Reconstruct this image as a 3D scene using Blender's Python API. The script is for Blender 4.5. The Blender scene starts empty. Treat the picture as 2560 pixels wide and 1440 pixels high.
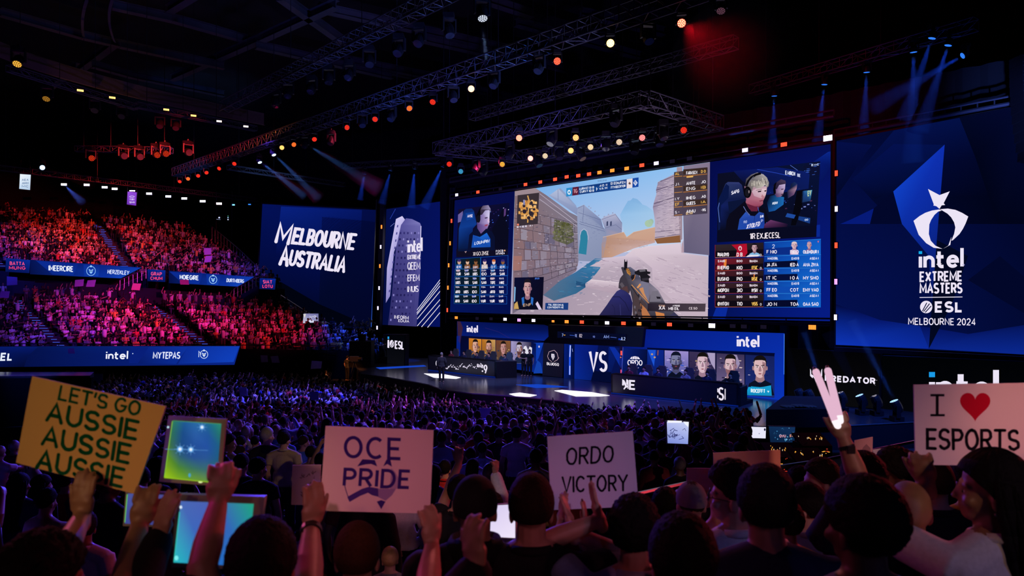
import bpy, bmesh, math, random
import numpy as np
from mathutils import Vector, Matrix, noise
from mathutils.geometry import tessellate_polygon

R = random.Random(11)
sc = bpy.context.scene
COL = sc.collection
# ---------------------------------------------------------------- camera model
F, CX, HY, CAMZ = 1700.0, 1280.0, 744.0, 6.95     # focal length in pixels, principal column, horizon row, eye height
def W(px, py, d):
    """point of the hall seen at image position (px, py) at depth d"""
    return Vector(((px - CX) / F * d, d, CAMZ - (py - HY) / F * d))
cam = bpy.data.cameras.new('camera'); camo = bpy.data.objects.new('camera', cam); COL.objects.link(camo)
camo.location = (0, 0, CAMZ); camo.rotation_euler = (math.pi / 2, 0, 0)
cam.sensor_width = 36; cam.lens = 36 * F / 2560; cam.shift_y = 24 / 2560
cam.clip_start = .05; cam.clip_end = 400
cam.dof.use_dof = True; cam.dof.focus_distance = 30; cam.dof.aperture_fstop = 3.2
sc.camera = camo
sc.view_settings.view_transform = 'Standard'; sc.view_settings.look = 'None'
sc.view_settings.exposure = 0; sc.view_settings.gamma = 1; sc.view_settings.use_curve_mapping = False
cy = sc.cycles
cy.max_bounces = 3; cy.diffuse_bounces = 2; cy.glossy_bounces = 2; cy.transmission_bounces = 2; cy.volume_bounces = 0
cy.transparent_max_bounces = 12; cy.caustics_reflective = False; cy.caustics_refractive = False
cy.sample_clamp_indirect = 3; cy.use_adaptive_sampling = True; cy.adaptive_threshold = .02
w = bpy.data.worlds.new('world'); sc.world = w; w.use_nodes = True
w.node_tree.nodes['Background'].inputs[0].default_value = (.05, .06, .2, 1)
w.node_tree.nodes['Background'].inputs[1].default_value = .0

# ---------------------------------------------------------------- colour, materials
def C(h):
    h = h.lstrip('#')
    out = []
    for i in (0, 2, 4):
        c = int(h[i:i + 2], 16) / 255
        out.append(c / 12.92 if c <= .04045 else ((c + .055) / 1.055) ** 2.4)
    return tuple(out)
M = {}
def mat(name, col, rough=.6, metal=0., emit=None, strength=0., vary=0., scale=20., bump=0., spec=.5, coat=0.):
    m = bpy.data.materials.new(name); m.use_nodes = True
    nt = m.node_tree; b = nt.nodes['Principled BSDF']
    col = C(col) if isinstance(col, str) else col
    b.inputs['Base Color'].default_value = (*col, 1)
    b.inputs['Roughness'].default_value = rough; b.inputs['Metallic'].default_value = metal
    b.inputs['Specular IOR Level'].default_value = spec
    if coat: b.inputs['Coat Weight'].default_value = coat; b.inputs['Coat Roughness'].default_value = .1
    if emit is not None:
        e = C(emit) if isinstance(emit, str) else emit
        b.inputs['Emission Color'].default_value = (*e, 1); b.inputs['Emission Strength'].default_value = strength
    if vary or bump:
        tc = nt.nodes.new('ShaderNodeTexCoord'); nz = nt.nodes.new('ShaderNodeTexNoise')
        nz.inputs['Scale'].default_value = scale; nz.inputs['Detail'].default_value = 3
        nt.links.new(tc.outputs['Object'], nz.inputs['Vector'])
        if vary:
            mx = nt.nodes.new('ShaderNodeMix'); mx.data_type = 'RGBA'
            mx.inputs[6].default_value = (*[c * (1 - vary) for c in col], 1)
            mx.inputs[7].default_value = (*[min(1, c * (1 + vary)) for c in col], 1)
            nt.links.new(nz.outputs['Fac'], mx.inputs[0]); nt.links.new(mx.outputs[2], b.inputs['Base Color'])
        if bump:
            bp = nt.nodes.new('ShaderNodeBump'); bp.inputs['Strength'].default_value = bump; bp.inputs['Distance'].default_value = .01
            nt.links.new(nz.outputs['Fac'], bp.inputs['Height']); nt.links.new(bp.outputs[0], b.inputs['Normal'])
    M[name] = m
    return m
def emat(name, col, strength=1.0):
    m = bpy.data.materials.new(name); m.use_nodes = True; nt = m.node_tree; nt.nodes.clear()
    o = nt.nodes.new('ShaderNodeOutputMaterial'); e = nt.nodes.new('ShaderNodeEmission')
    col = C(col) if isinstance(col, str) else col
    e.inputs[0].default_value = (*col, 1); e.inputs[1].default_value = strength
    nt.links.new(e.outputs[0], o.inputs[0]); M[name] = m
    return m
def colmat(name, emission, rough=.8):
    """surface colour read from the mesh's own colour attribute (screen picture / cloth colours)"""
    m = bpy.data.materials.new(name); m.use_nodes = True; nt = m.node_tree
    a = nt.nodes.new('ShaderNodeAttribute'); a.attribute_name = 'Col'
    if emission:
        for n in list(nt.nodes):
            if n.type == 'BSDF_PRINCIPLED': nt.nodes.remove(n)
        e = nt.nodes.new('ShaderNodeEmission'); e.inputs[1].default_value = emission
        nt.links.new(a.outputs['Color'], e.inputs[0]); nt.links.new(e.outputs[0], nt.nodes['Material Output'].inputs[0])
    else:
        b = nt.nodes['Principled BSDF']; b.inputs['Roughness'].default_value = rough; b.inputs['Specular IOR Level'].default_value = .08
        nt.links.new(a.outputs['Color'], b.inputs['Base Color'])
    M[name] = m
    return m
colmat('screen_picture', 1.0); colmat('crowd_cloth', 0); colmat('card_print', 0, .75)
mat('black_metal', (.012, .012, .016), .45, .3); mat('black_paint', (.006, .006, .009), .8, spec=.12)
mat('truss_steel', (.075, .075, .095), .5, .4); mat('dark_wall', (.004, .0045, .008), .9, vary=.3, scale=.6)
mat('ceiling_black', (.005, .005, .008), .95, vary=.4, scale=.4)
mat('beam_steel', (.055, .055, .075), .6, .2, vary=.3, scale=2); mat('frame_black', (.006, .006, .009), .5)
mat('floor_carpet', (.02, .02, .026), .9, vary=.3, scale=3); mat('stage_gloss', (.05, .05, .065), .2, 0, vary=.3, scale=1.2, spec=.9)
mat('fascia', (.008, .008, .011), .6); mat('rail_steel', (.3, .3, .33), .3, .8)
mat('lens_glass', (.03, .03, .04), .05, 0, spec=1.); mat('desk_black', (.022, .022, .03), .4)
mat('chair_grey', (.05, .055, .06), .6); mat('rubber', (.01, .01, .01), .8); mat('concrete', (.02, .02, .026), .9, vary=.3, scale=1)
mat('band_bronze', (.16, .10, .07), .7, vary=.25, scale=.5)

# ---------------------------------------------------------------- mesh builder
def basis(d):
    d = Vector(d).normalized()
    a = Vector((0, 0, 1)) if abs(d.z) < .9 else Vector((1, 0, 0))
    x = d.cross(a).normalized(); return x, d.cross(x).normalized(), d
class MB:
    def __init__(s): s.v = []; s.f = []; s.mi = []; s.c = []
    def add(s, vs, fs, m=0, c=None):
        n = len(s.v); s.v += [tuple(p) for p in vs]
        for f in fs: s.f.append([i + n for i in f]); s.mi.append(m); s.c.append(c)
        return s
    def poly(s, pts, m=0, c=None):
        if len(pts) <= 4: return s.add(pts, [list(range(len(pts)))], m, c)
        tri = tessellate_polygon([[Vector(p) for p in pts]])
        return s.add(pts, [list(t) for t in tri], m, c)
    def box(s, c, size, rot=None, m=0, col=None):
        hx, hy, hz = (q / 2 for q in size); c = Vector(c)
        vs = [Vector((x * hx, y * hy, z * hz)) for z in (-1, 1) for y in (-1, 1) for x in (-1, 1)]
        if rot is not None: vs = [rot @ v for v in vs]
        return s.add([v + c for v in vs], [(0, 2, 3, 1), (4, 5, 7, 6), (0, 1, 5, 4), (2, 6, 7, 3), (0, 4, 6, 2), (1, 3, 7, 5)], m, col)
    def hexa(s, q, off, m=0):
        """prism over quad/polygon q pushed by vector off"""
        n = len(q); q = [Vector(p) for p in q]; b = [p + Vector(off) for p in q]
        s.add(q + b, [list(range(n)), list(range(2 * n - 1, n - 1, -1))] + [(i, i + n, (i + 1) % n + n, (i + 1) % n) for i in range(n)], m)
        return s
    def bar(s, a, b, r, n=6, m=0, r2=None):
        a, b = Vector(a), Vector(b); r2 = r if r2 is None else r2
        x, y, _ = basis(b - a); vs = []
        for p, q in ((a, r), (b, r2)):
            vs += [p + (x * math.cos(t) + y * math.sin(t)) * q for t in (2 * math.pi * i / n for i in range(n))]
        fs = [(i, (i + 1) % n, (i + 1) % n + n, i + n) for i in range(n)] + [list(range(n - 1, -1, -1)), list(range(n, 2 * n))]
        return s.add(vs, fs, m)
    def lathe(s, prof, a, d, n=14, m=0, sx=1., sy=1.):
        """profile [(radius, along)] turned about axis d from point a"""
        a = Vector(a); x, y, z = basis(d); vs = []
        for r, h in prof:
            vs += [a + z * h + (x * math.cos(t) * sx + y * math.sin(t) * sy) * r for t in (2 * math.pi * i / n for i in range(n))]
        fs = []
        for k in range(len(prof) - 1):
            fs += [(k * n + i, k * n + (i + 1) % n, (k + 1) * n + (i + 1) % n, (k + 1) * n + i) for i in range(n)]
        fs += [list(range(n - 1, -1, -1)), list(range((len(prof) - 1) * n, len(prof) * n))]
        return s.add(vs, fs, m)
    def cap(s, a, b, ra, rb, n=12, m=0, k=3):
        a, b = Vector(a), Vector(b); L = (b - a).length
        pr = [(ra * math.cos(t), -ra * math.sin(t)) for t in (math.pi / 2 * (1 - i / k) * .98 for i in range(k))] + [(ra, 0)]
        pr += [(rb, L)] + [(rb * math.cos(t), L + rb * math.sin(t)) for t in (math.pi / 2 * (i + 1) / k * .98 for i in range(k))]
        return s.lathe(pr, a, b - a if L > 1e-6 else Vector((0, 0, 1)), n, m)
    def ell(s, c, r, rot=None, nu=16, nv=10, m=0):
        c = Vector(c); vs = []
        for j in range(1, nv):
            t = math.pi * j / nv
            for i in range(nu):
                p = 2 * math.pi * i / nu
                v = Vector((r[0] * math.sin(t) * math.cos(p), r[1] * math.sin(t) * math.sin(p), r[2] * math.cos(t)))
                vs.append((rot @ v if rot else v) + c)
        fs = [((j) * nu + i, (j + 1) * nu + i, (j + 1) * nu + (i + 1) % nu, j * nu + (i + 1) % nu) for j in range(nv - 2) for i in range(nu)]
        t = Vector((0, 0, r[2])); vs += [(rot @ t if rot else t) + c, c - (rot @ t if rot else t)]
        k = (nv - 1) * nu
        fs += [(k, i, (i + 1) % nu) for i in range(nu)] + [(k + 1, (nv - 2) * nu + (i + 1) % nu, (nv - 2) * nu + i) for i in range(nu)]
        return s.add(vs, fs, m)
    def disc(s, c, d, r, n=12, m=0):
        c = Vector(c); x, y, z = basis(d)
        return s.add([c + (x * math.cos(t) + y * math.sin(t)) * r for t in (2 * math.pi * i / n for i in range(n))], [list(range(n))], m)
    def mesh(s, name, mats, org=(0, 0, 0), smooth=False):
        me = bpy.data.meshes.new(name); o = Vector(org)
        me.from_pydata([(p[0] - o.x, p[1] - o.y, p[2] - o.z) for p in s.v], [], s.f)
        for m in mats: me.materials.append(M[m] if isinstance(m, str) else m)
        me.polygons.foreach_set('material_index', s.mi)
        if any(c is not None for c in s.c):
            at = me.color_attributes.new('Col', 'FLOAT_COLOR', 'CORNER'); buf = []
            for f, c in zip(s.f, s.c):
                if c is None: c = (0, 0, 0)
                if isinstance(c[0], (tuple, list)): buf += [q for p in c for q in (*p, 1)]
                else: buf += [*c, 1] * len(f)
            at.data.foreach_set('color', buf)
        if smooth: me.polygons.foreach_set('use_smooth', [True] * len(me.polygons))
        me.update(); return me
    def build(s, name, mats, parent=None, local=False, smooth=False):
        org = (0, 0, 0)
        if parent is not None and not local:
            org = parent.location + (parent.parent.location if parent.parent else Vector((0, 0, 0)))
        me = s.mesh(name, mats if isinstance(mats, (list, tuple)) else [mats], org, smooth)
        return link(name, me, parent)
def link(name, me, parent=None):
    o = bpy.data.objects.new(name, me); COL.objects.link(o)
    if parent is not None: o.parent = parent
    return o
def tag(o, label=None, cat=None, group=None, kind=None):
    if label: o['label'] = label
    if cat: o['category'] = cat
    if group: o['group'] = group
    if kind: o['kind'] = kind
    return o
def thing(name, loc, label, cat, group=None, rz=0.):
    o = bpy.data.objects.new(name, None); COL.objects.link(o); o.location = loc; o.rotation_euler = (0, 0, rz)
    o.empty_display_size = .1
    return tag(o, label, cat, group)
def struct(name, mb, mats, label=None, **k): return tag(mb.build(name, mats, **k), label, None, None, 'structure')
KIDS = {}
def copy_tree(o, parent=None):
    c = o.copy(); COL.objects.link(c)
    if parent is not None: c.parent = parent
    for ch in list(o.children): copy_tree(ch, c)
    return c
def spot(px_or_v, target, col, E, angle, blend=.5, radius=.15, name='spot_light', d=None):
    """stage lamp or added unseen light: E = irradiance wanted at the target"""
    p, t = Vector(px_or_v), Vector(target); r = (t - p).length
    l = bpy.data.lights.new(name, 'SPOT'); l.color = col if not isinstance(col, str) else C(col)
    l.energy = E * 4 * math.pi * r * r; l.spot_size = math.radians(angle); l.spot_blend = blend; l.shadow_soft_size = radius
    o = bpy.data.objects.new(name, l); COL.objects.link(o); o.location = p
    o.rotation_euler = (t - p).to_track_quat('-Z', 'Y').to_euler()
    return o

# ---------------------------------------------------------------- picture planes and lettering
class Pl:
    """vertical plane through two image columns at given depths"""
    def __init__(s, x1, d1, x2, d2):
        a, b = W(x1, HY, d1), W(x2, HY, d2); s.o = a; u = (b - a).normalized()
        n = u.cross(Vector((0, 0, 1))); s.n = n if n.y < 0 else -n; s.u = u
    def P(s, px, py, off=0.):
        D = Vector(((px - CX) / F, 1, -(py - HY) / F)); c = Vector((0, 0, CAMZ))
        t = (s.o + s.n * off - c).dot(s.n) / D.dot(s.n)
        return c + D * t
def arc(cx, cy, rx, ry, a0, a1, n=10):
    return [(cx + rx * math.cos(math.radians(a0 + (a1 - a0) * i / n)), cy + ry * math.sin(math.radians(a0 + (a1 - a0) * i / n))) for i in range(n + 1)]
GL = {
 'A': (.8, [[(0, 0), (.4, 1), (.8, 0)], [(.14, .33), (.66, .33)]]),
 'B': (.66, [[(0, 0), (0, 1)] + arc(.36, .76, .27, .24, 90, -90) + [(0, .52)], [(0, .52)] + arc(.38, .26, .28, .26, 90, -90) + [(0, 0)]]),
 'C': (.74, [arc(.4, .5, .4, .5, 48, 312, 18)]), 'D': (.74, [[(0, 0), (0, 1)] + arc(.3, .5, .44, .5, 90, -90, 14) + [(0, 0)]]),
 'E': (.6, [[(.6, 1), (0, 1), (0, 0), (.6, 0)], [(0, .51), (.52, .51)]]), 'F': (.6, [[(.6, 1), (0, 1), (0, 0)], [(0, .51), (.5, .51)]]),
 'G': (.78, [arc(.4, .5, .4, .5, 50, 345, 18) + [(.79, .46), (.45, .46)]]), 'H': (.7, [[(0, 0), (0, 1)], [(.7, 0), (.7, 1)], [(0, .5), (.7, .5)]]),
 'I': (.0, [[(0, 0), (0, 1)]]), 'J': (.5, [[(.5, 1), (.5, .25)] + arc(.25, .25, .25, .25, 0, -160)]),
 'K': (.7, [[(0, 0), (0, 1)], [(.68, 1), (.05, .45)], [(.25, .6), (.7, 0)]]), 'L': (.55, [[(0, 1), (0, 0), (.55, 0)]]),
 'M': (.95, [[(0, 0), (0, 1), (.475, .25), (.95, 1), (.95, 0)]]), 'N': (.75, [[(0, 0), (0, 1), (.75, 0), (.75, 1)]]),
 'O': (.8, [arc(.4, .5, .4, .5, 90, 450, 28)]), 'P': (.64, [[(0, 0), (0, 1)] + arc(.34, .73, .3, .27, 90, -90) + [(0, .46)]]),
 'Q': (.8, [arc(.4, .5, .4, .5, 90, 450, 24), [(.5, .25), (.8, -.05)]]),
 'R': (.68, [[(0, 0), (0, 1)] + arc(.36, .74, .3, .26, 90, -90) + [(0, .48)], [(.33, .48), (.68, 0)]]),
 'S': (.66, [arc(.33, .745, .32, .255, 35, 270, 12) + arc(.33, .25, .33, .24, 90, -150, 12)[1:]]),
 'T': (.7, [[(0, 1), (.7, 1)], [(.35, 1), (.35, 0)]]), 'U': (.72, [[(0, 1), (0, .36)] + arc(.36, .36, .36, .36, 180, 360, 12) + [(.72, 1)]]),
 'V': (.78, [[(0, 1), (.39, 0), (.78, 1)]]), 'W': (1.1, [[(0, 1), (.27, 0), (.55, .8), (.83, 0), (1.1, 1)]]),
 'X': (.74, [[(0, 0), (.74, 1)], [(0, 1), (.74, 0)]]), 'Y': (.76, [[(0, 1), (.38, .48), (.76, 1)], [(.38, .48), (.38, 0)]]),
 'Z': (.66, [[(0, 1), (.66, 1), (0, 0), (.66, 0)]]),
 '0': (.62, [arc(.31, .5, .31, .5, 90, 450, 24)]), '1': (.25, [[(0, .8), (.25, 1), (.25, 0)]]),
 '2': (.62, [arc(.31, .72, .3, .28, 170, -35, 12) + [(.0, 0), (.64, 0)]]),
 '3': (.6, [arc(.28, .75, .28, .25, 150, -90) + arc(.28, .26, .3, .26, 90, -150)]),
 '4': (.66, [[(.5, 0), (.5, 1), (0, .27), (.68, .27)]]), '5': (.6, [[(.55, 1), (.05, 1), (.03, .55)] + arc(.28, .32, .3, .32, 120, -150)]),
 '6': (.62, [arc(.31, .3, .31, .3, 90, 450, 16), [(.02, .35), (.4, 1)]]), '7': (.6, [[(0, 1), (.6, 1), (.2, 0)]]),
 '8': (.62, [arc(.31, .75, .26, .25, 90, 450, 14), arc(.31, .26, .31, .26, 90, 450, 14)]),
 '9': (.62, [arc(.31, .7, .31, .3, 90, 450, 16), [(.6, .65), (.25, 0)]]),
 "'": (.0, [[(.02, 1), (0, .72)]]), '.': (.0, [[(0, 0), (0, .12)]]), '-': (.4, [[(0, .5), (.4, .5)]]), ':': (0, [[(0, .1), (0, .25)], [(0, .65), (0, .8)]]),
 'i': (.0, [[(0, 0), (0, .67)], [(0, .83), (0, 1.0)]]), 'n': (.47, [[(0, 0), (0, .67)], [(0, .4)] + arc(.235, .37, .235, .25, 165, 0) + [(.47, 0)]]),
 't': (.34, [[(.08, .95), (.08, .2)] + arc(.24, .2, .16, .17, 180, 275, 6) + [(.34, .03)], [(-.08, .62), (.34, .62)]]),
 'e': (.54, [[(.03, .34), (.53, .34)] + arc(.27, .33, .27, .3, 5, 318, 20)[1:]]), 'l': (.0, [[(0, 0), (0, 1.12)]]),
}
def strip(pts, wd, closed=False):
    """left/right offsets of a polyline in 2D with mitred joins"""
    n = len(pts); out = []
    if closed and math.dist(pts[0], pts[-1]) < 1e-6: pts = pts[:-1]; n -= 1
    for i, p in enumerate(pts):
        a = pts[i - 1] if (i > 0 or closed) else None; b = pts[(i + 1) % n] if (i < n - 1 or closed) else None
        ds = []
        for q0, q1 in ((a, p), (p, b)):
            if q0 is not None and q1 is not None:
                L = math.dist(q0, q1) or 1e-9; ds.append(((q1[0] - q0[0]) / L, (q1[1] - q0[1]) / L))
        d = (sum(q[0] for q in ds), sum(q[1] for q in ds)); L = math.hypot(*d)
        if L < .25: d = ds[0]; L = 1; k = 1.
        else: k = 1.
        d = (d[0] / L, d[1] / L); nx, ny = -d[1], d[0]
        if len(ds) == 2: k = min(1.7, 1 / max(.3, d[0] * ds[0][0] + d[1] * ds[0][1]))
        h = wd / 2 * k
        out.append(((p[0] + nx * h, p[1] + ny * h), (p[0] - nx * h, p[1] - ny * h)))
    return out
def stroke_quads(pts, wd, rnd=False):
    closed = len(pts) > 3 and math.dist(pts[0], pts[-1]) < 1e-6
    st = strip(pts, wd, closed); qs = []
    rng = range(len(st)) if closed else range(len(st) - 1)
    for i in rng:
        (a, b), (c, d) = st[i], st[(i + 1) % len(st)]; qs.append([a, b, d, c])
    if rnd and not closed:
        for p in (pts[0], pts[-1]):
            qs.append([(p[0] + wd / 2 * math.cos(t), p[1] + wd / 2 * math.sin(t)) for t in (math.pi * 2 * i / 10 for i in range(10))])
    return qs
def layout(txt, p0, p1, up, gap=.26, wide=1.):
    """glyph polylines mapped to the baseline p0-p1 with cap vector up"""
    tot = 0; pen = []
    for ch in txt:
        if ch == ' ': pen.append((tot, None)); tot += .42; continue
        wg, st = GL[ch if ch in GL else ch.upper()]; pen.append((tot, st)); tot += wg * wide + gap
    tot -= gap; out = []
    for x, st in pen:
        if not st: continue
        for pl in st:
            o = []
            for (a, b) in pl:
                s = (x + a * wide) / tot
                o.append((p0[0] + (p1[0] - p0[0]) * s + up[0] * b, p0[1] + (p1[1] - p0[1]) * s + up[1] * b))
            out.append(o)
    return out
class Paint:
    """flat picture made of coloured patches on a plane, given in image pixels"""
    def __init__(s, pl, step=.004): s.pl = pl; s.mb = MB(); s.step = step; s.base = .0
    def poly(s, pts, c, l=0):
        f = (lambda q: C(q) if isinstance(q, str) else q)
        cc = [f(q) for q in c] if isinstance(c, list) else f(c)
        P = [s.pl.P(x, y, s.base + l * s.step) for x, y in pts]
        if len(pts) <= 4: s.mb.add(P, [list(range(len(P)))], 0, cc); return
        tri = tessellate_polygon([[Vector((x, y, 0)) for x, y in pts]])
        n = len(s.mb.v); s.mb.v += [tuple(p) for p in P]
        for t in tri:
            s.mb.f.append([i + n for i in t]); s.mb.mi.append(0); s.mb.c.append([cc[i] for i in t] if isinstance(cc, list) else cc)
    def rect(s, x0, y0, x1, y1, c, l=0): s.poly([(x0, y0), (x1, y0), (x1, y1), (x0, y1)], c, l)
    def stroke(s, pts, wd, c, l=1, rnd=False):
        for q in stroke_quads(pts, wd, rnd): s.poly(q, c, l)
    def text(s, txt, p0, p1, up, wd, c, l=2, rnd=False, gap=.26, wide=1.):
        gap = max(gap, wd / math.hypot(*up) * 1.05 + .1)
        for pl in layout(txt, p0, p1, up, gap, wide): s.stroke(pl, wd, c, l, rnd)
    def ell(s, cx, cy, rx, ry, c, l=1, n=18, a0=0, a1=360, rot=0):
        ca, sa = math.cos(math.radians(rot)), math.sin(math.radians(rot))
        s.poly([(cx + x * ca - y * sa, cy + x * sa + y * ca) for x, y in arc(0, 0, rx, ry, a0, a1, n)[:n + (a1 - a0 < 360)]], c, l)
    def intel(s, p0, p1, up, wd, c, l=3, dot=None):
        for k, pl in enumerate(layout('intel', p0, p1, up, max(.17, wd / math.hypot(*up) + .06))):
            s.stroke(pl, wd, dot if (k == 1 and dot) else c, l)
    def build(s, name, parent=None, m='screen_picture'): return s.mb.build(name, [m], parent)
# ================================================================ people
mat('skin_light', (.42, .24, .17), .5, vary=.12, scale=30); mat('skin_tan', (.30, .16, .10), .5, vary=.12, scale=30); mat('skin_dark', (.12, .06, .04), .5, vary=.12, scale=30)
mat('hair_black', (.006, .005, .005), .75, vary=.5, scale=90, bump=.6, spec=.1); mat('hair_brown', (.02, .011, .007), .75, vary=.5, scale=90, bump=.6, spec=.1); mat('hair_red', (.05, .018, .008), .75, vary=.5, scale=90, bump=.6, spec=.1)
mat('hair_grey', (.20, .19, .18), .6, vary=.4, scale=40, bump=.4); mat('hair_blond', (.22, .14, .06), .6, vary=.4, scale=40, bump=.4)
CLOTH = {'black': (.008, .008, .010), 'white': (.62, .62, .64), 'navy': (.015, .02, .05), 'grey': (.16, .16, .18), 'red': (.45, .03, .03), 'yellow': (.55, .36, .03), 'tan': (.36, .29, .21), 'blue': (.05, .13, .45), 'charcoal': (.03, .03, .035), 'green': (.05, .16, .07), 'pale blue': (.36, .46, .62), 'maroon': (.16, .02, .03), 'denim': (.03, .05, .10)}
for k, v in CLOTH.items(): mat('cloth_' + k, v, .85, vary=.18, scale=60, bump=.2, spec=.25)
mat('eye_white', (.7, .7, .7), .3); mat('glasses_black', (.01, .01, .01), .3); mat('watch_black', (.01, .01, .012), .3)
GP = [(-3, 4.85), (1.5, 4.68), (2.4, 4.58), (3, 4.42), (4, 4.15), (6, 3.6), (8, 3.2), (10, 2.88), (13, 2.62), (18, 2.12), (24, 1.25), (34, 0.), (200, 0.)]
def g0(d):
    for (a, za), (b, zb) in zip(GP, GP[1:]):
        if d <= b: return za + (zb - za) * (d - a) / (b - a)
    return 0.
STEP = .8
def ground(d):
    if d >= 33.6: return 0.
    return g0(math.floor(d / STEP) * STEP + STEP / 2)
POSES = {
 'down': (((.25, -.03, 1.14), (.25, .06, .90)),) * 2,
 'up2': (((.34, .10, 1.60), (.27, .20, 1.86)),) * 2,
 'up1': (((.33, .08, 1.60), (.25, .16, 1.88)), ((.25, -.03, 1.14), (.25, .06, .90))),
 'clap': (((.28, .10, 1.17), (.055, .34, 1.30)),) * 2,
 'high': (((.30, .20, 1.40), (.06, .33, 1.64)),) * 2,
 'phone': (((.25, .22, 1.30), (.07, .42, 1.50)), ((.25, -.03, 1.14), (.25, .06, .90))),
 'folded': (((.26, .06, 1.14), (-.06, .22, 1.16)),) * 2,
 'sign': (((.29, .16, 1.58), (.22, .26, 1.84)),) * 2,
}
def arms_of(pose):
    out = {}
    for k, s in enumerate((1, -1)): (e, w_) = POSES[pose][k]; out[s] = (Vector((e[0] * s, e[1], e[2])), Vector((w_[0] * s, w_[1], w_[2])), None)
    return out
def hand(mb, wr, d, n, side, curl=.35, fine=True, spread=.0, thumb=.75):
    """wr wrist, d finger direction, n palm-facing direction, side: +1 thumb towards (d x n)"""
    d = Vector(d).normalized(); n = Vector(n); n = (n - d * n.dot(d)).normalized(); a = d.cross(n) * side
    if not fine:
        mb.cap(wr, wr + d * .12, .03, .026, 7, 0, 2); return
    rot = Matrix((a, d, n)).transposed(); mb.ell(wr + d * .045, (.040, .052, .018), rot, 12, 8); mb.cap(wr + d * .055 - a * .022, wr + d * .055 + a * .022, .019, .019, 8, 0, 2)
    mb.cap(wr - d * .03, wr + d * .02, .029, .027, 10, 0, 2)
    for k, (o, L) in enumerate(((.031, .066), (.0105, .076), (-.0105, .070), (-.031, .055))):
        p = wr + d * (.088 - abs(o - .005) * .12) + a * o; v = (d + a * (o * spread * 8)).normalized(); ang = 0
        for j, f in enumerate((.45, .32, .25)):
            ang = curl * (.7 + .25 * ((k * 7 + j * 3) % 3)) * (1 + .15 * j)
            ax = a; q = Matrix.Rotation(-ang * side if False else ang, 3, (v.cross(n)).normalized()); v = (q @ v).normalized()
            e = p + v * L * f; mb.cap(p, e, .0096 - j * .0005, .0091 - j * .0006, 8, 0, 2); p = e
    p = wr + d * .026 + a * .026; v = (d * .9 + a * thumb * .62 + n * .35).normalized()
    for j, (L, r) in enumerate(((.036, .0135), (.028, .0112), (.020, .0098))):
        e = p + v * L; mb.cap(p, e, r, r * .88, 8, 0, 2); p = e; v = (v + d * .35).normalized()
HEADC = Vector((0, .0, 1.50))
def head_T(yaw, pitch=0, tilt=0): return Matrix.Rotation(yaw, 3, 'Z') @ Matrix.Rotation(pitch, 3, 'X') @ Matrix.Rotation(tilt, 3, 'Y')
def body_mb(arms, yaw=0., pitch=0., fine=True, hands=None, wide=1., sit=False):
    mb = MB(); T = head_T(yaw, pitch); H = lambda x, y, z: T @ (Vector((x, y, z)) - HEADC) + HEADC
    def E(c, r): mb.ell(H(*c), r, T, 16, 12)
    mb.cap((0, -.015, 1.38), H(0, .0, 1.56), .066, .058, 12)
    E((0, -.008, 1.638), (.077, .097, .098)); E((0, .035, 1.588), (.063, .068, .085)); E((0, .050, 1.528), (.042, .042, .030))
    mb.cap(H(0, .096, 1.610), H(0, .109, 1.582), .009, .0125, 8); E((0, .088, 1.551), (.022, .012, .0075)); E((0, .087, 1.541), (.020, .011, .007)); E((0, .080, 1.626), (.052, .016, .012))
    for s in (1, -1):
        E((.079 * s, -.002, 1.588), (.011, .022, .034)); E((.045 * s, .075, 1.575), (.022, .02, .02))
    mb.ell((0, 0, 1.27), (.165 * wide, .105, .19)); [mb.cap((.03 * q, -.015, 1.445), (.170 * wide * q, -.01, 1.375), .062, .056, 12) for q in (1, -1)]; mb.ell((0, -.02, 1.41), (.105, .06, .075)); mb.ell((0, .005, 1.05), (.15 * wide, .105, .18)); mb.ell((0, 0, .92), (.165, .11, .12))
    for s in (1, -1):
        el, wr, hd = arms[s]; sh = Vector((.185 * s * wide, -.01, 1.370)); mb.cap(sh, el, .053, .043, 12); mb.cap(el, el.lerp(wr, .35), .042, .044, 12); mb.cap(el.lerp(wr, .35), wr, .044, .029, 12)
        if hd is None:
            d = (wr - el).normalized(); n = Vector((-s, .2, 0)) if abs(d.z) > .5 else Vector((-s, 0, 0.1)); hand(mb, wr, d, n, -s, .35, fine)
        elif hd != 'none': hand(mb, wr, *hd, fine)
        if sit: mb.cap((.09 * s, 0, .9), (.1 * s, .42, .92), .085, .058, 10); mb.cap((.1 * s, .42, .92), (.1 * s, .44, .5), .056, .038, 10); mb.cap((.1 * s, .42, .47), (.11 * s, .58, .46), .043, .036, 8); continue
        mb.cap((.09 * s, 0, .9), (.1 * s, .02, .5), .085, .058, 10); mb.cap((.1 * s, .02, .5), (.1 * s, 0, .08), .056, .038, 10); mb.cap((.1 * s, -.03, .05), (.11 * s, .14, .04), .043, .036, 8)
    return mb
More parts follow.
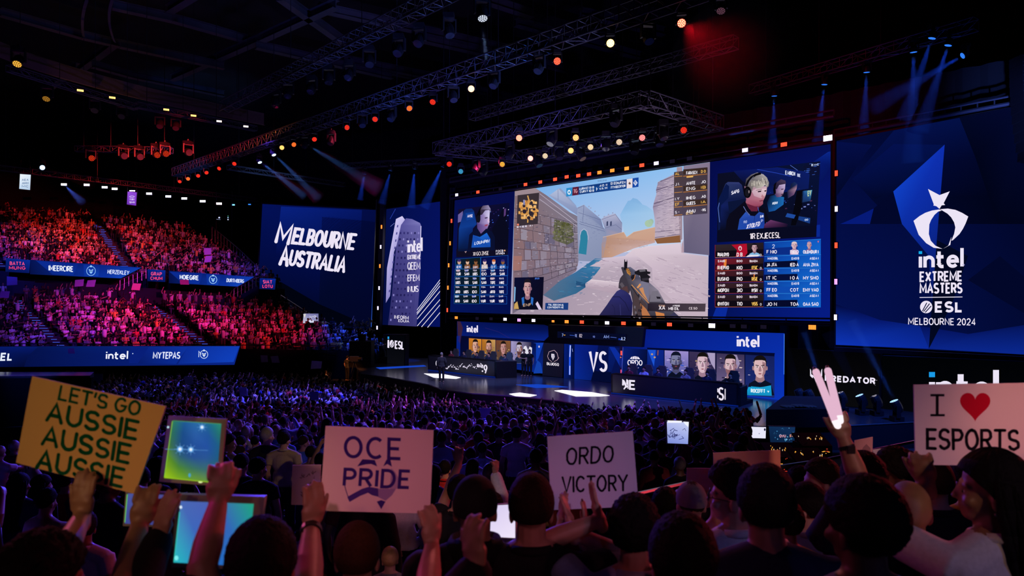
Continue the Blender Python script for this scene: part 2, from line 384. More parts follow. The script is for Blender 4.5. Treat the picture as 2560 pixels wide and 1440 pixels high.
def shirt_mb(arms, sleeve=.55, wide=1., hood=False, off=.0):
    mb = MB(); o = .013 + off; sl0 = sleeve
    mb.ell((0, 0, 1.27), (.165 * wide + o, .105 + o, .19)); [mb.cap((.03 * q, -.015, 1.432), (.170 * wide * q, -.01, 1.372), .058 + o, .057 + o, 12) for q in (1, -1)]; mb.ell((0, -.02, 1.405), (.105 + o, .062 + o, .065)); mb.ell((0, .005, 1.05), (.152 * wide + o, .107 + o, .2)); mb.cap((-.08, 0, .93), (.08, 0, .93), .1 + o, .1 + o, 12)
    if hood: mb.ell((0, -.085, 1.43), (.12, .06, .08)); mb.cap((-.06, .0, 1.46), (.06, .0, 1.46), .06, .06, 10)
    for s in (1, -1):
        sleeve = sl0[s] if isinstance(sl0, dict) else sl0
        el, wr, hd = arms[s]; sh = Vector((.185 * s * wide, -.01, 1.370)); q = sh.lerp(el, min(1, sleeve))
        mb.lathe([(.01, -.03), (.062 + o, -.02), (.058 + o, .0), (.057 + o, (q - sh).length - .004), (.052 + o, (q - sh).length)], sh, q - sh if (q - sh).length > .01 else (s, 0, 0), 14)
        if sleeve > 1:
            mb.cap(sh, el, .062 + o, .05 + o, 12); q = el.lerp(wr, sleeve - 1); mb.cap(el, q, .05 + o, .036 + o, 12)
    return mb
def legs_mb(sit=False):
    mb = MB(); mb.cap((-.08, 0, .92), (.08, 0, .92), .112, .112, 12)
    if sit:
        for s in (1, -1): mb.cap((.09 * s, 0, .9), (.1 * s, .42, .92), .1, .075, 12); mb.cap((.1 * s, .42, .92), (.1 * s, .44, .52), .073, .06, 12)
        return mb
    for s in (1, -1): mb.cap((.09 * s, 0, .9), (.1 * s, .02, .5), .1, .075, 12); mb.cap((.1 * s, .02, .5), (.1 * s, 0, .1), .073, .06, 12)
    return mb
def shoe_mb(s): return MB().cap((.1 * s, -.05, .055), (.11 * s, .16, .045), .055, .045, 10)
def hair_mesh(style, yaw=0., pitch=0., seed=0, fine=True, grow=1.):
    """short / curly / quiff / crop / long / cap / beanie as a shell over the skull"""
    T = head_T(yaw, pitch); nu, nv = (72, 44) if fine else (28, 18); c = Vector((0, -.008, 1.640)); mb = MB(); vs = []
    base = {'short': .009, 'curly': .014, 'quiff': .011, 'crop': .006, 'long': .018, 'cap': .013, 'beanie': .014, 'afro': .045}[style] * grow
    def limit(n):                                               # hairline: low at the nape, high on the forehead
        f = max(0, n.y); lim = -.62 + 1.05 * f ** .7 + (.1 if style == 'crop' else 0)
        if style == 'cap': lim = -.18 + .15 * f
        if style == 'beanie': lim = -.3 + .45 * f
        if n.y > -.3 and style not in ('long', 'beanie'): k = min(1, max(0, (abs(n.x) - .68) / .12)); lim = max(lim, -.22 * k + lim * (1 - k))
        return lim
    def edge(p):
        t = .3
        while t < 3.0 and math.cos(t) > limit(Vector((math.sin(t) * math.cos(p), math.sin(t) * math.sin(p), math.cos(t)))): t += .02
        return t
    ED = [edge(2 * math.pi * i / nu) for i in range(nu)]; ED = [(ED[i - 2] + ED[i - 1] * 2 + ED[i] * 3 + ED[(i + 1) % nu] * 2 + ED[(i + 2) % nu]) / 9 for i in range(nu)]
    for j in range(nv + 1):
        for i in range(nu):
            t = ED[i] * j / nv; p = 2 * math.pi * i / nu; n = Vector((math.sin(t) * math.cos(p), math.sin(t) * math.sin(p), math.cos(t)))
            f = max(0, n.y); bk = max(0, -n.y); r = Vector((.077 * n.x, .097 * n.y, .098 * n.z)); o = base
            if style == 'curly': o += .008 * noise.noise(n * 7 + Vector((seed, 0, 0))) + .008 * noise.noise(n * 24 + Vector((seed, 3, 0))) + .006 * max(0, n.z)
            elif style == 'short': o += .004 * noise.noise(n * 9 + Vector((seed, 0, 0))) + .004 * noise.noise(n * 26 + Vector((seed, 1, 0))) + .006 * max(0, n.z)
            elif style == 'crop': o += .002 * noise.noise(n * 22 + Vector((seed, 1, 0))) + .008 * max(0, n.z) ** 2
            elif style == 'quiff': o += .028 * max(0, n.z) * max(0, n.y + .25) + .007 * noise.noise(n * 10 + Vector((seed, 0, 0))) + .005 * noise.noise(Vector((n.x * 40, n.y * 6, seed)))
            elif style == 'afro': o += .008 * noise.noise(n * 14 + Vector((seed, 0, 0)))
            elif style == 'long': o += .006 * noise.noise(Vector((p * 14, n.z * 2, seed)))
            v = r + n * o
            if style in ('short', 'quiff', 'crop', 'curly', 'afro') and n.z < -.1 and n.y < .2: v.z *= 1.0; v.y += .02 * (-n.z)
            vs.append(T @ (v + c - HEADC) + HEADC)
    fs = [(j * nu + i, (j + 1) * nu + i, (j + 1) * nu + (i + 1) % nu, j * nu + (i + 1) % nu) for j in range(nv) for i in range(nu)]
    mb.add(vs, fs)
    H = lambda x, y, z: T @ (Vector((x, y, z)) - HEADC) + HEADC
    if style == 'long':
        for k in range(46 if fine else 14):
            a = math.pi * (.98 + 1.04 * k / (45 if fine else 13)) + 0; x, y = .092 * math.cos(a), .10 * math.sin(a) - .008; prev = H(x * .95, y, 1.66); rr = .016
            for m in range(1, 7):
                z = 1.66 - m * .085; q = H(x * (1.0 + .10 * math.sin(m * .9 + k)) , y - .012 * m + .006 * math.sin(k * 2.1 + m), z); mb.cap(prev, q, rr, rr * (.98 if m < 5 else .7), 6, 0, 1); prev = q
    if style == 'cap':
        mb.hexa([H(-.062, .07, 1.655), H(.062, .07, 1.655), H(.05, .165, 1.635), H(0, .185, 1.635), H(-.05, .165, 1.635)], T @ Vector((0, 0, .012))); mb.ell(H(0, -.008, 1.753), (.008, .008, .005), None, 8, 6)
    return mb
def solid(mb, name, m, voxel, it=4, scale=1.):
    me = mb.mesh(name, [m]); o = bpy.data.objects.new('tmp', me); COL.objects.link(o)
    r = o.modifiers.new('r', 'REMESH'); r.mode = 'VOXEL'; r.voxel_size = voxel; r.use_smooth_shade = True
    if it: s = o.modifiers.new('s', 'SMOOTH'); s.factor = .5; s.iterations = it
    dg = bpy.context.evaluated_depsgraph_get(); new = bpy.data.meshes.new_from_object(o.evaluated_get(dg)); new.name = name
    bpy.data.objects.remove(o); bpy.data.meshes.remove(me)
    if not new.materials: new.materials.append(M[m])
    if scale != 1: new.transform(Matrix.Scale(scale, 4))
    return new
class Kit: pass
def set_mat(o, m):
    o.material_slots[0].link = 'OBJECT'; o.material_slots[0].material = M[m]
def kit(pose, style, yaw, sleeve=.55, seed=0, voxel=.017, sit=False):
    k = Kit(); a = arms_of(pose); fine = voxel < .02
    k.body = solid(body_mb(a, yaw, 0, True, sit=sit), 'body', 'skin_light', voxel * .8, 2); k.shirt = solid(shirt_mb(a, sleeve), 'shirt', 'cloth_black', voxel, 3); k.trousers = solid(legs_mb(sit), 'trousers', 'cloth_black', voxel * 1.3, 2)
    hm = hair_mesh(style, yaw, 0, seed, False); k.hair = hm.mesh('hair', ['hair_black'], (0, 0, 0), True); k.style = style; k.pose = pose; k.yaw = yaw
    k.shoes = [shoe_mb(s).mesh('shoe', ['rubber'], (0, 0, 0), True) for s in (1, -1)]
    return k
KITS = [kit('down', 'short', .1, seed=1), kit('down', 'crop', -.5, 1.9, 2), kit('up2', 'short', 0, seed=3), kit('up1', 'curly', .3, seed=4), kit('clap', 'short', -.3, seed=5), kit('high', 'crop', .25, 1.9, 6), kit('phone', 'quiff', .1, seed=7), kit('folded', 'short', .6, seed=8), kit('down', 'long', -.25, 1.9, 9), kit('up2', 'cap', .2, seed=10), kit('clap', 'beanie', .4, 1.9, 11), kit('sign', 'short', 0, 1.9, 12)]
SEAT = [kit('folded', 'short', .2, seed=13, voxel=.022, sit=True), kit('clap', 'crop', -.2, seed=14, voxel=.022, sit=True)]
def person(root_loc, k, rz, scale, label, group, skin, hair, shirt, trousers, name='person', legs=True):
    t = thing(name, root_loc, label, 'person', group, rz); t.scale = (scale,) * 3
    b = link('body', k.body, t); set_mat(b, skin)
    for nm, me, m in (('hair' if k.style not in ('cap', 'beanie') else k.style, k.hair, hair), ('shirt', k.shirt, 'cloth_' + shirt)) + ((('trousers', k.trousers, 'cloth_' + trousers),) if legs else ()):
        o = link(nm, me, t); set_mat(o, m)
    return t
# ---------------------------------------------------------------- people close to the camera
FG = []
def ik(sh, wr, hint, l1=.29, l2=.265):
    d = wr - sh; L = d.length; k = max(1., L / (l1 + l2) * 1.001); l1 *= k; l2 *= k; a = (l1 * l1 - l2 * l2 + L * L) / (2 * L); h = math.sqrt(max(0, l1 * l1 - a * a)); u = d / L
    hint = Vector(hint); q = hint - u * hint.dot(u); q = q.normalized() if q.length > 1e-4 else Vector((0, 0, -1)); return sh + u * a + q * h
def near_person(label, px, top, width, style, hair, shirt, yaw=0., body_rz=0., skin='skin_light', sleeve=.55, arms=None, wide=1., hood=False, pitch=0., group=None, fine=None, extra=None, d=None, grow=1., trousers='black'):
    """px,top: column of the head's middle and row of its top; width: head width in image pixels"""
    d = d or .178 * F / width; root = W(px, HY, d); g = ground(d); root.z = g; ztop = CAMZ - (top - HY) / F * d; s = (ztop - g) / 1.752
    Ri = Matrix.Rotation(-body_rz, 3, 'Z'); loc = lambda v: (Ri @ (Vector(v) - root)) / s
    A = arms_of('down'); hs = False
    for sd, spec in (arms or {}).items():
        if isinstance(spec, str): A[sd] = arms_of(spec)[sd]; continue
        wp, hint, hd = spec[:3]; wr = loc(W(*wp)); sh = Vector((.185 * sd * wide, -.01, 1.370)); el = ik(sh, wr, hint, .29 / s, .265 / s) if len(spec) < 4 else loc(W(*spec[3]))
        h = None if hd is None else ((Ri @ Vector(hd[0])), (Ri @ Vector(hd[1])), hd[2], hd[3]); A[sd] = (el, wr, h); hs = True
    vx = .0062 if hs else .0095
    if fine: vx = fine
    t = thing('person', root, label, 'person', group, body_rz)
    link('body', solid(body_mb(A, yaw, pitch, True, wide=wide), 'body', skin, vx, 2, s), t)
    link('shirt' if not hood else 'hooded_jacket', solid(shirt_mb(A, sleeve, wide, hood, .006 if not isinstance(sleeve, dict) and sleeve > 1 else 0), 'shirt', 'cloth_' + shirt, .011, 3, s), t)
    link('trousers', solid(legs_mb(), 'trousers', 'cloth_' + trousers, .02, 2, s), t)
    if style != 'bald':
        me = hair_mesh(style, yaw, pitch, px * .37, True, grow).mesh('hair', [hair], (0, 0, 0), True); me.transform(Matrix.Scale(s, 4)); o = link('hair' if style not in ('cap', 'beanie') else style, me, t)
        if style not in ('cap', 'beanie', 'long'): o.modifiers.new('solid', 'SOLIDIFY').thickness = -.008
        if style == 'cap': link('hair', (lambda q: (q.transform(Matrix.Scale(s, 4)), q)[1])(hair_mesh('crop', yaw, pitch, 2.2, True).mesh('hair', [M['hair_brown']], (0, 0, 0), True)), t)
    if 'collar' not in (extra or ()) and 'big_collar' not in (extra or ()) and not hood: mb = MB(); mb.lathe([(.080 * s, -.022 * s), (.094 * s, -.014 * s), (.093 * s, 0), (.082 * s, .014 * s), (.070 * s, .012 * s), (.068 * s, -.01 * s)], Vector((0, -.014, 1.464)) * s, (0, .2, 1), 28); mb.build('collar', ['cloth_' + shirt], t, True, True)
    T = head_T(yaw, pitch); H = lambda x, y, z: (T @ (Vector((x, y, z)) - HEADC) + HEADC) * s
    if abs(yaw) > .7:
        for sd in (1, -1): mb = MB(); mb.ell(H(.029 * sd, .080, 1.603), (.011 * s,) * 3, None, 12, 8); o = mb.build('eye', ['eye_white'], t, True, True); mb = MB(); mb.ell(H(.030 * sd, .0885, 1.603), (.0055 * s,) * 3, None, 8, 6); link('iris', mb.mesh('iris', ['glasses_black'], (0, 0, 0), True), o)
    for e in (extra or ()):
        mb = MB()
        if e == 'glasses':
            for sd in (1, -1):
                c = H(.031 * sd, .108, 1.603); x, y, z = T @ Vector((1, 0, 0)), T @ Vector((0, 0, 1)), None; pts = [c + (x * math.cos(a) * .024 + y * math.sin(a) * .02) * s for a in (2 * math.pi * i / 14 for i in range(14))]
                for i in range(14): mb.bar(pts[i], pts[(i + 1) % 14], .0022, 5)
                mb.bar(H(.055 * sd, .105, 1.606), H(.083 * sd, .0, 1.603), .0022, 5)
            mb.bar(H(-.008, .112, 1.608), H(.008, .112, 1.608), .0022, 5); mb.build('glasses', ['glasses_black'], t, True)
        elif e == 'collar': mb.lathe([(.073 * s, 0), (.078 * s, .035 * s), (.07 * s, .04 * s)], Vector((0, -.012, 1.425)) * s, (0, .15, 1), 20); mb.build('collar', ['cloth_' + shirt], t, True, True)
        elif e == 'big_collar': mb.lathe([(.10 * s, -.03 * s), (.115 * s, .05 * s), (.10 * s, .08 * s), (.085 * s, .05 * s)], Vector((0, -.02, 1.43)) * s, (0, .1, 1), 22); mb.build('collar', ['cloth_' + shirt], t, True, True)
        elif e == 'earring': mb.ell(H(-.082, .004, 1.548), (.006 * s,) * 3, None, 10, 6); mb.build('earring', ['rail_steel'], t, True)
        elif e[0] == 'watch':
            el, wr, _ = A[e[1]]; dd = (wr - el).normalized(); c = wr - dd * .035; mb.lathe([(.033, -.013), (.037, -.013), (.037, .013), (.033, .013)], c * s, dd, 18); mb.box((c) * s + Vector((0, -.036 * s, 0)), (.034, .012, .036)); mb.build('wristwatch', ['watch_black'], t, True)
    t['_s'] = s; FG.append(t); del t['_s']
    return t
UPZ = (0, 0, 1); BACK = (0, -1, 0); FWD = (0, 1, 0)
# (finger direction, palm-facing direction, thumb side, curl)
near_person('person with messy black hair at lower left, holding up the yellow AUSSIE placard', 105, 1336, 172, 'curly', 'hair_black', 'black', -.55, 0, 'skin_tan', arms={-1: ((205, 1292, 2.26), (-.4, 0, -1), ((.05, 0, 1), (0, 1, 0), 1, .25), (140, 1420, 2.0)), 1: ((348, 1318, 2.2), (.6, 0, -1), ((.16, .1, 1), (-.3, 1, 0), -1, .5), (305, 1490, 1.9))}, d=1.82)
near_person('person below the frame raising a black-sleeved arm beside the small tablet', 455, 1452, 150, 'short', 'hair_black', 'black', 0, 0, 'skin_light', {-1: 1.93, 1: .6}, {-1: ((398, 1345, 2.1), (-.5, 0, -1), ((.25, 0, 1), (.5, 1, 0), 1, .2), (345, 1480, 1.95)), 1: ((545, 1262, 1.95), (.3, 0, -1), ((.05, .05, 1), (-.4, 1, 0), -1, .7), (505, 1420, 1.8))}, d=1.72)
near_person('person with rounded black hair, nearest the camera below the tablets', 655, 1298, 158, 'short', 'hair_black', 'black', .1, 0, 'skin_tan', arms={1: ((778, 1318, 2.3), (.6, 0, -1), ((.1, 0, 1), (-.6, .8, 0), -1, .35), (770, 1470, 1.95))}, d=1.86, extra=[('watch', 1)])
near_person('person with short reddish hair beneath the pink OCE PRIDE placard', 893, 1308, 106, 'crop', 'hair_red', 'black', .1, 0, 'skin_light', arms={1: ((1080, 1365, 2.35), (.8, 0, -.7), ((-.08, .05, 1), (-.6, .8, 0), -1, .45), (1068, 1475, 2.1))}, d=2.55, wide=1.05)
near_person('person in black beanie and dark jacket with turned-up collar, centre front', 1188, 1186, 108, 'beanie', 'cloth_black', 'black', 0, 0, 'skin_tan', 1.9, None, 1.15, False, 0, extra=['big_collar'], d=2.75)
near_person('person with faded brown haircut clapping beside the ORDO VICTORY placard', 1328, 1186, 110, 'crop', 'hair_brown', 'black', 0, 0, 'skin_light', .55, {1: ((1432, 1330, 2.95), (1, -.3, -.5), ((-.25, .1, 1), (-1, .2, 0), -1, .1)), -1: ((1404, 1325, 3.0), (-1, 0, -1), ((.05, .1, 1), (1, .3, 0), 1, .1))}, 1.05, d=2.75, grow=1.4)
near_person('person with curly dark hair, pale blue shirt, clapping before the ORDO VICTORY placard', 1587, 1242, 112, 'curly', 'hair_black', 'pale blue', -.25, 0, 'skin_light', .55, {-1: ((1500, 1300, 2.85), (-1, -.3, -.4), ((-.28, .1, 1), (1, .2, .2), 1, .08)), 1: ((1462, 1345, 2.95), (1, 0, -1), ((.02, .1, 1), (-1, .2, 0), -1, .1))}, d=2.62)
near_person('person with very dark round hair, low centre right, ears showing', 1706, 1290, 156, 'short', 'hair_black', 'black', 0, 0, 'skin_tan', d=1.95, grow=1.5)
near_person('person in grey baseball cap right of the ORDO VICTORY placard', 1728, 1202, 80, 'cap', 'cloth_grey', 'black', 0, 0, 'skin_light', d=3.85)
near_person('man with quiff and glasses in white t-shirt, face turned to the stage', 1838, 1156, 88, 'quiff', 'hair_brown', 'white', .95, .25, 'skin_light', .6, {-1: ((1790, 1300, 3.5), (-.6, .4, -1), ((0, .1, 1), (1, .2, 0), 1, .5))}, 1.0, extra=['glasses'], d=3.2)
near_person('person with dark smooth hair in navy jacket, large at front right', 1915, 1164, 134, 'short', 'hair_black', 'navy', -.12, 0, 'skin_tan', 1.9, None, 1.18, extra=['collar'], d=2.3)
near_person('person with big round black hair in pale blue and white shirt, front right', 2160, 1198, 168, 'short', 'hair_black', 'pale blue', .4, 0, 'skin_dark', .6, None, 1.0, extra=['collar'], d=2.0, grow=1.9)
near_person('bald person in black hooded jacket below the I love esports placard', 2272, 1192, 100, 'bald', None, 'black', -.1, 0, 'skin_light', 1.9, None, 1.1, True, d=2.75)
near_person('man in red jacket turned sideways near the railing', 2052, 1146, 62, 'short', 'hair_brown', 'red', 1.0, .55, 'skin_light', 1.9, {-1: 'folded', 1: 'folded'}, 1.1, extra=['collar'], d=4.5)
near_person('young person with short dark hair in grey t-shirt in front of the red-jacketed man', 2016, 1208, 66, 'short', 'hair_black', 'grey', .7, .2, 'skin_light', d=4.1)
near_person('person with tousled dark hair at the railing left of the red-jacketed man', 2000, 1168, 50, 'curly', 'hair_black', 'black', .4, 0, 'skin_tan', d=5.6)
near_person('person with dark hair raising two glowing light sticks, watch on wrist', 2158, 1130, 92, 'short', 'hair_black', 'black', -.1, 0, 'skin_tan', .55, {-1: ((2110, 1100, 3.25), (-.5, -.2, -1), ((-.22, .0, 1), (.3, 1, 0), 1, .8), (2150, 1205, 3.2))}, d=3.35, extra=[('watch', -1)])
near_person('person with wavy black hair in profile left of the I love esports placard', 2245, 1122, 72, 'quiff', 'hair_black', 'black', 1.1, .2, 'skin_dark', d=4.1)
near_person('woman with long dark hair and white t-shirt holding up the I love esports placard', 2480, 1122, 118, 'long', 'hair_black', 'white', .85, .3, 'skin_tan', .7, {-1: ((2318, 1212, 2.75), (-.8, 0, -.8), ((-.2, .05, 1), (.5, 1, 0), 1, 1.0))}, 1.0, extra=['earring'], d=2.55)
near_person('person in yellow t-shirt behind the long-haired woman', 2425, 1140, 66, 'short', 'hair_brown', 'yellow', .2, 0, 'skin_light', .6, None, 1.1, d=4.2)
near_person('person in black t-shirt with short hair under the I love esports placard', 2340, 1150, 66, 'crop', 'hair_brown', 'black', -.3, 0, 'skin_light', .6, None, 1.1, d=3.9)
near_person('person with dark curly hair between the capped person and the curly one', 1664, 1222, 62, 'curly', 'hair_black', 'black', .1, 0, 'skin_tan', d=4.6)
near_person('person in yellow shirt behind the navy-jacketed person', 1965, 1250, 60, 'short', 'hair_brown', 'yellow', .2, 0, 'skin_light', d=3.7)
near_person('person with dark hair just left of the large navy-jacketed person, by bottom edge', 800, 1372, 66, 'short', 'hair_brown', 'black', .3, 0, 'skin_tan', d=4.0) if False else None
near_person('person with patchy light hair low in front, right of the reddish-haired head', 975, 1368, 52, 'crop', 'hair_blond', 'grey', .2, 0, 'skin_light', d=5.2)
near_person('person with short hair in white t-shirt at far left behind the yellow placard arms', 210, 1278, 52, 'short', 'hair_brown', 'white', .3, 0, 'skin_tan', d=5.0)
near_person('person in red t-shirt seen from behind, right of the OCE PRIDE placard', 1112, 1150, 32, 'short', 'hair_black', 'red', -.2, 0, 'skin_light', d=9.6)
near_person('person in pale blue t-shirt standing between the yellow placard and tablets', 282, 1205, 30, 'short', 'hair_black', 'pale blue', .1, 0, 'skin_tan', d=10.2, wide=1.1)
near_person('person in tan t-shirt seen from behind, left of the OCE PRIDE placard', 710, 1078, 27, 'short', 'hair_black', 'tan', -.4, 0, 'skin_light', d=11.6, wide=1.08)
near_person('grey-haired person in black t-shirt with white print on its back', 668, 1068, 27, 'crop', 'hair_grey', 'black', -.6, 0, 'skin_light', d=12.0, wide=1.1)
near_person('person in white polo shirt standing in the dark crowd right of OCE PRIDE', 1291, 1066, 24, 'short', 'hair_black', 'white', -.2, 0, 'skin_light', d=12.6)
near_person('woman in sleeveless top turned sideways right of the big tablet', 572, 1085, 28, 'short', 'hair_brown', 'tan', -1.0, -.4, 'skin_light', .3, d=11.0)
near_person('person in black t-shirt with red-lit neck just right of the tablet', 603, 1134, 32, 'crop', 'hair_black', 'black', -.3, 0, 'skin_light', d=9.0)
near_person('person in black t-shirt with glasses between tablet and OCE placard', 645, 1144, 34, 'short', 'hair_black', 'black', -.7, 0, 'skin_light', d=8.6)
near_person('person raising a yellow-lit phone, right of OCE PRIDE placard', 1148, 1188, 46, 'short', 'hair_black', 'black', 0, 0, 'skin_light', .55, {-1: ((1147, 1158, 6.0), (-.3, 0, -1), ((0, 0, 1), (0, 1, 0), 1, .6))}, d=5.7)
near_person('person raising a bare arm with fist, behind the beanie-wearing person', 1232, 1232, 48, 'short', 'hair_black', 'white', 0, 0, 'skin_light', 1.9, {1: ((1238, 1185, 5.6), (.3, 0, -1), ((.05, 0, 1), (-.6, .6, 0), -1, .9))}, d=5.4)
near_person('person below the frame raising an open pink-lit hand, bottom centre', 1235, 1470, 150, 'short', 'hair_black', 'black', 0, 0, 'skin_light', 1.93, {-1: ((1192, 1425, 1.75), (-.5, 0, -1), ((-.12, .1, 1), (.6, .8, 0), 1, .45))}, d=1.62)
NEAR_XY = [(o.location.x, o.location.y) for o in FG]
# ================================================================ LED screens
def zmap(x0, y0, k): return lambda *q: [(x0 + q[i] / k, y0 + q[i + 1] / k) for i in range(0, len(q), 2)]
def casing(parent, pl, q, grow, depth=.35, name='casing', back=.02, m='frame_black'):
    cx = sum(p[0] for p in q) / 4; cy_ = sum(p[1] for p in q) / 4
    g = [(x + (grow if x > cx else -grow), y + (grow if y > cy_ else -grow)) for x, y in q]
    mb = MB(); mb.hexa([pl.P(x, y, -back) for x, y in g], -pl.n * depth); return mb.build(name, [m], parent)
def led(name, label, cat, pl, q, grow=3, group=None, depth=.35):
    x = (q[0][0] + q[1][0]) / 2; b = pl.P(x, max(q[2][1], q[3][1])); t = thing(name, b, label, cat, group)
    casing(t, pl, q, grow, depth); return t
def jit(a): return R.uniform(-a, a)
def garble(p, words, x0, y0, x1, y1, h, wd, c, l): p.text(words, (x0, y0), (x1, y1), (0, -h), wd, c, l, gap=.3)
def face(p, cx, ty, by, fw, skin, shade, hair, l, base=None, jersey='#0a0c1c', jersey2=None, hw=None, beard=None, bg_ears=True):
    H = by - ty; hw = hw or fw * 1.5; base = base or by + H * .6; k = fw / 2
    p.poly([(cx - k * .55, by - H * .25), (cx + k * .55, by - H * .25), (cx + k * .75, by + H * .2), (cx - k * .75, by + H * .2)], shade, l)
    p.poly([(cx - k * .75, by + H * .1), (cx, by + H * .26), (cx + k * .75, by + H * .1), (cx + hw * .75, by + H * .25), (cx + hw, base), (cx - hw, base), (cx - hw * .75, by + H * .25)], jersey, l + 1)
    if jersey2: p.poly([(cx - hw * .62, by + H * .38), (cx, by + H * .42), (cx + hw * .62, by + H * .38), (cx + hw * .75, base), (cx - hw * .75, base)], jersey2, l + 2)
    for sgn in (-1, 1): p.ell(cx + sgn * k * 1.02, ty + H * .56, k * .16, H * .1, shade, l + 1, 10)
    p.poly([(cx + k * x, ty + H * y) for x, y in ((-.98, .3), (-.9, .12), (-.5, 0), (0, -.03), (.5, 0), (.9, .12), (.98, .3), (.95, .55), (.5, .5), (-.5, .5), (-.95, .55))], hair, l + 2)
    f = [(-.9, .3), (-.75, .2), (-.3, .19), (.3, .19), (.78, .22), (.9, .32), (.92, .6), (.78, .8), (.45, .95), (.15, 1), (-.15, 1), (-.45, .95), (-.78, .8), (-.92, .6)]
    p.poly([(cx + k * x, ty + H * y) for x, y in f], skin, l + 3)
    p.poly([(cx + k * x, ty + H * y) for x, y in ((.35, .25), (.9, .32), (.92, .6), (.78, .8), (.45, .95), (.3, .9), (.5, .7), (.4, .5))], shade, l + 4)
    if beard: p.poly([(cx + k * x, ty + H * y) for x, y in ((-.85, .66), (-.4, .72), (.4, .72), (.85, .66), (.78, .82), (.4, .99), (-.4, .99), (-.78, .82))], beard, l + 5)
    for sgn in (-1, 1):
        p.poly([(cx + k * x * sgn, ty + H * y) for x, y in ((.15, .43), (.65, .4), (.7, .43), (.2, .46))], '#1c1014', l + 6)
        p.ell(cx + sgn * k * .42, ty + H * .5, k * .18, H * .025, '#e8dfe6', l + 6, 10)
        p.ell(cx + sgn * k * .42, ty + H * .5, k * .09, H * .026, '#120c14', l + 7, 8)
    p.poly([(cx + k * x, ty + H * y) for x, y in ((-.05, .48), (.1, .48), (.25, .68), (.1, .71), (-.18, .7), (-.2, .66))], shade, l + 5)
    p.poly([(cx + k * x, ty + H * y) for x, y in ((-.3, .8), (0, .785), (.3, .8), (.12, .835), (-.12, .835))], '#8d4450', l + 6)

# ---- planes
PM = Pl(1138, 51.7, 2077, 33.35)          # main screen
PB = Pl(1145, 49.9, 1960, 33.7)           # players' wall on stage
PR = Pl(2090, 34.0, 2520, 28.4)           # right banner
PS = Pl(655, 70.0, 942, 71.8)             # left sign
P2 = Pl(965, 67.0, 1125, 62.0)            # tower picture
NAVY, NAVY2, BLUE, BLUE2, WHITE = '#030a35', '#06114f', '#0b2796', '#1238b8', '#ece4f6'

# ---- right banner
t = led('led_banner', 'tall blue LED banner with white eye emblem and MELBOURNE 2024 lettering', 'LED screen', PR, [(2092, 352), (2522, 271), (2562, 886), (2089, 862)], 4)
p = Paint(PR); Z5 = zmap(2080, 260, 4.8); Z6 = zmap(2200, 560, 4.235)
p.poly([(2092, 352), (2526, 270), (2640, 250), (2640, 891), (2089, 862)], ['#030a38', '#020626', '#010416', '#020930', '#041152'])
p.poly(Z5(740, 320, 1530, 165, 1720, 640, 1900, 1100, 2000, 1440, 760, 1440, 480, 1150, 250, 900), ['#04104a', '#031046', '#02072a', '#01041a', '#01041a', '#02082c', '#02082c', '#030b3a'], 1)
p.poly(Z5(215, 500, 480, 490, 215, 830), '#04104c', 1)
p.poly(Z5(1530, 165, 2130, 40, 2304, 0, 2304, 1440, 1990, 1440, 1720, 640), ['#020724', '#03082c', '#03092e', '#01041a', '#010418', '#010419'], 2)
p.poly(Z5(50, 450, 470, 490, 230, 860, 60, 1100), ['#040e48', '#040d44', '#020830', '#020828'], 2)
p.poly(Z5(240, 900, 740, 480, 1350, 490, 735, 1050, 520, 1140), ['#030d42', '#04104e', '#031048', '#020930', '#020726'], 2)
p.poly(Z5(100, 1440, 240, 1380, 500, 1255, 455, 1440), '#061a78', 2)
p.poly(Z5(500, 1255, 735, 1050, 840, 1440, 455, 1440), '#02072a', 3)
p.poly(Z5(1352, 487, 735, 1050, 840, 1440) + [(2322, 640), (2330, 760), (2342, 600)], ['#0e2fb0', '#1040c4', '#0c2ea4', '#09207c', '#071558', '#0a2488'], 4)
p.poly([(2089, 760), (2200, 800), (2300, 815), (2322, 872), (2089, 862)], ['#03093a', '#06166a', '#07207e', '#0b2a9c', '#0e34b4'], 2)
p.poly([(2322, 872), (2300, 815), (2420, 835), (2640, 800), (2640, 891)], ['#0a2488', '#05115a', '#061766', '#04104c', '#0a2890'], 2)
p.poly([(2420, 700), (2640, 830), (2640, 760), (2500, 640)], '#020729', 3)
p.poly([(2342, 600), (2330, 760), (2322, 872), (2380, 760), (2420, 640)], '#02071f', 4)
for q in ((1152, 1020, 1290, 1093, 1413, 1048, 1340, 1190, 1358, 1212, 1316, 1216, 1290, 1258, 1252, 1226, 1216, 1218, 1222, 1205),):
    p.poly(Z5(*q), WHITE, 6)
L = [(978, 1402), (1050, 1345), (1120, 1305), (1200, 1278), (1290, 1265), (1315, 1280), (1275, 1290), (1230, 1330), (1190, 1390), (1168, 1445), (1162, 1560), (1185, 1640), (1240, 1700), (1325, 1738), (1220, 1725), (1130, 1670), (1040, 1570)]
p.poly(Z5(*[c for q in L for c in q]), WHITE, 6)
Rr = [(1296, 1262), (1390, 1255), (1480, 1270), (1560, 1305), (1635, 1350), (1605, 1430), (1570, 1500), (1530, 1560), (1450, 1635), (1432, 1640), (1465, 1560), (1480, 1480), (1465, 1420), (1430, 1360), (1385, 1315)]
p.poly(Z5(*[c for q in Rr for c in q]), WHITE, 6)
p.poly(Z5(1332, 1738, 1395, 1700, 1432, 1595, 1424, 1655, 1420, 1690), WHITE, 6)
p.intel((2301, 669), (2405, 666), (0, -41), 8.6, WHITE, 6, '#12a8e8'); p.ell(2409, 662, 2.6, 2.6, '#8f8ab8', 6)
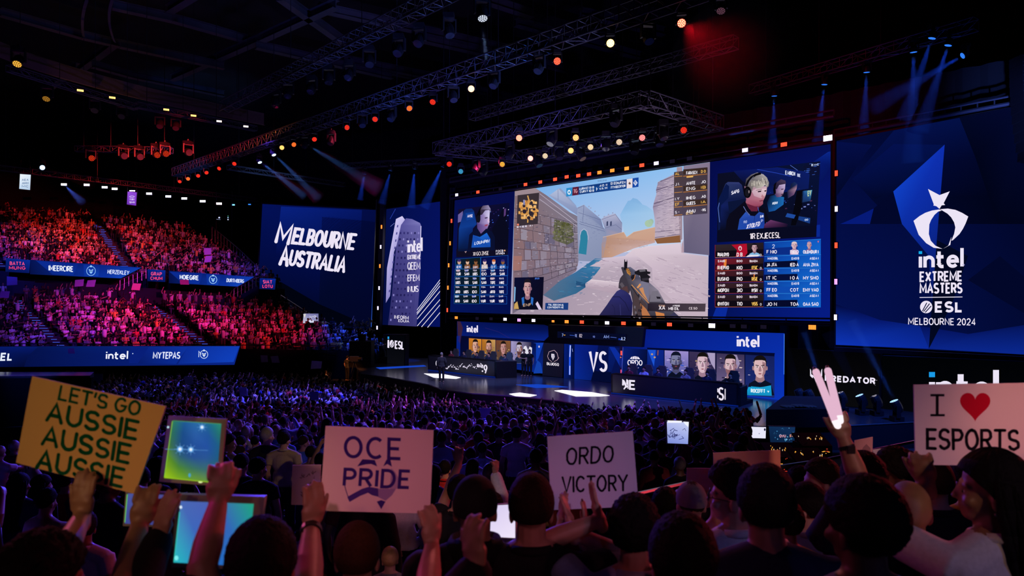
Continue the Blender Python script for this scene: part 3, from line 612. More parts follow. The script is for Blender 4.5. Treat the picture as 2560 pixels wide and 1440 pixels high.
p.text('EXTREME', (2301, 703), (2404, 701), (0, -22), 4.6, WHITE, 6, gap=.3, wide=.92); p.text('MASTERS', (2301, 732.5), (2404, 731.5), (0, -23), 4.8, WHITE, 6, gap=.3, wide=.92)
p.stroke([(2299, 743.7), (2406, 742.4)], 1.8, WHITE, 6)
p.ell(2315.5, 767.5, 15.4, 15.6, WHITE, 6, 28)
for a, b, c, d in ((2306, 778, 2317, 757), (2309, 779, 2324, 759), (2313, 781, 2328, 765)):
    p.stroke([(a, b), (c, d)], 2.4, NAVY, 7)
p.text('ESL', (2340, 778.5), (2404, 778), (0, -22), 6.2, WHITE, 6, gap=.34)
p.text('MELBOURNE 2024', (2271.5, 811), (2438, 812.5), (0, -15.5), 2.5, WHITE, 6, gap=.32)
p.build('picture', t)

# ---- left sign
t = led('led_screen', 'far blue LED screen reading MELBOURNE AUSTRALIA in brush lettering', 'LED screen', PS, [(656, 510), (941, 525), (928, 822), (640, 812)], 4)
p = Paint(PS, .006); Z7 = zmap(640, 480, 4.0)
p.poly([(656, 510), (941, 525), (928, 822), (640, 812)], ['#031056', '#030c42', '#020624', '#01040e'])
p.poly(Z7(250, 145, 1060, 180, 1040, 600, 660, 700, 200, 620), ['#08207e', '#051664', '#02072c', '#02082e', '#030c46'], 1)
p.poly(Z7(660, 250, 760, 245, 1190, 300, 1150, 1340, 630, 1120), ['#030a40', '#030a40', '#020834', '#020626', '#020828'], 1)
p.poly(Z7(30, 900, 250, 900, 630, 1120, 1150, 1345, 20, 1330), '#01030f', 2)
def italic_text(p, txt, p0, p1, up, wd, l, big0=1.22):
    """brush capitals: first letter taller"""
    for k, pl in enumerate(layout(txt, p0, p1, up, .36, .95)): p.stroke(pl, wd * R.uniform(.9, 1.1), WHITE, l, True)
italic_text(p, 'M', (690, 604), (720, 609), (11, -44), 8.6, 5)
italic_text(p, 'ELBOURNE', (731, 607), (882, 622), (8, -35), 7.6, 5)
italic_text(p, 'A', (700, 660), (717, 663), (7, -44), 8.2, 5)
italic_text(p, 'USTRALIA', (723, 661), (859, 679), (8, -34), 7.6, 5)
p.build('picture', t)

# ---- tower picture
t = led('led_screen', 'narrow blue LED screen showing a white tower and cable stays, left of main screen', 'LED screen', P2, [(966, 523), (1128, 500), (1117, 818), (956, 812)], 3)
p = Paint(P2, .006)
p.poly([(966, 523), (1128, 500), (1117, 818), (956, 812)], ['#040e46', '#05115e', '#051262', '#030b3a'])
p.poly(Z7(1400, 270, 1462, 240, 1500, 290, 1380, 600, 1340, 1040, 1298, 1110, 1310, 760), ['#cfc6f2', '#d8d0f6', '#b9b2e6', '#a9a2dc', '#8d86c8', '#8a83c4', '#b8b0e4'], 2)
p.poly(Z7(1500, 262, 1560, 270, 1640, 310, 1655, 345, 1640, 900, 1605, 1345, 1320, 1330, 1360, 1000, 1400, 560, 1450, 330), ['#5a569e', '#625ea6', '#7c78ba', '#6c68ac', '#4a468c', '#3c3978', '#2e2b66', '#33306e', '#484488', '#56529a'], 3)
for k in range(14):
    x = 1440 + k * 15; p.stroke(Z7(x, 380 + k * 3, x - 60 - k * 1, 1330), .5, '#2a2766', 4)
for k in range(15):
    y = 400 + k * 62; x = 1440 - k * 7
    for j in range(6): p.poly(Z7(x + j * 36, y, x + 14 + j * 36, y + 2, x + 12 + j * 36, y + 22, x - 2 + j * 36, y + 20), R.choice(['#1d1a50', '#2e2a6c', '#8680c4']), 5)
for k in range(10):
    y = 330 + k * 72; x = 1412 - k * 9; p.poly(Z7(x, y, x + 12, y, x + 8, y + 24, x - 4, y + 24), '#4c4894', 4)
p.stroke(Z7(1650, 340, 1640, 640), 1.5, '#e6e0fa', 5)
p.intel(Z7(1522, 605)[0], Z7(1658, 590)[0], (0, -30), 4.2, WHITE, 7)
for s_, y, x1, h in (('EXTREME', 672, 1645, 10), ('QEEM', 775, 1640, 17), ('EFEM', 890, 1632, 15), ('INUIS', 1000, 1622, 14)):
    p.text(s_, Z7(1518, y)[0], Z7(x1, y - 4)[0], (0, -h), 2.0, WHITE, 7)
p.text('INFORM', Z7(1385, 1265)[0], Z7(1525, 1275)[0], (0, -8), 1.3, WHITE, 7); p.text('EDUIA', Z7(1425, 1298)[0], Z7(1530, 1305)[0], (0, -6), 1.1, WHITE, 7)
for a in ((1610, 1180, 1930, 760), (1610, 1225, 1928, 830), (1612, 1270, 1925, 890), (1612, 1340, 1918, 985), (1655, 1350, 1915, 1040), (1715, 1355, 1912, 1120), (1608, 1210, 1930, 790)):
    p.stroke(Z7(*a), 1.5, '#efe8fb', 6)
p.stroke(Z7(1340, 270, 1395, 170), 1.2, '#2a3fae', 4); p.stroke(Z7(1345, 345, 1385, 310), .8, '#7d88d8', 4)
p.poly(Z7(1850, 720, 1900, 690, 1935, 620, 1928, 700), '#2a3390', 4)
p.build('picture', t)

# ---- main screen, left wing
ZA, ZB, ZC, ZD, ZE, ZG = zmap(1120, 380, 7.53), zmap(1120, 600, 6.262), zmap(1440, 380, 6.546), zmap(1440, 600, 6.26), zmap(1780, 380, 6.545), zmap(1780, 580, 5.76)
t = led('led_screen', 'left wing of main LED screen with player camera above blue score table', 'LED screen', PM, [(1137, 501), (1287, 478), (1276, 785), (1125, 780)], 2)
p = Paint(PM)
p.poly([(1137, 501), (1287, 478), (1276, 785), (1125, 780)], ['#050d4c', '#070c48', '#04104c', '#05155c'])
p.poly(ZA(195, 1078, 1160, 955, 1130, 1840, 165, 1870), ['#120d2e', '#0a0c30', '#080a22', '#0a0820'], 1)
for k in range(40):
    x = R.uniform(760, 1130); y = R.uniform(1030, 1700); s = R.uniform(6, 26)
    p.poly(ZA(x, y, x + s, y - 4, x + s, y + s * .6, x, y + s * .7), R.choice(['#1e3ca8', '#3a62d8', '#6a86e6', '#b9b4ee', '#25206a', '#e0d8f4', '#3c1a58']), 2)
p.poly(ZA(190, 1180, 280, 1110, 275, 1300, 185, 1330), '#6a5f9c', 2)
p.poly(ZA(300, 1100, 340, 1070, 450, 1065, 490, 1110, 540, 1360, 470, 1440, 420, 1870, 190, 1870, 205, 1440), ['#0c2a70'] * 4 + ['#0e3a8e', '#0b2a72', '#06123c', '#08183e', '#103a8c'], 3)
p.poly(ZA(330, 1150, 480, 1130, 490, 1250, 350, 1290), '#0f3f96', 4); p.text('ANSE', ZA(368, 1230)[0], ZA(462, 1222)[0], (0, -6), 1.4, '#d8d4f0', 5)
p.poly(ZA(1010, 1100, 1080, 1050, 1110, 1150, 1090, 1300, 1140, 1440, 1130, 1820, 840, 1820, 830, 1440, 950, 1250), '#090a1e', 4)
p.poly(ZA(1055, 1075, 1095, 1060, 1085, 1190, 1050, 1220), '#5a3a78', 5)
p.poly(ZA(600, 1100, 790, 1060, 780, 1230, 780, 1330, 745, 1430, 680, 1560, 560, 1560, 545, 1340), ['#6f5c9c', '#c8c0ea', '#d6cdf0', '#bba6d8', '#8a6aa8', '#6a4a80', '#584078', '#4a3c80'], 6)
p.poly(ZA(590, 1190, 600, 1080, 660, 1010, 760, 1000, 800, 1070, 800, 1130, 770, 1090, 700, 1100, 640, 1180), ['#2a2238', '#3c3048', '#584a60', '#8f84a8', '#9a90b8', '#5a5070', '#4a4058', '#3a3048', '#2a2238'], 7)
p.poly(ZA(770, 1240, 782, 1320, 755, 1330, 740, 1290), '#d8b8d8', 7); p.poly(ZA(690, 1370, 750, 1355, 745, 1395, 690, 1400), '#9a4868', 7); p.poly(ZA(690, 1235, 745, 1225, 745, 1245, 695, 1255), '#3a2848', 7)
p.poly(ZA(610, 1090, 640, 1020, 600, 1060, 560, 1140, 530, 1200, 545, 1320, 590, 1330, 610, 1280), '#07060e', 8); p.ell(*ZA(572, 1260)[0], 5.0, 9.5, '#10101c', 9)
p.poly(ZA(540, 1420, 620, 1540, 720, 1440, 830, 1500, 880, 1600, 880, 1850, 370, 1850, 400, 1560), '#0a1030', 7)
p.poly(ZA(470, 1560, 600, 1600, 730, 1520, 800, 1640, 800, 1790, 440, 1800), ['#1648a8', '#1a62c8', '#1e6ad4', '#1a50b4', '#164aa8', '#1a56b8'], 8)
p.text('LOUMPIN', ZA(500, 1745)[0], ZA(770, 1700)[0], (1, -7), 1.5, '#dfe6fa', 9)
p.poly(ZB(130, 145, 940, 95, 935, 240, 130, 270), '#0f0d22', 3)
p.text('XI GCI ZHSE', ZB(395, 245)[0], ZB(635, 230)[0], (0, -8.6), 1.2, '#e6d8dc', 4); p.text('FOCB', ZB(752, 190)[0], ZB(862, 182)[0], (0, -4.5), 1., '#e8e0f0', 4); p.text('NTVMEA', ZB(752, 230)[0], ZB(885, 220)[0], (0, -4.5), 1., '#e8e0f0', 4)
p.ell(*ZB(888, 165)[0], 1.8, 2, '#f0b890', 4); p.text('Y', ZB(262, 205)[0], ZB(290, 200)[0], (0, -4), 1., '#e8c0c0', 4)
ys = [(300, 462), (455, 570), (580, 705), (715, 850), (860, 995)]
for k, (a, b) in enumerate(ys):
    sl = 12 - 4 * k; xl = 118 - k * 6; xr = 940 - k * 5
    for (x0, x1, c0, c1) in ((xl, 508 - k * 4, '#0a1c34', '#0c1a1c'), (514 - k * 4, xr, '#060e44', '#071252')):
        y0 = a - (sl * 2.4 if x0 > 400 else 0); y1 = a - sl * (2.4 if x0 < 400 else 5)
        q = ZB(x0, y0, x1, y1, x1, b - sl * (1 if x0 < 400 else 2), x0, b)
        p.poly(q, [c0, c1, c1, c0], 3); p.stroke(q + [q[0]], .8, '#1b5fc0' if x0 > 400 else '#1a5aa0', 5)
        n = 3
        for j in range(n):
            xx = x0 + 18 + j * (x1 - x0) / n; ww = (x1 - x0) / n * .6
            if k == 0:
                p.ell(*ZB(xx + ww * .5, a + 45)[0], 4.2, 6.5, R.choice(['#c8a08a', '#d8b098', '#8a5a3a', '#e6c8c0']), 6); p.ell(*ZB(xx + ww * .5, a + 22)[0], 4.4, 3.2, R.choice(['#2a1a14', '#c86a3a', '#3a2a6a']), 7)
                p.poly(ZB(xx - 5, a + 85, xx + ww, a + 80, xx + ww + 8, b - 15, xx - 10, b - 8), R.choice(['#1e5aa8', '#2a7ac0', '#c8b8b0', '#7a4a2a']), 6)
                p.text(R.choice(['OT', 'TVS', 'IER', 'LUM', 'CB']), ZB(xx, b - 22)[0], ZB(xx + ww * .8, b - 24)[0], (0, -5), 1.0, '#e8e0f0', 8)
            else:
                p.text(R.choice(['SAR', 'TOA', 'EUN', 'MO', 'RAS']), ZB(xx, a + 35)[0], ZB(xx + ww * .75, a + 33)[0], (0, -3.6), 1.1, '#c8c0d8', 6)
                p.text(R.choice(['LIOES', 'IDO', 'VUIR', 'ARTO', 'MIKE', 'SAKI', 'TOFE']), ZB(xx, b - 18)[0], ZB(xx + ww * .85, b - 20)[0], (0, -6.2), 1.25, '#efe8f4', 6)
                if R.random() < .35: p.poly(ZB(xx, a + 8, xx + ww * .7, a + 6, xx + ww * .6, a + 40, xx + 6, a + 42), R.choice(['#1d7fc0', '#7fb4d8', '#b07a2a', '#2a4aa8', '#c89aa0']), 5)
p.build('picture', t)

# ---- main screen, centre: the game picture
t = led('led_screen', 'centre of main LED screen showing a game picture of stone walls and a rifle', 'LED screen', PM, [(1287, 478), (1774.5, 405), (1769.5, 796.5), (1276, 785)], 0)
p = Paint(PM)
p.poly([(1287, 478), (1774.5, 405), (1769.5, 796.5), (1276, 785)], ['#6ea6e0', '#86b8ea', '#d4c4d4', '#b4a4b8'])
p.poly([(1330, 474), (1720, 413), (1720, 620), (1440, 640)], ['#78b0e8', '#8fc0f0', '#c6d2ec', '#d2d8ee'], 1)
p.poly(ZC(720, 1030, 775, 930, 850, 800, 895, 792, 930, 752, 1000, 770, 1050, 815, 1090, 862, 1150, 880, 1200, 915, 1290, 985, 1310, 1260, 830, 1420, 780, 1300), ['#94bfe8', '#86b6e2', '#82b2e0', '#82b2e0', '#80b0de', '#82b2e0', '#86b4e0', '#8ab8e2', '#90bce4', '#96c0e6', '#a0c6e8', '#a8c8e6', '#a8c8e6', '#a4c6e6'], 2)
# tower right
p.poly(ZC(1645, 330, 1600, 365, 1345, 490, 1310, 620, 1315, 690, 1270, 840, 1258, 905, 1290, 1115, 1295, 1440, 1730, 1440, 1740, 340), ['#a898ac', '#a898ac', '#9a8ca4', '#8a7d98', '#b0a2b8', '#a496b0', '#9588a2', '#b4a6ba', '#b8a8ba', '#c4b0bc', '#b8a6b8'], 3)
for q in ((1340, 500, 1600, 395, 12), (1312, 625, 1600, 530, 16), (1312, 660, 1600, 560, 6), (1275, 845, 1600, 745, 16), (1262, 900, 1600, 800, 7), (1290, 1310, 1720, 1270, 8), (1290, 1400, 1710, 1345, 10)):
    p.stroke(ZC(*q[:4]), q[4] / 6.5, '#6a5c76', 4)
for k in range(46):
    x = R.uniform(1310, 1640); y = R.uniform(560, 1320); p.stroke(ZC(x, y, x + R.uniform(20, 90), y - R.uniform(3, 12)), .5, '#84748c', 4)
p.poly(ZC(1280, 1420, 1710, 1360, 1715, 1480, 1330, 1500), '#8a5c3c', 4)
p.poly(ZC(1740, 240, 1740, 1430, 1640 + 60, 1440, 1650, 330, 1650, 250), '#a08c9a', 4)
p.poly(ZC(1760, 230, 2192, 165, 2180, 1690) + ZD(1690, 195) + ZC(1755, 1100), ['#8a7c94', '#84768e', '#6c6480', '#625c78', '#7a7088'], 5)
p.poly(ZD(1655, 60, 1680, 0, 1690, 200, 1650, 195), '#b49aa8', 6)
# left buildings
p.poly(ZC(-330, 700, -255, 590, -205, 640, 5, 880, 20, 1000, -330, 640), '#8fa0c6', 3)
p.poly(ZA(1930, 800, 2070, 700, 2080, 690, 2440, 1060, 2430, 1190, 1890, 810), ['#a8b4d4', '#b2bcd8', '#a6b0d0', '#8c98be', '#8490b6', '#98a6ca'], 4)
p.stroke(ZA(2070, 700, 2075, 900), .8, '#66709a', 5)
p.poly(ZC(20, 910, 130, 860, 160, 890, 410, 1100, 440, 1220, 490, 1300, 500, 1440, 430, 1800, 20, 1780), ['#97a2c2', '#a6aeca', '#9aa4c4', '#7c88b0', '#7480a8', '#8690b2', '#8a94b4', '#8490b0', '#8a94b4'], 4)
for q in ((30, 920, 130, 875), (40, 990, 400, 1110), (60, 1140, 470, 1260), (50, 1170, 470, 1300), (130, 870, 110, 1130)): p.stroke(ZC(*q), .9, '#5c6690', 5)
for k in range(40):
    x = R.uniform(50, 420); y = 960 + (x - 50) * .45 + R.uniform(0, 420); p.stroke(ZC(x, y, x + R.uniform(10, 40), y + R.uniform(2, 8)), .6, '#717ca4', 5)
p.poly(ZC(70, 1440, 70, 1370, 90, 1300, 130, 1270, 170, 1300, 190, 1380, 190, 1450) + ZD(160, 230, 40, 210), '#2c7f9e', 6); p.stroke(ZC(62, 1440, 64, 1365, 86, 1290, 130, 1258, 178, 1292, 200, 1380, 200, 1440), 1.4, '#b6bcd2', 6)
p.poly(ZC(415, 1095, 480, 1050, 640, 1005, 755, 1160, 750, 1310, 830, 1420, 480, 1440, 470, 1250), ['#a8accb', '#b0b2cf', '#b4b4ce', '#8e92b4', '#8a8eae', '#b09aa4', '#9096b4', '#8a90b2'], 3)
for q in ((420, 1105, 640, 1025), (640, 1015, 750, 1165), (480, 1245, 650, 1190), (650, 1190, 750, 1270)): p.stroke(ZC(*q), .9, '#666c94', 5)
for x in (500, 560): p.poly(ZC(x, 1140, x + 26, 1130, x + 24, 1205, x - 2, 1212), '#3c4468', 5)
for x, y in ((450, 1070), (520, 1035), (590, 1010), (230, 930), (300, 985), (360, 1050), (200, 905)): p.poly(ZC(x, y, x + 22, y - 6, x + 22, y - 26, x, y - 20), '#9aa2c2', 4)
p.poly(ZC(440, 1400, 780, 1310, 830, 1400, 940, 1310, 1295, 1230, 1290, 1450) + ZD(1240, 40, 910, 130, 560, 270, 400, 280, 400, 60), ['#b48c78', '#c49a84', '#c8a08a', '#c09684', '#cca48e', '#c89c88', '#c4a09a', '#c8a8a4', '#c49a84', '#b88e78', '#b48a74'], 4)
for k in range(30):
    x = R.uniform(450, 1270); y = R.uniform(1380, 1700); p.stroke(ZC(x, y, x + R.uniform(10, 50), y - R.uniform(0, 8)), .7, R.choice(['#9a705e', '#a88070', '#8f92a8', '#d8b8a4']), 5)
p.stroke(ZC(440, 1395, 780, 1312, 830, 1395, 945, 1312, 1290, 1232), 1.2, '#d8b49c', 5)
p.ell(*ZC(1190, 1170)[0], 10, 9, '#a8c4a8', 3); p.ell(*ZC(1230, 1140)[0], 6, 7, '#9cbca8', 3)
# left wall with courses
p.poly([(1287, 478), (1338, 470), (1366, 488), (1425, 531), (1443, 540), (1446, 655), (1440, 678), (1400, 706), (1358, 738), (1281, 785), (1284, 600)], ['#806a70', '#8a747a', '#7c6e7c', '#8a8298', '#7c7688', '#84788a', '#807488', '#7c6e82', '#766a80', '#75697e', '#8a6a6c'], 5)
p.poly([(1287, 478), (1338, 470), (1349, 478), (1346, 485), (1287, 490)], '#9c8890', 6)
for (x0, y0, x1, y1) in ((1349, 484, 1443, 556), (1349, 498, 1443, 566)): p.stroke([(x0, y0), (x1, y1)], 1.3, '#b8aec0', 6)
rows = [(520, 560), (545, 582), (568, 598), (598, 622), (621, 634), (652, 645), (680, 655), (706, 664), (733, 671)]
for i, (a, b) in enumerate(rows):
    p.stroke([(1285, a), (1443, b)], 1.1, '#463c4a', 6)
    if i < len(rows) - 1:
        a2, b2 = rows[i + 1]
        for k in range(7):
            f = (k + .5 + jit(.3)) / 7; f = f ** .8; x = 1287 + (1441 - 1287) * f
            if i > 6 and f < .5: continue
            ya, yb = a + (b - a) * f, a2 + (b2 - a2) * f
            p.stroke([(x, ya), (x + 1, yb)], 1.0, '#463c4a', 6)
            if R.random() < .6:
                f2 = min(1, f + .11); x2 = 1287 + (1441 - 1287) * f2; c = R.choice(['#8d8296', '#7a7088', '#8f8292', '#6c647c', '#948a9a', '#807688'])
                p.poly([(x + 2, ya + 1.5), (x2, a + (b - a) * f2 + 1.5), (x2, a2 + (b2 - a2) * f2 - 1.5), (x + 2, yb - 1.5)], c, 5.5)
for k in range(16):
    x = R.uniform(1383, 1428); y = 545 + (x - 1383) * .3 + R.uniform(0, 45); p.ell(x, y, R.uniform(2, 5), R.uniform(2, 4), R.choice(['#63663c', '#6e6f48', '#54562f', '#7a7a58']), 6, 8)
p.poly([(1283, 640), (1305, 640), (1303, 676), (1282, 676)], '#a0726c', 6)
for k in range(420):
    f = R.random(); x = 1285 + 156 * f; y0 = 486 + (556 - 486) * f; y1 = 782 - (782 - 678) * f; y = R.uniform(y0 + 4, y1 - 4); a = R.uniform(1.5, 6)
    p.poly([(x, y), (x + a, y + jit(1)), (x + a * .8, y + R.uniform(.6, 2.2)), (x - .5, y + R.uniform(.5, 2))], R.choice(['#5c5468', '#a094a6', '#6e6478', '#b0a4b4', '#8a6c70', '#756a80']), 6)
p.poly([(1386, 548), (1432, 560), (1434, 604), (1418, 612), (1384, 600)], ['#5a5a44', '#64644c', '#545640', '#5e5e4a', '#66644e'], 5.8)
for k in range(60):
    x = R.uniform(1384, 1432); y = 548 + (x - 1384) * .3 + R.uniform(0, 48); p.ell(x, y, R.uniform(1, 4), R.uniform(1, 3), R.choice(['#6c6c58', '#4c4e36', '#7c7868', '#5c5e40']), 6.2, 7)
# ground
p.poly([(1280, 785), (1358, 738), (1440, 680), (1505, 646), (1562, 640), (1585, 622), (1702, 608), (1706, 632), (1770, 642), (1769.5, 796.5)], ['#9c8ca0', '#a090a4', '#b8a8b8', '#d2c0d0', '#d8c6d4', '#dccbd6', '#d4c2ce', '#c8b6c4', '#c0aebd', '#c6b2c0'], 6)
p.poly(ZD(0, 500, 300, 290, 420, 300, 330, 350, 215, 410, 390, 425, 320, 520, 230, 620, 145, 680, 150, 740, 0, 840) + [(1385, 752), (1358, 738), (1400, 702)], ['#3a6f9c', '#2f6e9c', '#3c7ca8', '#3f7fa8', '#34749e', '#3a7ca8', '#2f6f9c', '#2c6894', '#2a648e', '#2a5f8a', '#34688e', '#4a6a88', '#566c88', '#4a6e90'], 7)
p.poly(ZD(0, 640, 145, 680, 150, 740, 0, 700), '#24507a', 8)
p.poly(ZD(145, 680, 230, 620, 680, 670, 660, 760, 600, 840, 300, 770, 150, 740), ['#c4b0c0', '#dccad4', '#d6c4d0', '#b8a2b2', '#b09aac', '#b8a4b4', '#b09cae'], 7)
p.stroke(ZD(230, 620, 680, 665), 1.2, '#e6d8e0', 8)
for k in range(60):
    x = R.uniform(0, 1100); y = R.uniform(300, 1180)
    if x > 660: x += 560; y = 250 + (y - 300) * .9
    a = R.uniform(30, 120); p.stroke(ZD(x, y, x + a, y + R.uniform(-12, 40)), R.uniform(.6, 1.5), R.choice(['#b09cb0', '#a894a8', '#d8c6d2', '#bda8b8']), 7)
p.poly(ZD(920, 140, 1130, 95, 1630, 55, 1645, 200, 2070, 260, 2060, 980, 1500, 940, 1200, 660, 1190, 440, 930, 230), ['#dccad6', '#e4d4de', '#dccbd8', '#d6c4d2', '#c4b2c0', '#c2aebe', '#cab6c6', '#c4b0c0', '#ccb8c8', '#d8c6d2'], 7)
for k in range(40):
    x = R.uniform(950, 2000); y = 200 + (x - 950) * .35 + R.uniform(-60, 420); a = R.uniform(40, 160); p.stroke(ZD(x, y, x + a, y + a * .35), R.uniform(.7, 2), R.choice(['#b4a0b2', '#ad99ac', '#d6c4d0']), 8)
for k in range(300):
    x = R.uniform(1300, 1764); y = 690 + (x - 1440) ** 2 * .0002 + R.uniform(-40, 100)
    if y > 790 or (x < 1440 and y < 785 - (x - 1283) * .62) or y < 640: continue
    a = R.uniform(3, 12); c = R.choice(['#c0aebe', '#b09cae', '#dccdd8', '#cdbac8', '#a894a8'])
    if x < 1470 and y < 745: c = R.choice(['#2f6a94', '#2a5c84', '#4584ac', '#38749c'])
    p.stroke([(x, y), (x + a, y + jit(2) + a * (.2 if x > 1600 else -.05))], R.uniform(.5, 1.6), c, 8)
for k in range(150):
    x = R.uniform(1640, 1700); y = R.uniform(450, 590); a = R.uniform(3, 12); p.stroke([(x, y), (min(1701, x + a), y - a * .12)], R.uniform(.4, 1.1), R.choice(['#8d7d95', '#ccbac8', '#7c6e88', '#d6c6d0']), 4.5)
# rifle and arm
p.poly(ZD(350, 1195, 480, 1020, 560, 900, 640, 800, 700, 770, 780, 790, 850, 870, 885, 980, 880, 1110, 870, 1215), ['#28244e', '#2a2858', '#2c2c68', '#34346e', '#30306a', '#2a2a62', '#26265c', '#22225a', '#1c1c4a', '#1c1c48'], 9)
p.stroke(ZD(570, 890, 680, 890, 770, 980, 830, 1110), 1.4, '#171738', 10); p.stroke(ZD(560, 1010, 600, 1060, 610, 1190), 1, '#1a1a40', 10); p.stroke(ZD(690, 1010, 700, 1190), 1, '#3c3c78', 10)
p.poly(ZD(720, 560, 740, 540, 800, 610, 850, 780, 830, 840, 770, 800, 700, 770, 665, 750, 670, 680, 690, 600), '#3c3642', 10); p.poly(ZD(680, 690, 720, 660, 760, 720, 720, 750), '#5a525c', 11); p.poly(ZD(690, 770, 770, 790, 830, 840, 800, 720, 720, 740), '#5c3c3c', 10)
p.poly(ZD(705, 430, 740, 418, 760, 450, 800, 430, 850, 420, 960, 500, 1010, 600, 1150, 670, 1290, 790, 1390, 980, 1630, 1218, 890, 1212, 885, 960, 850, 800, 790, 600, 740, 540), ['#3a3844', '#4a4856', '#3c3a48', '#55546a', '#6a6a84', '#5a5c74', '#4c4c60', '#6e6a80', '#8a8294', '#5a5666', '#3c3a48', '#2c2a36', '#3a3440', '#3a3642', '#423e4a', '#38343e'], 11)
p.poly(ZD(755, 305, 765, 300, 770, 340, 790, 340, 798, 300, 805, 350, 800, 470, 750, 470), '#17151d', 12)
p.poly(ZD(780, 450, 820, 440, 860, 520, 850, 560, 800, 520), '#b57a3c', 12)
for k in range(5): p.stroke(ZD(790 + k * 16, 460 + k * 24, 830 + k * 10, 450 + k * 24), 1.2, '#1c1a24', 13)
p.poly(ZD(855, 580, 880, 545, 925, 540, 915, 600, 880, 640), '#1c1a24', 12); p.stroke(ZD(880, 640, 915, 600, 925, 545), 1.5, '#c87a3a', 13)
p.poly(ZD(990, 680, 1040, 640, 1140, 690, 1140, 980, 1000, 740, 950, 750), '#77748a', 12); p.poly(ZD(985, 760, 1050, 740, 1070, 830, 1130, 960, 1050, 870), '#c98a5c', 13)
p.poly(ZD(950, 740, 1000, 680, 1020, 700, 970, 760), '#d8945a', 13); p.stroke(ZD(870, 700, 960, 800, 1140, 990), 1.8, '#d8904e', 13); p.stroke(ZD(860, 720, 1000, 920), 2.5, '#2a2630', 13)
p.poly(ZD(900, 800, 1010, 900, 1110, 1020, 1120, 1215, 890, 1212), '#4a3c40', 12); p.poly(ZD(1000, 980, 1100, 1080, 1180, 1215, 1040, 1215), '#b9744a', 13)
for k in range(12):
    x = R.uniform(890, 1020); y = R.uniform(830, 1190); p.poly(ZD(x, y, x + 24, y + 10, x + 20, y + 50, x - 4, y + 38), R.choice(['#1c1a22', '#6a6470', '#2c2832']), 13)
p.poly(ZD(1190, 800, 1280, 795, 1330, 960, 1150, 970), '#76707e', 12); p.poly(ZD(1255, 885, 1320, 890, 1325, 920, 1270, 920), '#201c26', 13); p.poly(ZD(1150, 970, 1390, 985, 1400, 1010, 1160, 1000), '#3a343e', 13)
p.poly(ZD(915, 500, 980, 465, 1105, 458, 1115, 490, 1165, 500, 1160, 530, 1115, 535, 1170, 580, 1140, 600, 1145, 670, 1020, 640, 1000, 560, 920, 530), '#1b1920', 13); p.poly(ZD(985, 470, 1085, 462, 1090, 490, 1000, 500), '#6a6670', 14); p.poly(ZD(1030, 600, 1130, 590, 1140, 625, 1040, 640), '#34303a', 14)
p.poly(ZD(1240, 1120, 1380, 1150, 1390, 1215, 1260, 1215), '#d0824a', 13); p.poly(ZD(1540, 1130, 1640, 1220, 1420, 1215), '#3c3a58', 13)
# overlays
p.poly(ZA(1310, 815, 1715, 765, 1690, 1355, 1295, 1395), '#392f36', 8)
for k in range(58):
    a = R.uniform(0, 6.28); r = R.choice([1, 1, .8, .45]) * R.uniform(.75, 1.0); x = 1505 + 175 * r * math.cos(a); y = 1085 + 200 * r * math.sin(a)
    p.rect(*ZA(x - R.uniform(14, 36), y - R.uniform(14, 34))[0], *ZA(x + R.uniform(14, 36), y + R.uniform(14, 34))[0], R.choice(['#e0a458', '#d8984a', '#f0bc78', '#c88644']), 9)
p.stroke(ZA(1500, 820, 1520, 900, 1510, 1180, 1500, 1330), 3, '#dfa656', 9)
for x, y in ((1430, 1010), (1570, 960), (1440, 1120), (1560, 1150), (1520, 1240), (1620, 1080)): p.ell(*ZA(x, y)[0], R.uniform(3, 6), R.uniform(3, 6), '#2c2430', 10, 9)
p.rect(*ZA(1415, 900)[0], *ZA(1450, 1000)[0], '#8a8ab8', 10); p.ell(*ZA(1318, 1368)[0], 2.6, 2.8, '#e8806a', 10)
p.text('EI EE 4I', ZA(1300, 1425)[0], ZA(1590, 1395)[0], (0, -3), 1.2, '#e0d8e4', 9)
p.poly(ZA(2228, 680, 2560, 638) + ZC(1025, 415, 1022, 570) + ZA(2560, 790, 2225, 840), ['#15549c', '#123a7a', '#123a86', '#123a86', '#0f3474', '#15549c'], 9)
p.poly(ZA(2228, 680, 2345, 667, 2338, 823, 2225, 838), '#2a8ccc', 10); p.poly(ZA(2345, 667, 2460, 650, 2455, 806, 2338, 823), '#5a1a34', 10)
p.ell(*ZA(2280, 758)[0], 4.2, 6, '#e6f2fa', 11); p.ell(*ZA(2280, 758)[0], 2, 3, '#2a8ccc', 12); p.text('TG', ZA(2365, 775)[0], ZA(2430, 765)[0], (0, -9), 1.6, '#d89aa8', 11)
p.poly(ZC(830, 447, 925, 432, 922, 585, 828, 597), '#e8dce0', 10); p.poly(ZC(930, 430, 1025, 415, 1022, 570, 927, 582), '#1648a4', 10); p.ell(*ZC(972, 505)[0], 5.5, 7.5, '#dfe6f8', 11, 4); p.text('5', ZC(955, 525)[0], ZC(985, 520)[0], (0, -6), 1.2, '#1648a4', 12)
p.poly(ZC(855, 515, 880, 485, 900, 520, 880, 535), '#6a4a44', 11)
p.text('LURAST 8 I B', ZC(60, 620)[0], ZC(292, 592)[0], (0, -5), 1.1, '#e8eef8', 11); p.text('CURVT IEI B', ZC(66, 668)[0], ZC(292, 645)[0], (0, -5), 1.1, '#e8eef8', 11)
p.text('40 II', ZC(385, 570)[0], ZC(508, 550)[0], (0, -4.5), 1.1, '#e8eef8', 11); p.text('VA M', ZC(382, 620)[0], ZC(508, 602)[0], (0, -5), 1.1, '#e8eef8', 11); p.poly(ZC(332, 575, 352, 600, 334, 640), '#e8eef8', 11)
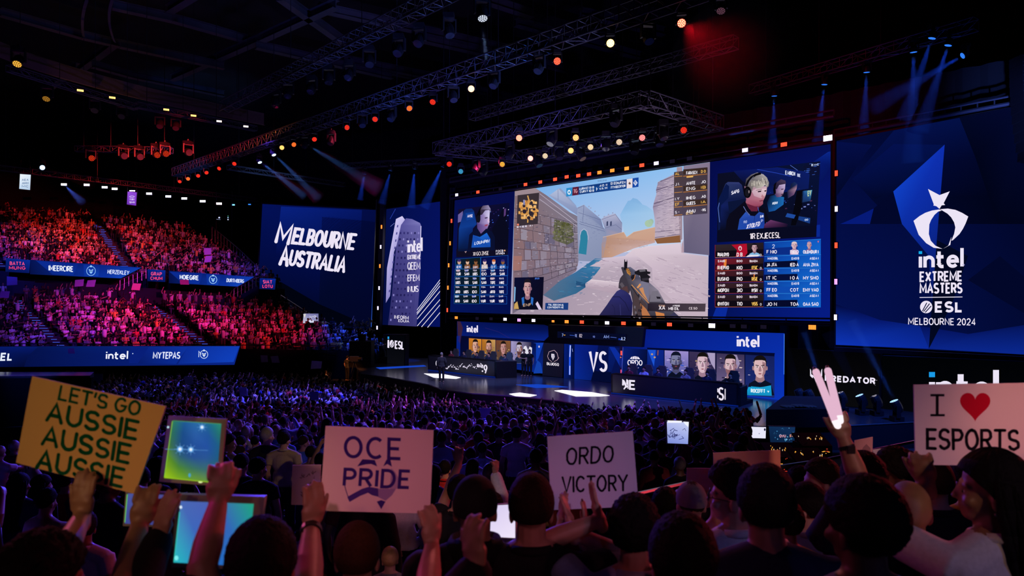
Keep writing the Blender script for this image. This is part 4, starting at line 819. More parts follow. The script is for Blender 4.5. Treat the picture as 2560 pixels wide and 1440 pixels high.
p.text('EI EDIUFEN', ZC(572, 535)[0], ZC(808, 512)[0], (0, -5.4), 1.1, '#e8eef8', 11); p.text('FTVOECRTOR', ZC(575, 600)[0], ZC(808, 570)[0], (0, -5.4), 1.1, '#e8eef8', 11); p.text('EXELENO', ZC(360, 485)[0], ZC(500, 470)[0], (0, -2.6), .8, '#5c7ea8', 11)
p.poly(ZC(1605, 330, 2155, 255, 2150, 1005, 1600, 1055), ['#4a3c40', '#423740', '#453c50', '#54485a'], 9)
hud = [(330, 'AL', 'FARASCN', 'D O', 1), (500, 'J I.', 'ANITE', 'JO', 0), (590, '', 'ENG', 'IB', 1), (740, 'I.Y', 'IIHEG', '.AO', 0), (830, 'EF', 'GUEES', 'IA', 1), (960, 'S -', 'AIMU', '- IYG', 0)]
for k, (y, a, b, c, o) in enumerate(hud):
    y0 = y - 55 if k else 262; sl = 60
    if o: p.poly(ZC(1755, y0 + 24, 2150, y0 - 12, 2150, y0 + 70, 1755, y0 + 106), '#3a2a26', 10)
    p.stroke(ZC(1610, y + 75, 1740, y + 64), 1.4, '#c8863c', 11)
    if k % 2 == 0: p.stroke(ZC(1755, y + 68, 2145, y + 30), 2, '#a86a34', 11)
    if a: p.text(a, ZC(1625, y + 50)[0], ZC(1690, y + 40)[0], (0, -6), 1.3, '#e8b050' if o else '#e0d8e4', 12)
    p.text(b, ZC(1808, y + 38)[0], ZC(1950 + (30 if len(b) > 5 else 0), y + 24)[0], (0, -7), 1.4, '#f0eaf2', 12); p.text(c, ZC(2050, y + 10)[0], ZC(2120, y + 4)[0], (0, -6), 1.3, '#f0eaf2' if not o else '#e8b45a', 12)
p.poly(ZC(1808, 400, 1920, 388, 1915, 412, 1810, 422), '#e8b868', 12); p.text('EC 3 D', ZC(1805, 1025)[0], ZC(1905, 1010)[0], (0, -5), 1.2, '#f0c890', 12)
p.poly(ZB(1040, 588, 1500, 578, 1480, 1092, 1030, 1082), ['#0a0e30', '#0a0a24', '#0c0a18', '#0e1030'], 12)
cx_, cy_ = ZB(1245, 700)[0]; face(p, cx_, ZB(0, 612)[0][1], ZB(0, 882)[0][1], 18.5, '#c89a9c', '#96687a', '#191420', 13, ZB(0, 1090)[0][1], '#0b0d20', None, 30)
for sgn in (-1, 1): p.poly([(cx_ + sgn * 9, 742), (cx_ + sgn * 15, 745), (cx_ + sgn * 13, 764), (cx_ + sgn * 8, 757)], '#2a6ac0', 16)
p.text('ENF', ZB(1180, 1040)[0], ZB(1300, 1030)[0], (0, -6), 1.4, '#c8a890', 17); p.poly(ZB(1370, 1000, 1400, 960, 1470, 1088, 1420, 1090), '#d8c8e4', 16); p.poly(ZB(1040, 730, 1060, 740, 1050, 960, 1032, 970), '#7ab4e0', 14); p.poly(ZB(1040, 1000, 1085, 960, 1110, 1080, 1032, 1080), '#c8a05a', 16)
p.text('PNA', ZB(1365, 620)[0], ZB(1430, 612)[0], (0, -4), 1, '#4a7ae0', 14)
p.poly(ZB(1525, 985, 1885, 982, 1880, 1095, 1520, 1090), '#173a7c', 12); p.text('FUL..SOO CHVJS', ZB(1575, 1025)[0], ZB(1805, 1030)[0], (0, -4), 1., '#dfe6f6', 13); p.text('CONTIEDOTI AE', ZB(1558, 1068)[0], ZB(1808, 1068)[0], (0, -4), 1., '#dfe6f6', 13)
p.poly(ZD(1122, 990, 2030, 995, 2022, 1120, 1118, 1112), ['#2a2230', '#4a3e48', '#4a3e48', '#221c28'], 16)
p.text('XA', ZD(1300, 1088)[0], ZD(1390, 1088)[0], (0, -9), 1.8, '#efe6ee', 17); p.text('MB EIL', ZD(1450, 1092)[0], ZD(1610, 1092)[0], (0, -6), 1.4, '#efe6ee', 17); p.text('4 POGE', ZD(1515, 1040)[0], ZD(1625, 1040)[0], (0, -3.4), 1., '#efe6ee', 17); p.text('CE.SO', ZD(1770, 1085)[0], ZD(1895, 1085)[0], (0, -5), 1.2, '#d8c8d0', 17); p.text('FTGS', ZD(1300, 1040)[0], ZD(1390, 1042)[0], (0, -3.4), 1., '#d8a890', 17)
p.build('picture', t)

# ---- main screen, right wing
t = led('led_screen', 'right wing of main LED screen, blond player above red and blue table', 'LED screen', PM, [(1774.5, 405), (2078, 360), (2075, 803), (1769.5, 796.5)], 2)
p = Paint(PM)
p.poly([(1774.5, 405), (2078, 360), (2075, 803), (1769.5, 796.5)], ['#050b48', '#060f52', '#061c84', '#041150'])
p.poly(ZE(1660, 160, 1900, 0, 1945, -10, 1945, 220, 1780, 520, 1770, 250), ['#071a70', '#0c2f9e', '#0a2688', '#061560', '#06135a', '#071868'], 1)
p.poly(ZG(60, 1090, 230, 1080, 190, 1250, 0, 1245), '#0a2a9a', 1)
p.poly(ZE(92, 355, 1770, 150, 1715, 1205, 85, 1290), ['#0b0d22', '#081238', '#070b24', '#090c22'], 1)
p.poly(ZE(350, 310, 1070, 250, 1600, 330, 1580, 600, 900, 700, 500, 480), ['#0c1656', '#0a1a6a', '#0c1c64', '#0c1a58', '#0b1a60', '#0a1038'], 2)
p.stroke(ZE(740, 285, 1060, 345, 1300, 400), 1.2, '#2a48c0', 3); p.stroke(ZE(1280, 215, 1400, 300), 1., '#5a78d8', 3)
p.text('E MIRCH', ZE(1205, 365)[0], ZE(1355, 385)[0], (0, -8.5), 1.8, '#dfe4f8', 3); p.text('BE', ZE(1400, 400)[0], ZE(1445, 408)[0], (0, -6.5), 1.5, '#c8d0f0', 3); p.text('EIIC', ZE(1630, 228)[0], ZE(1750, 215)[0], (0, -4), 1.2, '#c8d8f8', 3)
for k in range(60):
    x = R.uniform(880, 1700); y = R.uniform(540, 1150); s = R.uniform(8, 40)
    p.poly(ZE(x, y, x + s, y - 3, x + s, y + s * .4, x, y + s * .5), R.choice(['#14246a', '#1e3a9a', '#3458c4', '#0a0e28', '#241a44', '#7a86d0', '#4a2a50', '#101a50']), 2.5)
p.poly(ZE(1540, 190, 1770, 150, 1760, 360, 1640, 400, 1480, 250), '#0b1030', 2.6)
for k in range(14):
    x = R.uniform(1500, 1740); y = R.uniform(180, 380); p.stroke(ZE(x, y, x + R.uniform(20, 60), y - 8), 1, '#3a62c8', 3)
p.poly(ZE(1390, 640, 1500, 620, 1470, 900, 1370, 1200, 1290, 1200), '#06060f', 4); p.poly(ZE(1480, 640, 1640, 620, 1610, 800, 1460, 830), ['#1e4a8c', '#3a8ab4', '#1c3a6c', '#162a58'], 4); p.text('EV', ZE(1570, 720)[0], ZE(1620, 705)[0], (0, -12), 1.8, '#c8d8a0', 5)
p.poly(ZE(880, 900, 1300, 950, 1600, 1080, 1600, 1200, 900, 1230), '#0a0e26', 3); p.poly(ZE(1230, 1000, 1370, 1030, 1340, 1090, 1200, 1060), '#1e4a9c', 5); p.poly(ZE(1420, 1050, 1610, 1080, 1600, 1170, 1410, 1110), '#183c84', 5); p.text('OO', ZE(1520, 1125)[0], ZE(1570, 1120)[0], (0, -4), 1.2, '#bcd0f0', 6)
# third and second players
p.poly(ZE(1280, 600, 1290, 520, 1350, 490, 1395, 520, 1385, 600, 1340, 700, 1240, 760, 1230, 640), ['#141a34', '#101a3a', '#16285a', '#1a2c60', '#a07a94', '#6a4a70', '#142448', '#102044'], 4)
p.poly(ZE(930, 980, 900, 830, 950, 720, 1020, 700, 1180, 740, 1170, 860, 1030, 960), ['#134a94', '#0a1a3c', '#0c1c44', '#0e2452', '#1c6ab0', '#1a66b0', '#1858a0'], 5); p.text('KONI', ZE(990, 860)[0], ZE(1065, 848)[0], (1, -5.5), 1.4, '#dfe8f8', 6)
p.poly(ZE(1040, 600, 1070, 540, 1200, 520, 1195, 600, 1175, 640, 1165, 690, 1120, 735, 1060, 740, 1020, 680), ['#6a4c80', '#a890c0', '#c8b6da', '#b8a0c8', '#c4a4c4', '#9a7898', '#7c5a80', '#5a3c64', '#4a3460'], 6)
p.poly(ZE(1030, 600, 1050, 500, 1130, 445, 1200, 470, 1212, 520, 1100, 540, 1060, 610), ['#241a34', '#2c2240', '#3e304c', '#4a3c58', '#3a2e48', '#2a2038', '#201830'], 7); p.poly(ZE(1000, 620, 1020, 520, 1060, 490, 1040, 560, 1045, 680, 1010, 690), '#07060e', 8)
p.poly(ZE(1130, 605, 1170, 600, 1170, 612, 1132, 618), '#241830', 8); p.poly(ZE(1130, 690, 1170, 680, 1155, 700, 1130, 700), '#3a1830', 8)
# chair + main player
p.poly(ZE(110, 780, 220, 520, 260, 490, 440, 495, 490, 540, 510, 640, 560, 760, 540, 900, 300, 1010, 270, 1270, 110, 1285, 90, 900), ['#101c4e', '#2a3668', '#2c3670', '#343c74', '#232c60', '#1a2450', '#121a42', '#0c1230', '#0a0f2a', '#070a1c', '#0a0c20', '#122060'], 5)
p.poly(ZE(110, 760, 230, 520, 280, 560, 270, 750, 150, 870, 130, 1270, 100, 1280, 90, 900), '#0a1644', 6); p.stroke(ZE(120, 830, 100, 920, 125, 1150), 1.4, '#5a78c8', 7)
p.poly(ZE(260, 815, 550, 765, 545, 870, 280, 1000), '#0b1436', 6); p.text('SAFG', ZE(318, 695)[0], ZE(438, 660)[0], (1, -7.5), 1.9, '#e8e4f4', 8)
p.poly(ZE(560, 780, 530, 560, 650, 560, 900, 560, 895, 640, 880, 700, 862, 750, 835, 800, 835, 850, 790, 890, 700, 960, 600, 930, 540, 860), ['#a86078', '#9a6c86', '#c09aa8', '#d0aebc', '#c8a4b0', '#d8b4bc', '#b87a8a', '#b06878', '#9c5068', '#8a3c54', '#7a2c44', '#8a3a50', '#a05068'], 8)
p.poly(ZE(720, 600, 880, 600, 890, 660, 840, 740, 800, 760, 690, 720, 650, 640), ['#d4b8c4', '#e2c8d0', '#dcbcc6', '#d0a4b0', '#c898a8', '#c49aac', '#c8a6b6'], 9)
p.poly(ZE(560, 840, 700, 890, 790, 890, 740, 970, 640, 970), '#64203a', 9)
p.poly(ZE(750, 640, 810, 630, 800, 655, 750, 660), '#30202e', 10); p.poly(ZE(855, 630, 890, 622, 888, 645, 860, 650), '#30202e', 10); p.stroke(ZE(720, 625, 815, 612), 1.4, '#7a5a5c', 10); p.poly(ZE(820, 690, 860, 740, 830, 750, 805, 735), '#b87c88', 10); p.poly(ZE(765, 800, 830, 785, 835, 800, 790, 812), '#7c3048', 10)
p.poly(ZE(540, 560, 560, 440, 640, 370, 740, 335, 840, 365, 900, 420, 932, 500, 925, 560, 900, 585, 870, 540, 800, 590, 730, 600, 680, 560, 640, 680, 600, 640), ['#2a2430', '#4a4450', '#5a5460', '#86808c', '#b0aaac', '#a8a2a0', '#908a88', '#7c7474', '#6c6464', '#c8c0b4', '#b8aea8', '#a49a98', '#8a8080', '#5a4c54', '#3a3038'], 11)
for k in range(26):
    x = R.uniform(650, 900); y = 400 + abs(x - 780) * .4 + R.uniform(0, 90); p.stroke(ZE(x, y, x + R.uniform(-12, 20), y + R.uniform(40, 90)), 1.1, R.choice(['#d8d0c4', '#e4dccc', '#6a625e', '#a8a098']), 12)
p.stroke(ZE(560, 560, 590, 480, 640, 420, 720, 370, 800, 350), 5.5, '#0a0910', 13); p.stroke(ZE(585, 550, 620, 470, 680, 400), .9, '#6a6a8c', 14); p.ell(*ZE(580, 660)[0], 9.6, 14.5, '#08070d', 13, 20); p.ell(*ZE(575, 665)[0], 5.6, 10, '#16151e', 14, 16); p.ell(*ZE(605, 650)[0], 1.6, 4, '#8a7a80', 15, 10)
p.poly(ZE(290, 1010, 400, 920, 540, 800, 570, 860, 640, 980, 740, 970, 780, 880, 880, 940, 930, 1110, 860, 1180, 850, 1250, 220, 1280, 240, 1120), '#0b0a1a', 9)
p.poly(ZE(450, 1100, 550, 980, 620, 1040, 700, 1050, 770, 980, 850, 1000, 860, 1180, 845, 1248, 420, 1272), ['#2448a4', '#2c56b8', '#2a4cae', '#2444a0', '#2a50b0', '#1c3c90', '#1a3c98', '#1c44a8', '#2048a8'], 11)
p.stroke(ZE(515, 890, 560, 970, 620, 1035), 1.6, '#6a78b8', 12); p.stroke(ZE(750, 900, 765, 970), 1.2, '#3a6ad0', 12); p.stroke(ZE(700, 1050, 690, 1140), 1., '#14286a', 12)
p.text('XTOLFD', ZE(565, 1255)[0], ZE(775, 1205)[0], (2, -10), 2.2, '#dcd8ee', 13); p.text('EMB', ZE(792, 1075)[0], ZE(838, 1065)[0], (0, -5), 1.5, '#d8d8f0', 13); p.text('90', ZE(515, 1168)[0], ZE(565, 1160)[0], (1, -6), 1.4, '#a8b4e0', 13); p.text('P', ZE(805, 1150)[0], ZE(832, 1145)[0], (0, -6), 1.4, '#a8b4e0', 13)
p.poly(ZE(860, 1180, 960, 1110, 1240, 1180, 1230, 1225, 850, 1245), ['#5a2c58', '#6a3868', '#1a1030', '#140c24', '#3a1c44'], 10)
p.poly(ZE(85, 1290, 1710, 1205, 1705, 1385) + ZG(1505, 70, 70, 150), '#080a20', 4)
p.poly(ZE(1715, 1195, 1768, 1190, 1765, 1385, 1710, 1390), '#0a2890', 3)
p.text('1IR EXJECESL', ZG(548, 100)[0], ZG(982, 80)[0], (0, -13), 2.1, '#ece0ea', 6, gap=.24)
rows = [(185, 370, 150, 345), (385, 560, 370, 535), (560, 722, 550, 715), (735, 885, 728, 880), (900, 1080, 897, 1078)]
rr = [(150, 330, 102, 330), (350, 515, 325, 510), (525, 705, 520, 700), (712, 878, 708, 876), (888, 1083, 886, 1083)]
for k in range(5):
    a, b, a2, b2 = rows[k]; p.poly(ZG(50, a, 742, a2, 742, b2, 45, b), [('#30262c', '#7a1a2a', '#4a1a26', '#3a2028', '#2a1c24')[k], '#241c22', '#1c1216', '#231218'], 3)
    p.poly(ZG(50, (a + b) / 2, 742, (a2 + b2) / 2, 742, b2, 45, b), '#100a14', 4); p.stroke(ZG(45, b, 742, b2), 1., ('#c88a80', '#d04a34', '#b8402e', '#a8382a', '#c86a3a')[k], 6); p.stroke(ZG(45, a, 45, b), 1.2, '#8a1e2a', 6)
    a, b, a2, b2 = rr[k]; p.poly(ZG(752, a, 1568, a2, 1566, b2, 752, b), ['#0c3a9c', '#125cc4', '#126ad0', '#0a2c80'], 3); p.poly(ZG(752, (a + b) / 2, 1230, (a2 + b2) / 2 - 8, 1230, b2 - 6, 752, b - 3), ('#0b2c84', '#050b2c', '#060f38', '#0f4ab0', '#05092a')[k], 4); p.stroke(ZG(752, a, 1568, a2), 1.2, '#2a86e0', 6); p.stroke(ZG(752, b, 1566, b2), 1., '#1c62c4', 6)
    nm = (('PUALOVO', 'D B', 'IIUIC'), ('FNEPNO', 'KIO', 'ITSIC'), ('EUSINO', 'PIO', 'RISIE'), ('AIOPON', '3IO', 'IVSIN'), ('OVITON', 'TIO', 'VISIS'))[k]
    y = rows[k][1] - 22
    for (s_, x0, x1) in ((nm[0], 85, 240), (nm[1], 360, 435), (nm[2], 575, 655)):
        if k == 0 and x0 == 575: continue
        p.text(s_, ZG(x0, y)[0], ZG(x1, y - 2)[0], (0, -8), 1.7, '#f0e6ec' if x0 != 575 else R.choice(['#f0e6ec', '#e8b85a']), 8)
    p.poly(ZG(80, y, 98, y - 1, 98, y - 40, 80, y - 39), '#d8d070', 7); p.text('0', ZG(692, y)[0], ZG(712, y)[0], (0, -5.5), 1.2, '#cfc6d0', 8)
    y2 = rows[k][0] + 48
    for (s_, x0, x1) in (('EAUD', 90, 185), ('BOO', 358, 435), ('BUADA', 545, 655)):
        if k: p.text(s_, ZG(x0, y2)[0], ZG(x1, y2 - 2)[0], (0, -4.6), 1.5, '#d8c8d4', 8)
    nr = (('F NIO', 'PIBO', 'OLENDUR I'), ('JA JTA', 'IED A', 'ANA ZIVA'), ('IT IC', 'I O A', 'MY SMO'), ('FF EO', 'COT', 'EMY VAO'), ('JO N', 'TOA', 'OAA SAO'))[k]
    y = rr[k][1] - 22
    for (s_, x0, x1) in ((nr[0], 790, 930), (nr[1], 1130, 1245), (nr[2], 1315, 1530)): p.text(s_, ZG(x0, y)[0], ZG(x1, y - 2)[0], (0, -7.5), 1.6, '#efe8f4', 8)
    if k:
        y2 = rr[k][0] + 46
        for (s_, x0, x1) in (('MAEOBL', 805, 950), ('EAO B', 1150, 1250), ('ASEA I', 1410, 1530)): p.text(s_, ZG(x0, y2)[0], ZG(x1, y2 - 3)[0], (0, -5), 1.6, '#cfd4f0', 8)
    if k in (1, 2): p.poly(ZG(172, rows[k][0] + 10, 212, rows[k][0] + 8, 205, rows[k][1] - 60, 168, rows[k][1] - 58) if k == 1 else ZG(600, 600, 615, 600, 612, 660, 598, 660), '#e07a34', 7)
p.poly(ZG(280, 185, 500, 168, 510, 300, 470, 355, 340, 360, 360, 260), '#b0102c', 5); p.ell(*ZG(405, 235)[0], 4.5, 6, '#e0c0c8', 6); p.ell(*ZG(405, 240)[0], 2.2, 3.4, '#b0102c', 7)
face(p, *[ZG(612, 0)[0][0], ZG(0, 165)[0][1], ZG(0, 282)[0][1]], 13, '#c8a0a8', '#8a6474', '#120e18', 6, ZG(0, 350)[0][1], '#7fb4dc', '#d8dcec', 16)
p.poly(ZG(500, 350, 520, 335, 660, 330, 665, 352, 495, 360), '#e6e0ea', 16); p.poly(ZG(60, 505, 110, 410, 170, 400, 165, 540, 60, 545), '#8c1a2a', 4.5)
face(p, ZG(1185, 0)[0][0], ZG(0, 140)[0][1], ZG(0, 240)[0][1], 14, '#d8b4c0', '#a88498', '#dcc8c4', 6, ZG(0, 325)[0][1], '#c8a0c8', '#e6cce0', 11)
face(p, ZG(1400, 0)[0][0], ZG(0, 140)[0][1], ZG(0, 235)[0][1], 11, '#c8a0a8', '#9a7088', '#b08aa8', 6, ZG(0, 300)[0][1], '#6a4a88', '#b8c8f0', 10)
p.poly(ZG(1518, 130, 1540, 126, 1530, 158), '#e06a78', 6); p.text('2', ZG(870, 235)[0], ZG(900, 232)[0], (0, -9), 1.5, '#cfd4ee', 6)
p.build('picture', t)
# ================================================================ stage, players' wall, desks
ZS = CAMZ - 5.1                                   # stage top
def on(px, py, z=ZS):
    """point of a horizontal level seen at an image position"""
    d = (CAMZ - z) * F / (py - HY); return W(px, py, d)
front = [(902, 934), (960, 942), (1035, 955), (1075, 963), (1105, 975), (1180, 985), (1260, 990), (1340, 997), (1400, 1003), (1445, 1012), (1500, 1030), (1600, 1037), (1700, 1050), (1800, 1061), (1905, 1068), (2100, 1066), (2290, 1056), (2420, 1052)]
back = [(2480, 985), (2200, 985), (1960, 975), (1600, 930), (1300, 905), (1100, 896), (960, 893), (900, 900), (890, 915)]
top = [on(*q) for q in front + back]
mb = MB(); mb.poly(top, 0)
n = len(front)
for i in range(n - 1):
    a, b = top[i], top[i + 1]; mb.add([a, b, (b.x, b.y, 0), (a.x, a.y, 0)], [(0, 1, 2, 3)], 1)
a, b = top[-1], top[0]
for a, b in ((top[-1], top[0]), (top[-2], top[-1]), (top[n - 1], top[n])): mb.add([a, b, (b.x, b.y, 0), (a.x, a.y, 0)], [(0, 1, 2, 3)], 1)
stage = tag(mb.build('stage', ['stage_gloss', 'fascia']), 'wide glossy dark stage floor in front of the players wall', 'stage', None, 'structure')
# thin edge lip
mb = MB()
for i in range(n - 1): mb.bar(top[i] + Vector((0, 0, .01)), top[i + 1] + Vector((0, 0, .01)), .035, 5)
tag(mb.build('stage_edge', ['rail_steel']), 'metal lip running along the curved front edge of the stage', 'edge trim', None, 'structure')
# light pools drawn as thin glowing patches on the stage floor
emat('floor_pool_glow', '#f4f0ff', 1.6); emat('floor_pool_glow_blue', '#1c50e0', .7)
def floor_pool(pts, m, label, name='floor_light_pool'):
    mb = MB(); P = [on(*q) + Vector((0, 0, .012)) for q in pts]; mb.hexa(P, (0, 0, -.01)); return tag(mb.build(name, [m]), label, 'painted light pool', 'light pools drawn on the stage floor')
floor_pool([(1060, 934), (1105, 935), (1152, 944), (1140, 947), (1085, 944)], 'floor_pool_glow', 'white painted light pool behind the standing host on stage')
floor_pool([(1273, 985), (1300, 982), (1342, 988), (1325, 992), (1290, 991)], 'floor_pool_glow', 'small white painted light pool near stage edge, centre')
floor_pool([(1386, 977), (1405, 975), (1480, 981), (1524, 989), (1500, 991), (1440, 991)], 'floor_pool_glow', 'large white lens-shaped painted light pool left of the big player desk')
floor_pool([(1290, 962), (1345, 961), (1400, 965), (1420, 968), (1340, 970)], 'floor_pool_glow_blue', 'blue painted light pool in front of the wide portrait wall')
floor_pool([(940, 919), (1060, 913), (1066, 916), (950, 923)], 'floor_pool_glow_blue', 'narrow blue painted light pool at far end of stage')
# black riser and low step at the right wing
mb = MB(); q = [on(1915, 1070), on(2082, 1068), on(2090, 1032), on(1960, 1030)]; mb.hexa([v + Vector((0, 0, .72)) for v in q], (0, 0, -.72))
tag(mb.build('riser', ['black_paint']), 'long black riser box at right end of the stage front', 'riser')
mb = MB()
for k in range(9):
    a = W(1960 + k * 9, 1016 - (2 if 2 < k < 6 else 0), 27.2); mb.ell(a, (.12, .3, .045), None, 10, 6)
tag(mb.build('rubber_cable_cover', ['rubber']), 'low dark cable cover lying on the black riser', 'cable cover')

# ---- players' wall
t = thing('player_wall', PB.P(1550, 960), 'blue stage wall of portrait screens behind the players, with intel logos', 'stage wall')
mb = MB(); q = [PB.P(*c, -.05) for c in ((1145, 805), (1385, 822), (1385, 935), (1145, 905))]; mb.hexa(q, -PB.n * .5)
q = [PB.P(*c, -.05) for c in ((1600, 825), (1962, 836), (1960, 1006), (1600, 962))]; mb.hexa(q, -PB.n * .5)
q = [PB.P(*c, -.05) for c in ((1385, 822), (1600, 825), (1600, 962), (1385, 935))]; mb.hexa(q, -PB.n * .5)
mb.build('frame', ['frame_black'], t)
p = Paint(PB)
ZH, ZI, ZJ = zmap(920, 780, 5.818), zmap(1340, 790, 6.262), zmap(1560, 800, 5.143)
p.poly(ZH(1295, 135, 2560, 185) + [(1392, 822)] + ZH(2560, 420, 1345, 345, 1290, 600), ['#06145c', '#040d40', '#04104c', '#0a2488', '#081c70', '#040b3a'], 0)
p.poly(ZH(1300, 135, 1345, 140, 1380, 230, 1340, 460, 1310, 420), '#3a2038', 1); p.stroke(ZH(1700, 230, 1900, 290, 2060, 380), .8, '#2c2068', 1)
p.poly(ZH(1290, 350, 1345, 345, 1340, 640, 1285, 640), '#082080', 1)
p.poly(ZH(1345, 345, 2400, 405, 2560, 440, 2560, 900, 1345, 700), ['#04072a', '#04072a', '#051048', '#0a2a90', '#040a34'], 1)
p.intel(ZH(1445, 290)[0], ZH(1590, 296)[0], (0, -15.5), 3.3, WHITE, 3)
cells = [(1467, 1655, 380, 395), (1658, 1858, 395, 405), (1860, 2078, 408, 420), (2080, 2380, 422, 440)]
tints = [(['#c8761e', '#e0902c', '#5a4630', '#a8702c'], '#d8a48e'), (['#b8701e', '#c89a5c', '#6c5a3c', '#8a5a24'], '#d0988a'), (['#70402a', '#8a5a34', '#463c3c', '#5a4434'], '#c08c88'), (['#a49ac8', '#2a2440', '#1c1a34', '#8c86b8'], '#c0b4c8')]
for (x0, x1, y0, y1), (bg, sk) in zip(cells, tints):
    b0 = 690 + (x0 - 1467) * .09; p.poly(ZH(x0, y0, x1 - 6, y1, x1 - 6, b0 + 10, x0, b0), bg, 2)
    for k in range(16):
        x = R.uniform(x0 + 5, x1 - 25); y = R.uniform(y0 + 90, b0 - 40); s = R.uniform(8, 26); p.poly(ZH(x, y, x + s, y + 3, x + s * .7, y + s, x - 3, y + s * .8), R.choice(['#2c3450', '#1c2038', '#c8a05a', '#4a3c34', '#8a7a5c', '#24305c']), 2.4)
    cx_ = ZH((x0 + x1) / 2 - (30 if x0 > 2000 else 0), 0)[0][0]; w_ = 14
    face(p, cx_, ZH(0, y0 + 18)[0][1], ZH(0, y0 + 205)[0][1], w_, sk, '#8a5a56', '#1c1412', 3, ZH(0, b0)[0][1], '#1a2440', None, 13, beard='#5a3a38' if x0 in (1658, 2080) else None)
p.poly(ZH(2270, 500, 2300, 490, 2330, 560, 2350, 500, 2385, 520, 2380, 650, 2300, 680, 2240, 700, 2240, 600), '#e0dcea', 10)
p.poly(ZI(-45, 420, 118, 420, 40, 660, 0, 720, 0, 430), '#0f3cb0', 2); p.poly(ZI(20, 690, 75, 740, 105, 895, -40, 900), '#1240a8', 2); p.ell(*ZI(48, 480)[0], 2, 2.6, '#c8c0e0', 3)
p.poly(ZI(118, 420, 435, 425, 415, 960, 100, 930), ['#14142c', '#16142c', '#100e22', '#0e1026'], 3)
q = ZI(180, 630, 205, 560, 285, 535, 330, 580, 350, 660, 330, 690, 280, 715); p.stroke(q, .9, '#d8b4c4', 4); p.stroke(ZI(180, 630, 200, 680, 250, 718), .9, '#d8b4c4', 4); p.stroke(ZI(330, 690, 360, 650), .8, '#d8b4c4', 4)
p.poly(ZI(240, 590, 285, 595, 292, 640, 265, 695, 240, 640), '#e6dff0', 4); p.stroke(ZI(255, 600, 262, 680), .7, '#14142c', 5); p.stroke(ZI(275, 600, 270, 660), .7, '#14142c', 5)
p.text('BUJIOGQ', ZI(172, 765)[0], ZI(355, 780)[0], (0, -6.2), 1.3, '#efe6f2', 4)
p.poly(ZI(440, 430, 605, 440, 600, 985, 435, 975), ['#051e78', '#030b34', '#030a30', '#041a66'], 2); p.poly(ZI(520, 455, 548, 455, 540, 925, 512, 920), '#2a5ae8', 3); p.stroke(ZI(540, 460, 530, 640), 1.8, '#dfe4ff', 4); p.stroke(ZI(530, 780, 530, 920), 1.6, '#dfe4ff', 4); p.stroke(ZI(565, 510, 575, 560), .8, '#a8b8ff', 4)
p.poly(ZI(605, 440, 980, 455, 1320, 470, 1310, 890, 1175, 895, 1165, 1040, 600, 985), ['#082088', '#05125c', '#060f48', '#050e44', '#040c3a', '#03092c', '#082890'], 2)
p.poly(ZI(975, 460, 1320, 470, 1310, 890, 1175, 890, 1170, 1040, 860, 1015, 900, 860), '#050f48', 3); p.poly(ZI(900, 860, 1180, 880, 1165, 1040, 860, 1015), '#030a30', 4)
for pl in layout('VS', ZI(845, 845)[0], ZI(1098, 862)[0], (0, -46), .34): p.stroke(pl, 6.6, WHITE, 6)
p.poly(ZI(1310, 470, 1370, 490, 1345, 905, 1308, 900), '#140d3a', 4); p.rect(*ZI(1322, 545)[0], *ZI(1350, 615)[0], '#ff5a5a', 5); p.rect(*ZI(1316, 640)[0], *ZI(1336, 655)[0], '#ff8a3a', 5); p.rect(*ZI(1322, 840)[0], *ZI(1340, 900)[0], '#e04a7a', 5); p.stroke(ZI(1362, 490, 1345, 880), .9, '#5a6ae8', 5)
p.poly(ZJ(-30, 110, 2065, 170, 2058, 1060, -30, 800), ['#06177a', '#082aa0', '#0a34b8', '#050f4c'], 0)
p.poly(ZJ(-200, 350, 300, 378, 290, 740, -200, 700), ['#0a2484', '#050f40', '#03082a', '#071a60'], 3); p.poly(ZJ(-190, 345, -120, 350, -10, 500, -40, 620), '#0c2c9c', 4)
p.poly(ZJ(75, 500, 95, 475, 140, 465, 185, 475, 208, 505), '#e8e0f4', 6); 
for x in (110, 140, 168): p.stroke(ZJ(x, 470, x - 2, 503), .9, '#0a1440', 7)
p.text('ORDO', ZJ(50, 578)[0], ZJ(232, 582)[0], (0, -12), 2.2, '#ece4f6', 6, gap=.3); p.stroke(ZJ(60, 600, 95, 640, 130, 655, 190, 610), 1.2, '#c8bce0', 6)
p.poly(ZJ(295, 355, 1940, 425, 1935, 450, 300, 375), '#03082e', 3); p.poly(ZJ(295, 375, 1935, 450, 1930, 1000, 1550, 960, 300, 740), '#040a30', 2)
p.poly(ZJ(300, 378, 512, 388, 512, 740, 300, 735), ['#0c2a90', '#0b2484', '#0a1e6c', '#061254'], 3); p.poly(ZJ(305, 385, 410, 385, 385, 600), '#1c52d0', 4); p.poly(ZJ(430, 390, 445, 390, 440, 455, 428, 455), '#8a4a3a', 5)
for x, y in ((360, 440), (395, 480)): p.ell(*ZJ(x, y)[0], 2.6, 2.2, '#c89a6a', 5)
pc = [(522, 828, 390, 405, '#9a8ccc', '#26409a', '#76789c', '#4a4a70', 668, 410, 640, '#2a2438'), (838, 1180, 405, 425, '#3a3054', '#241c40', '#d8b8c4', '#a07c90', 1010, 420, 680, None), (1190, 1548, 428, 446, '#3a3054', '#6a5c86', '#d6b4bc', '#9a7484', 1368, 445, 715, '#8a6068'), (1560, 1935, 446, 468, '#14205c', '#1a2a70', '#d8b4b8', '#a07880', 1748, 462, 745, None)]
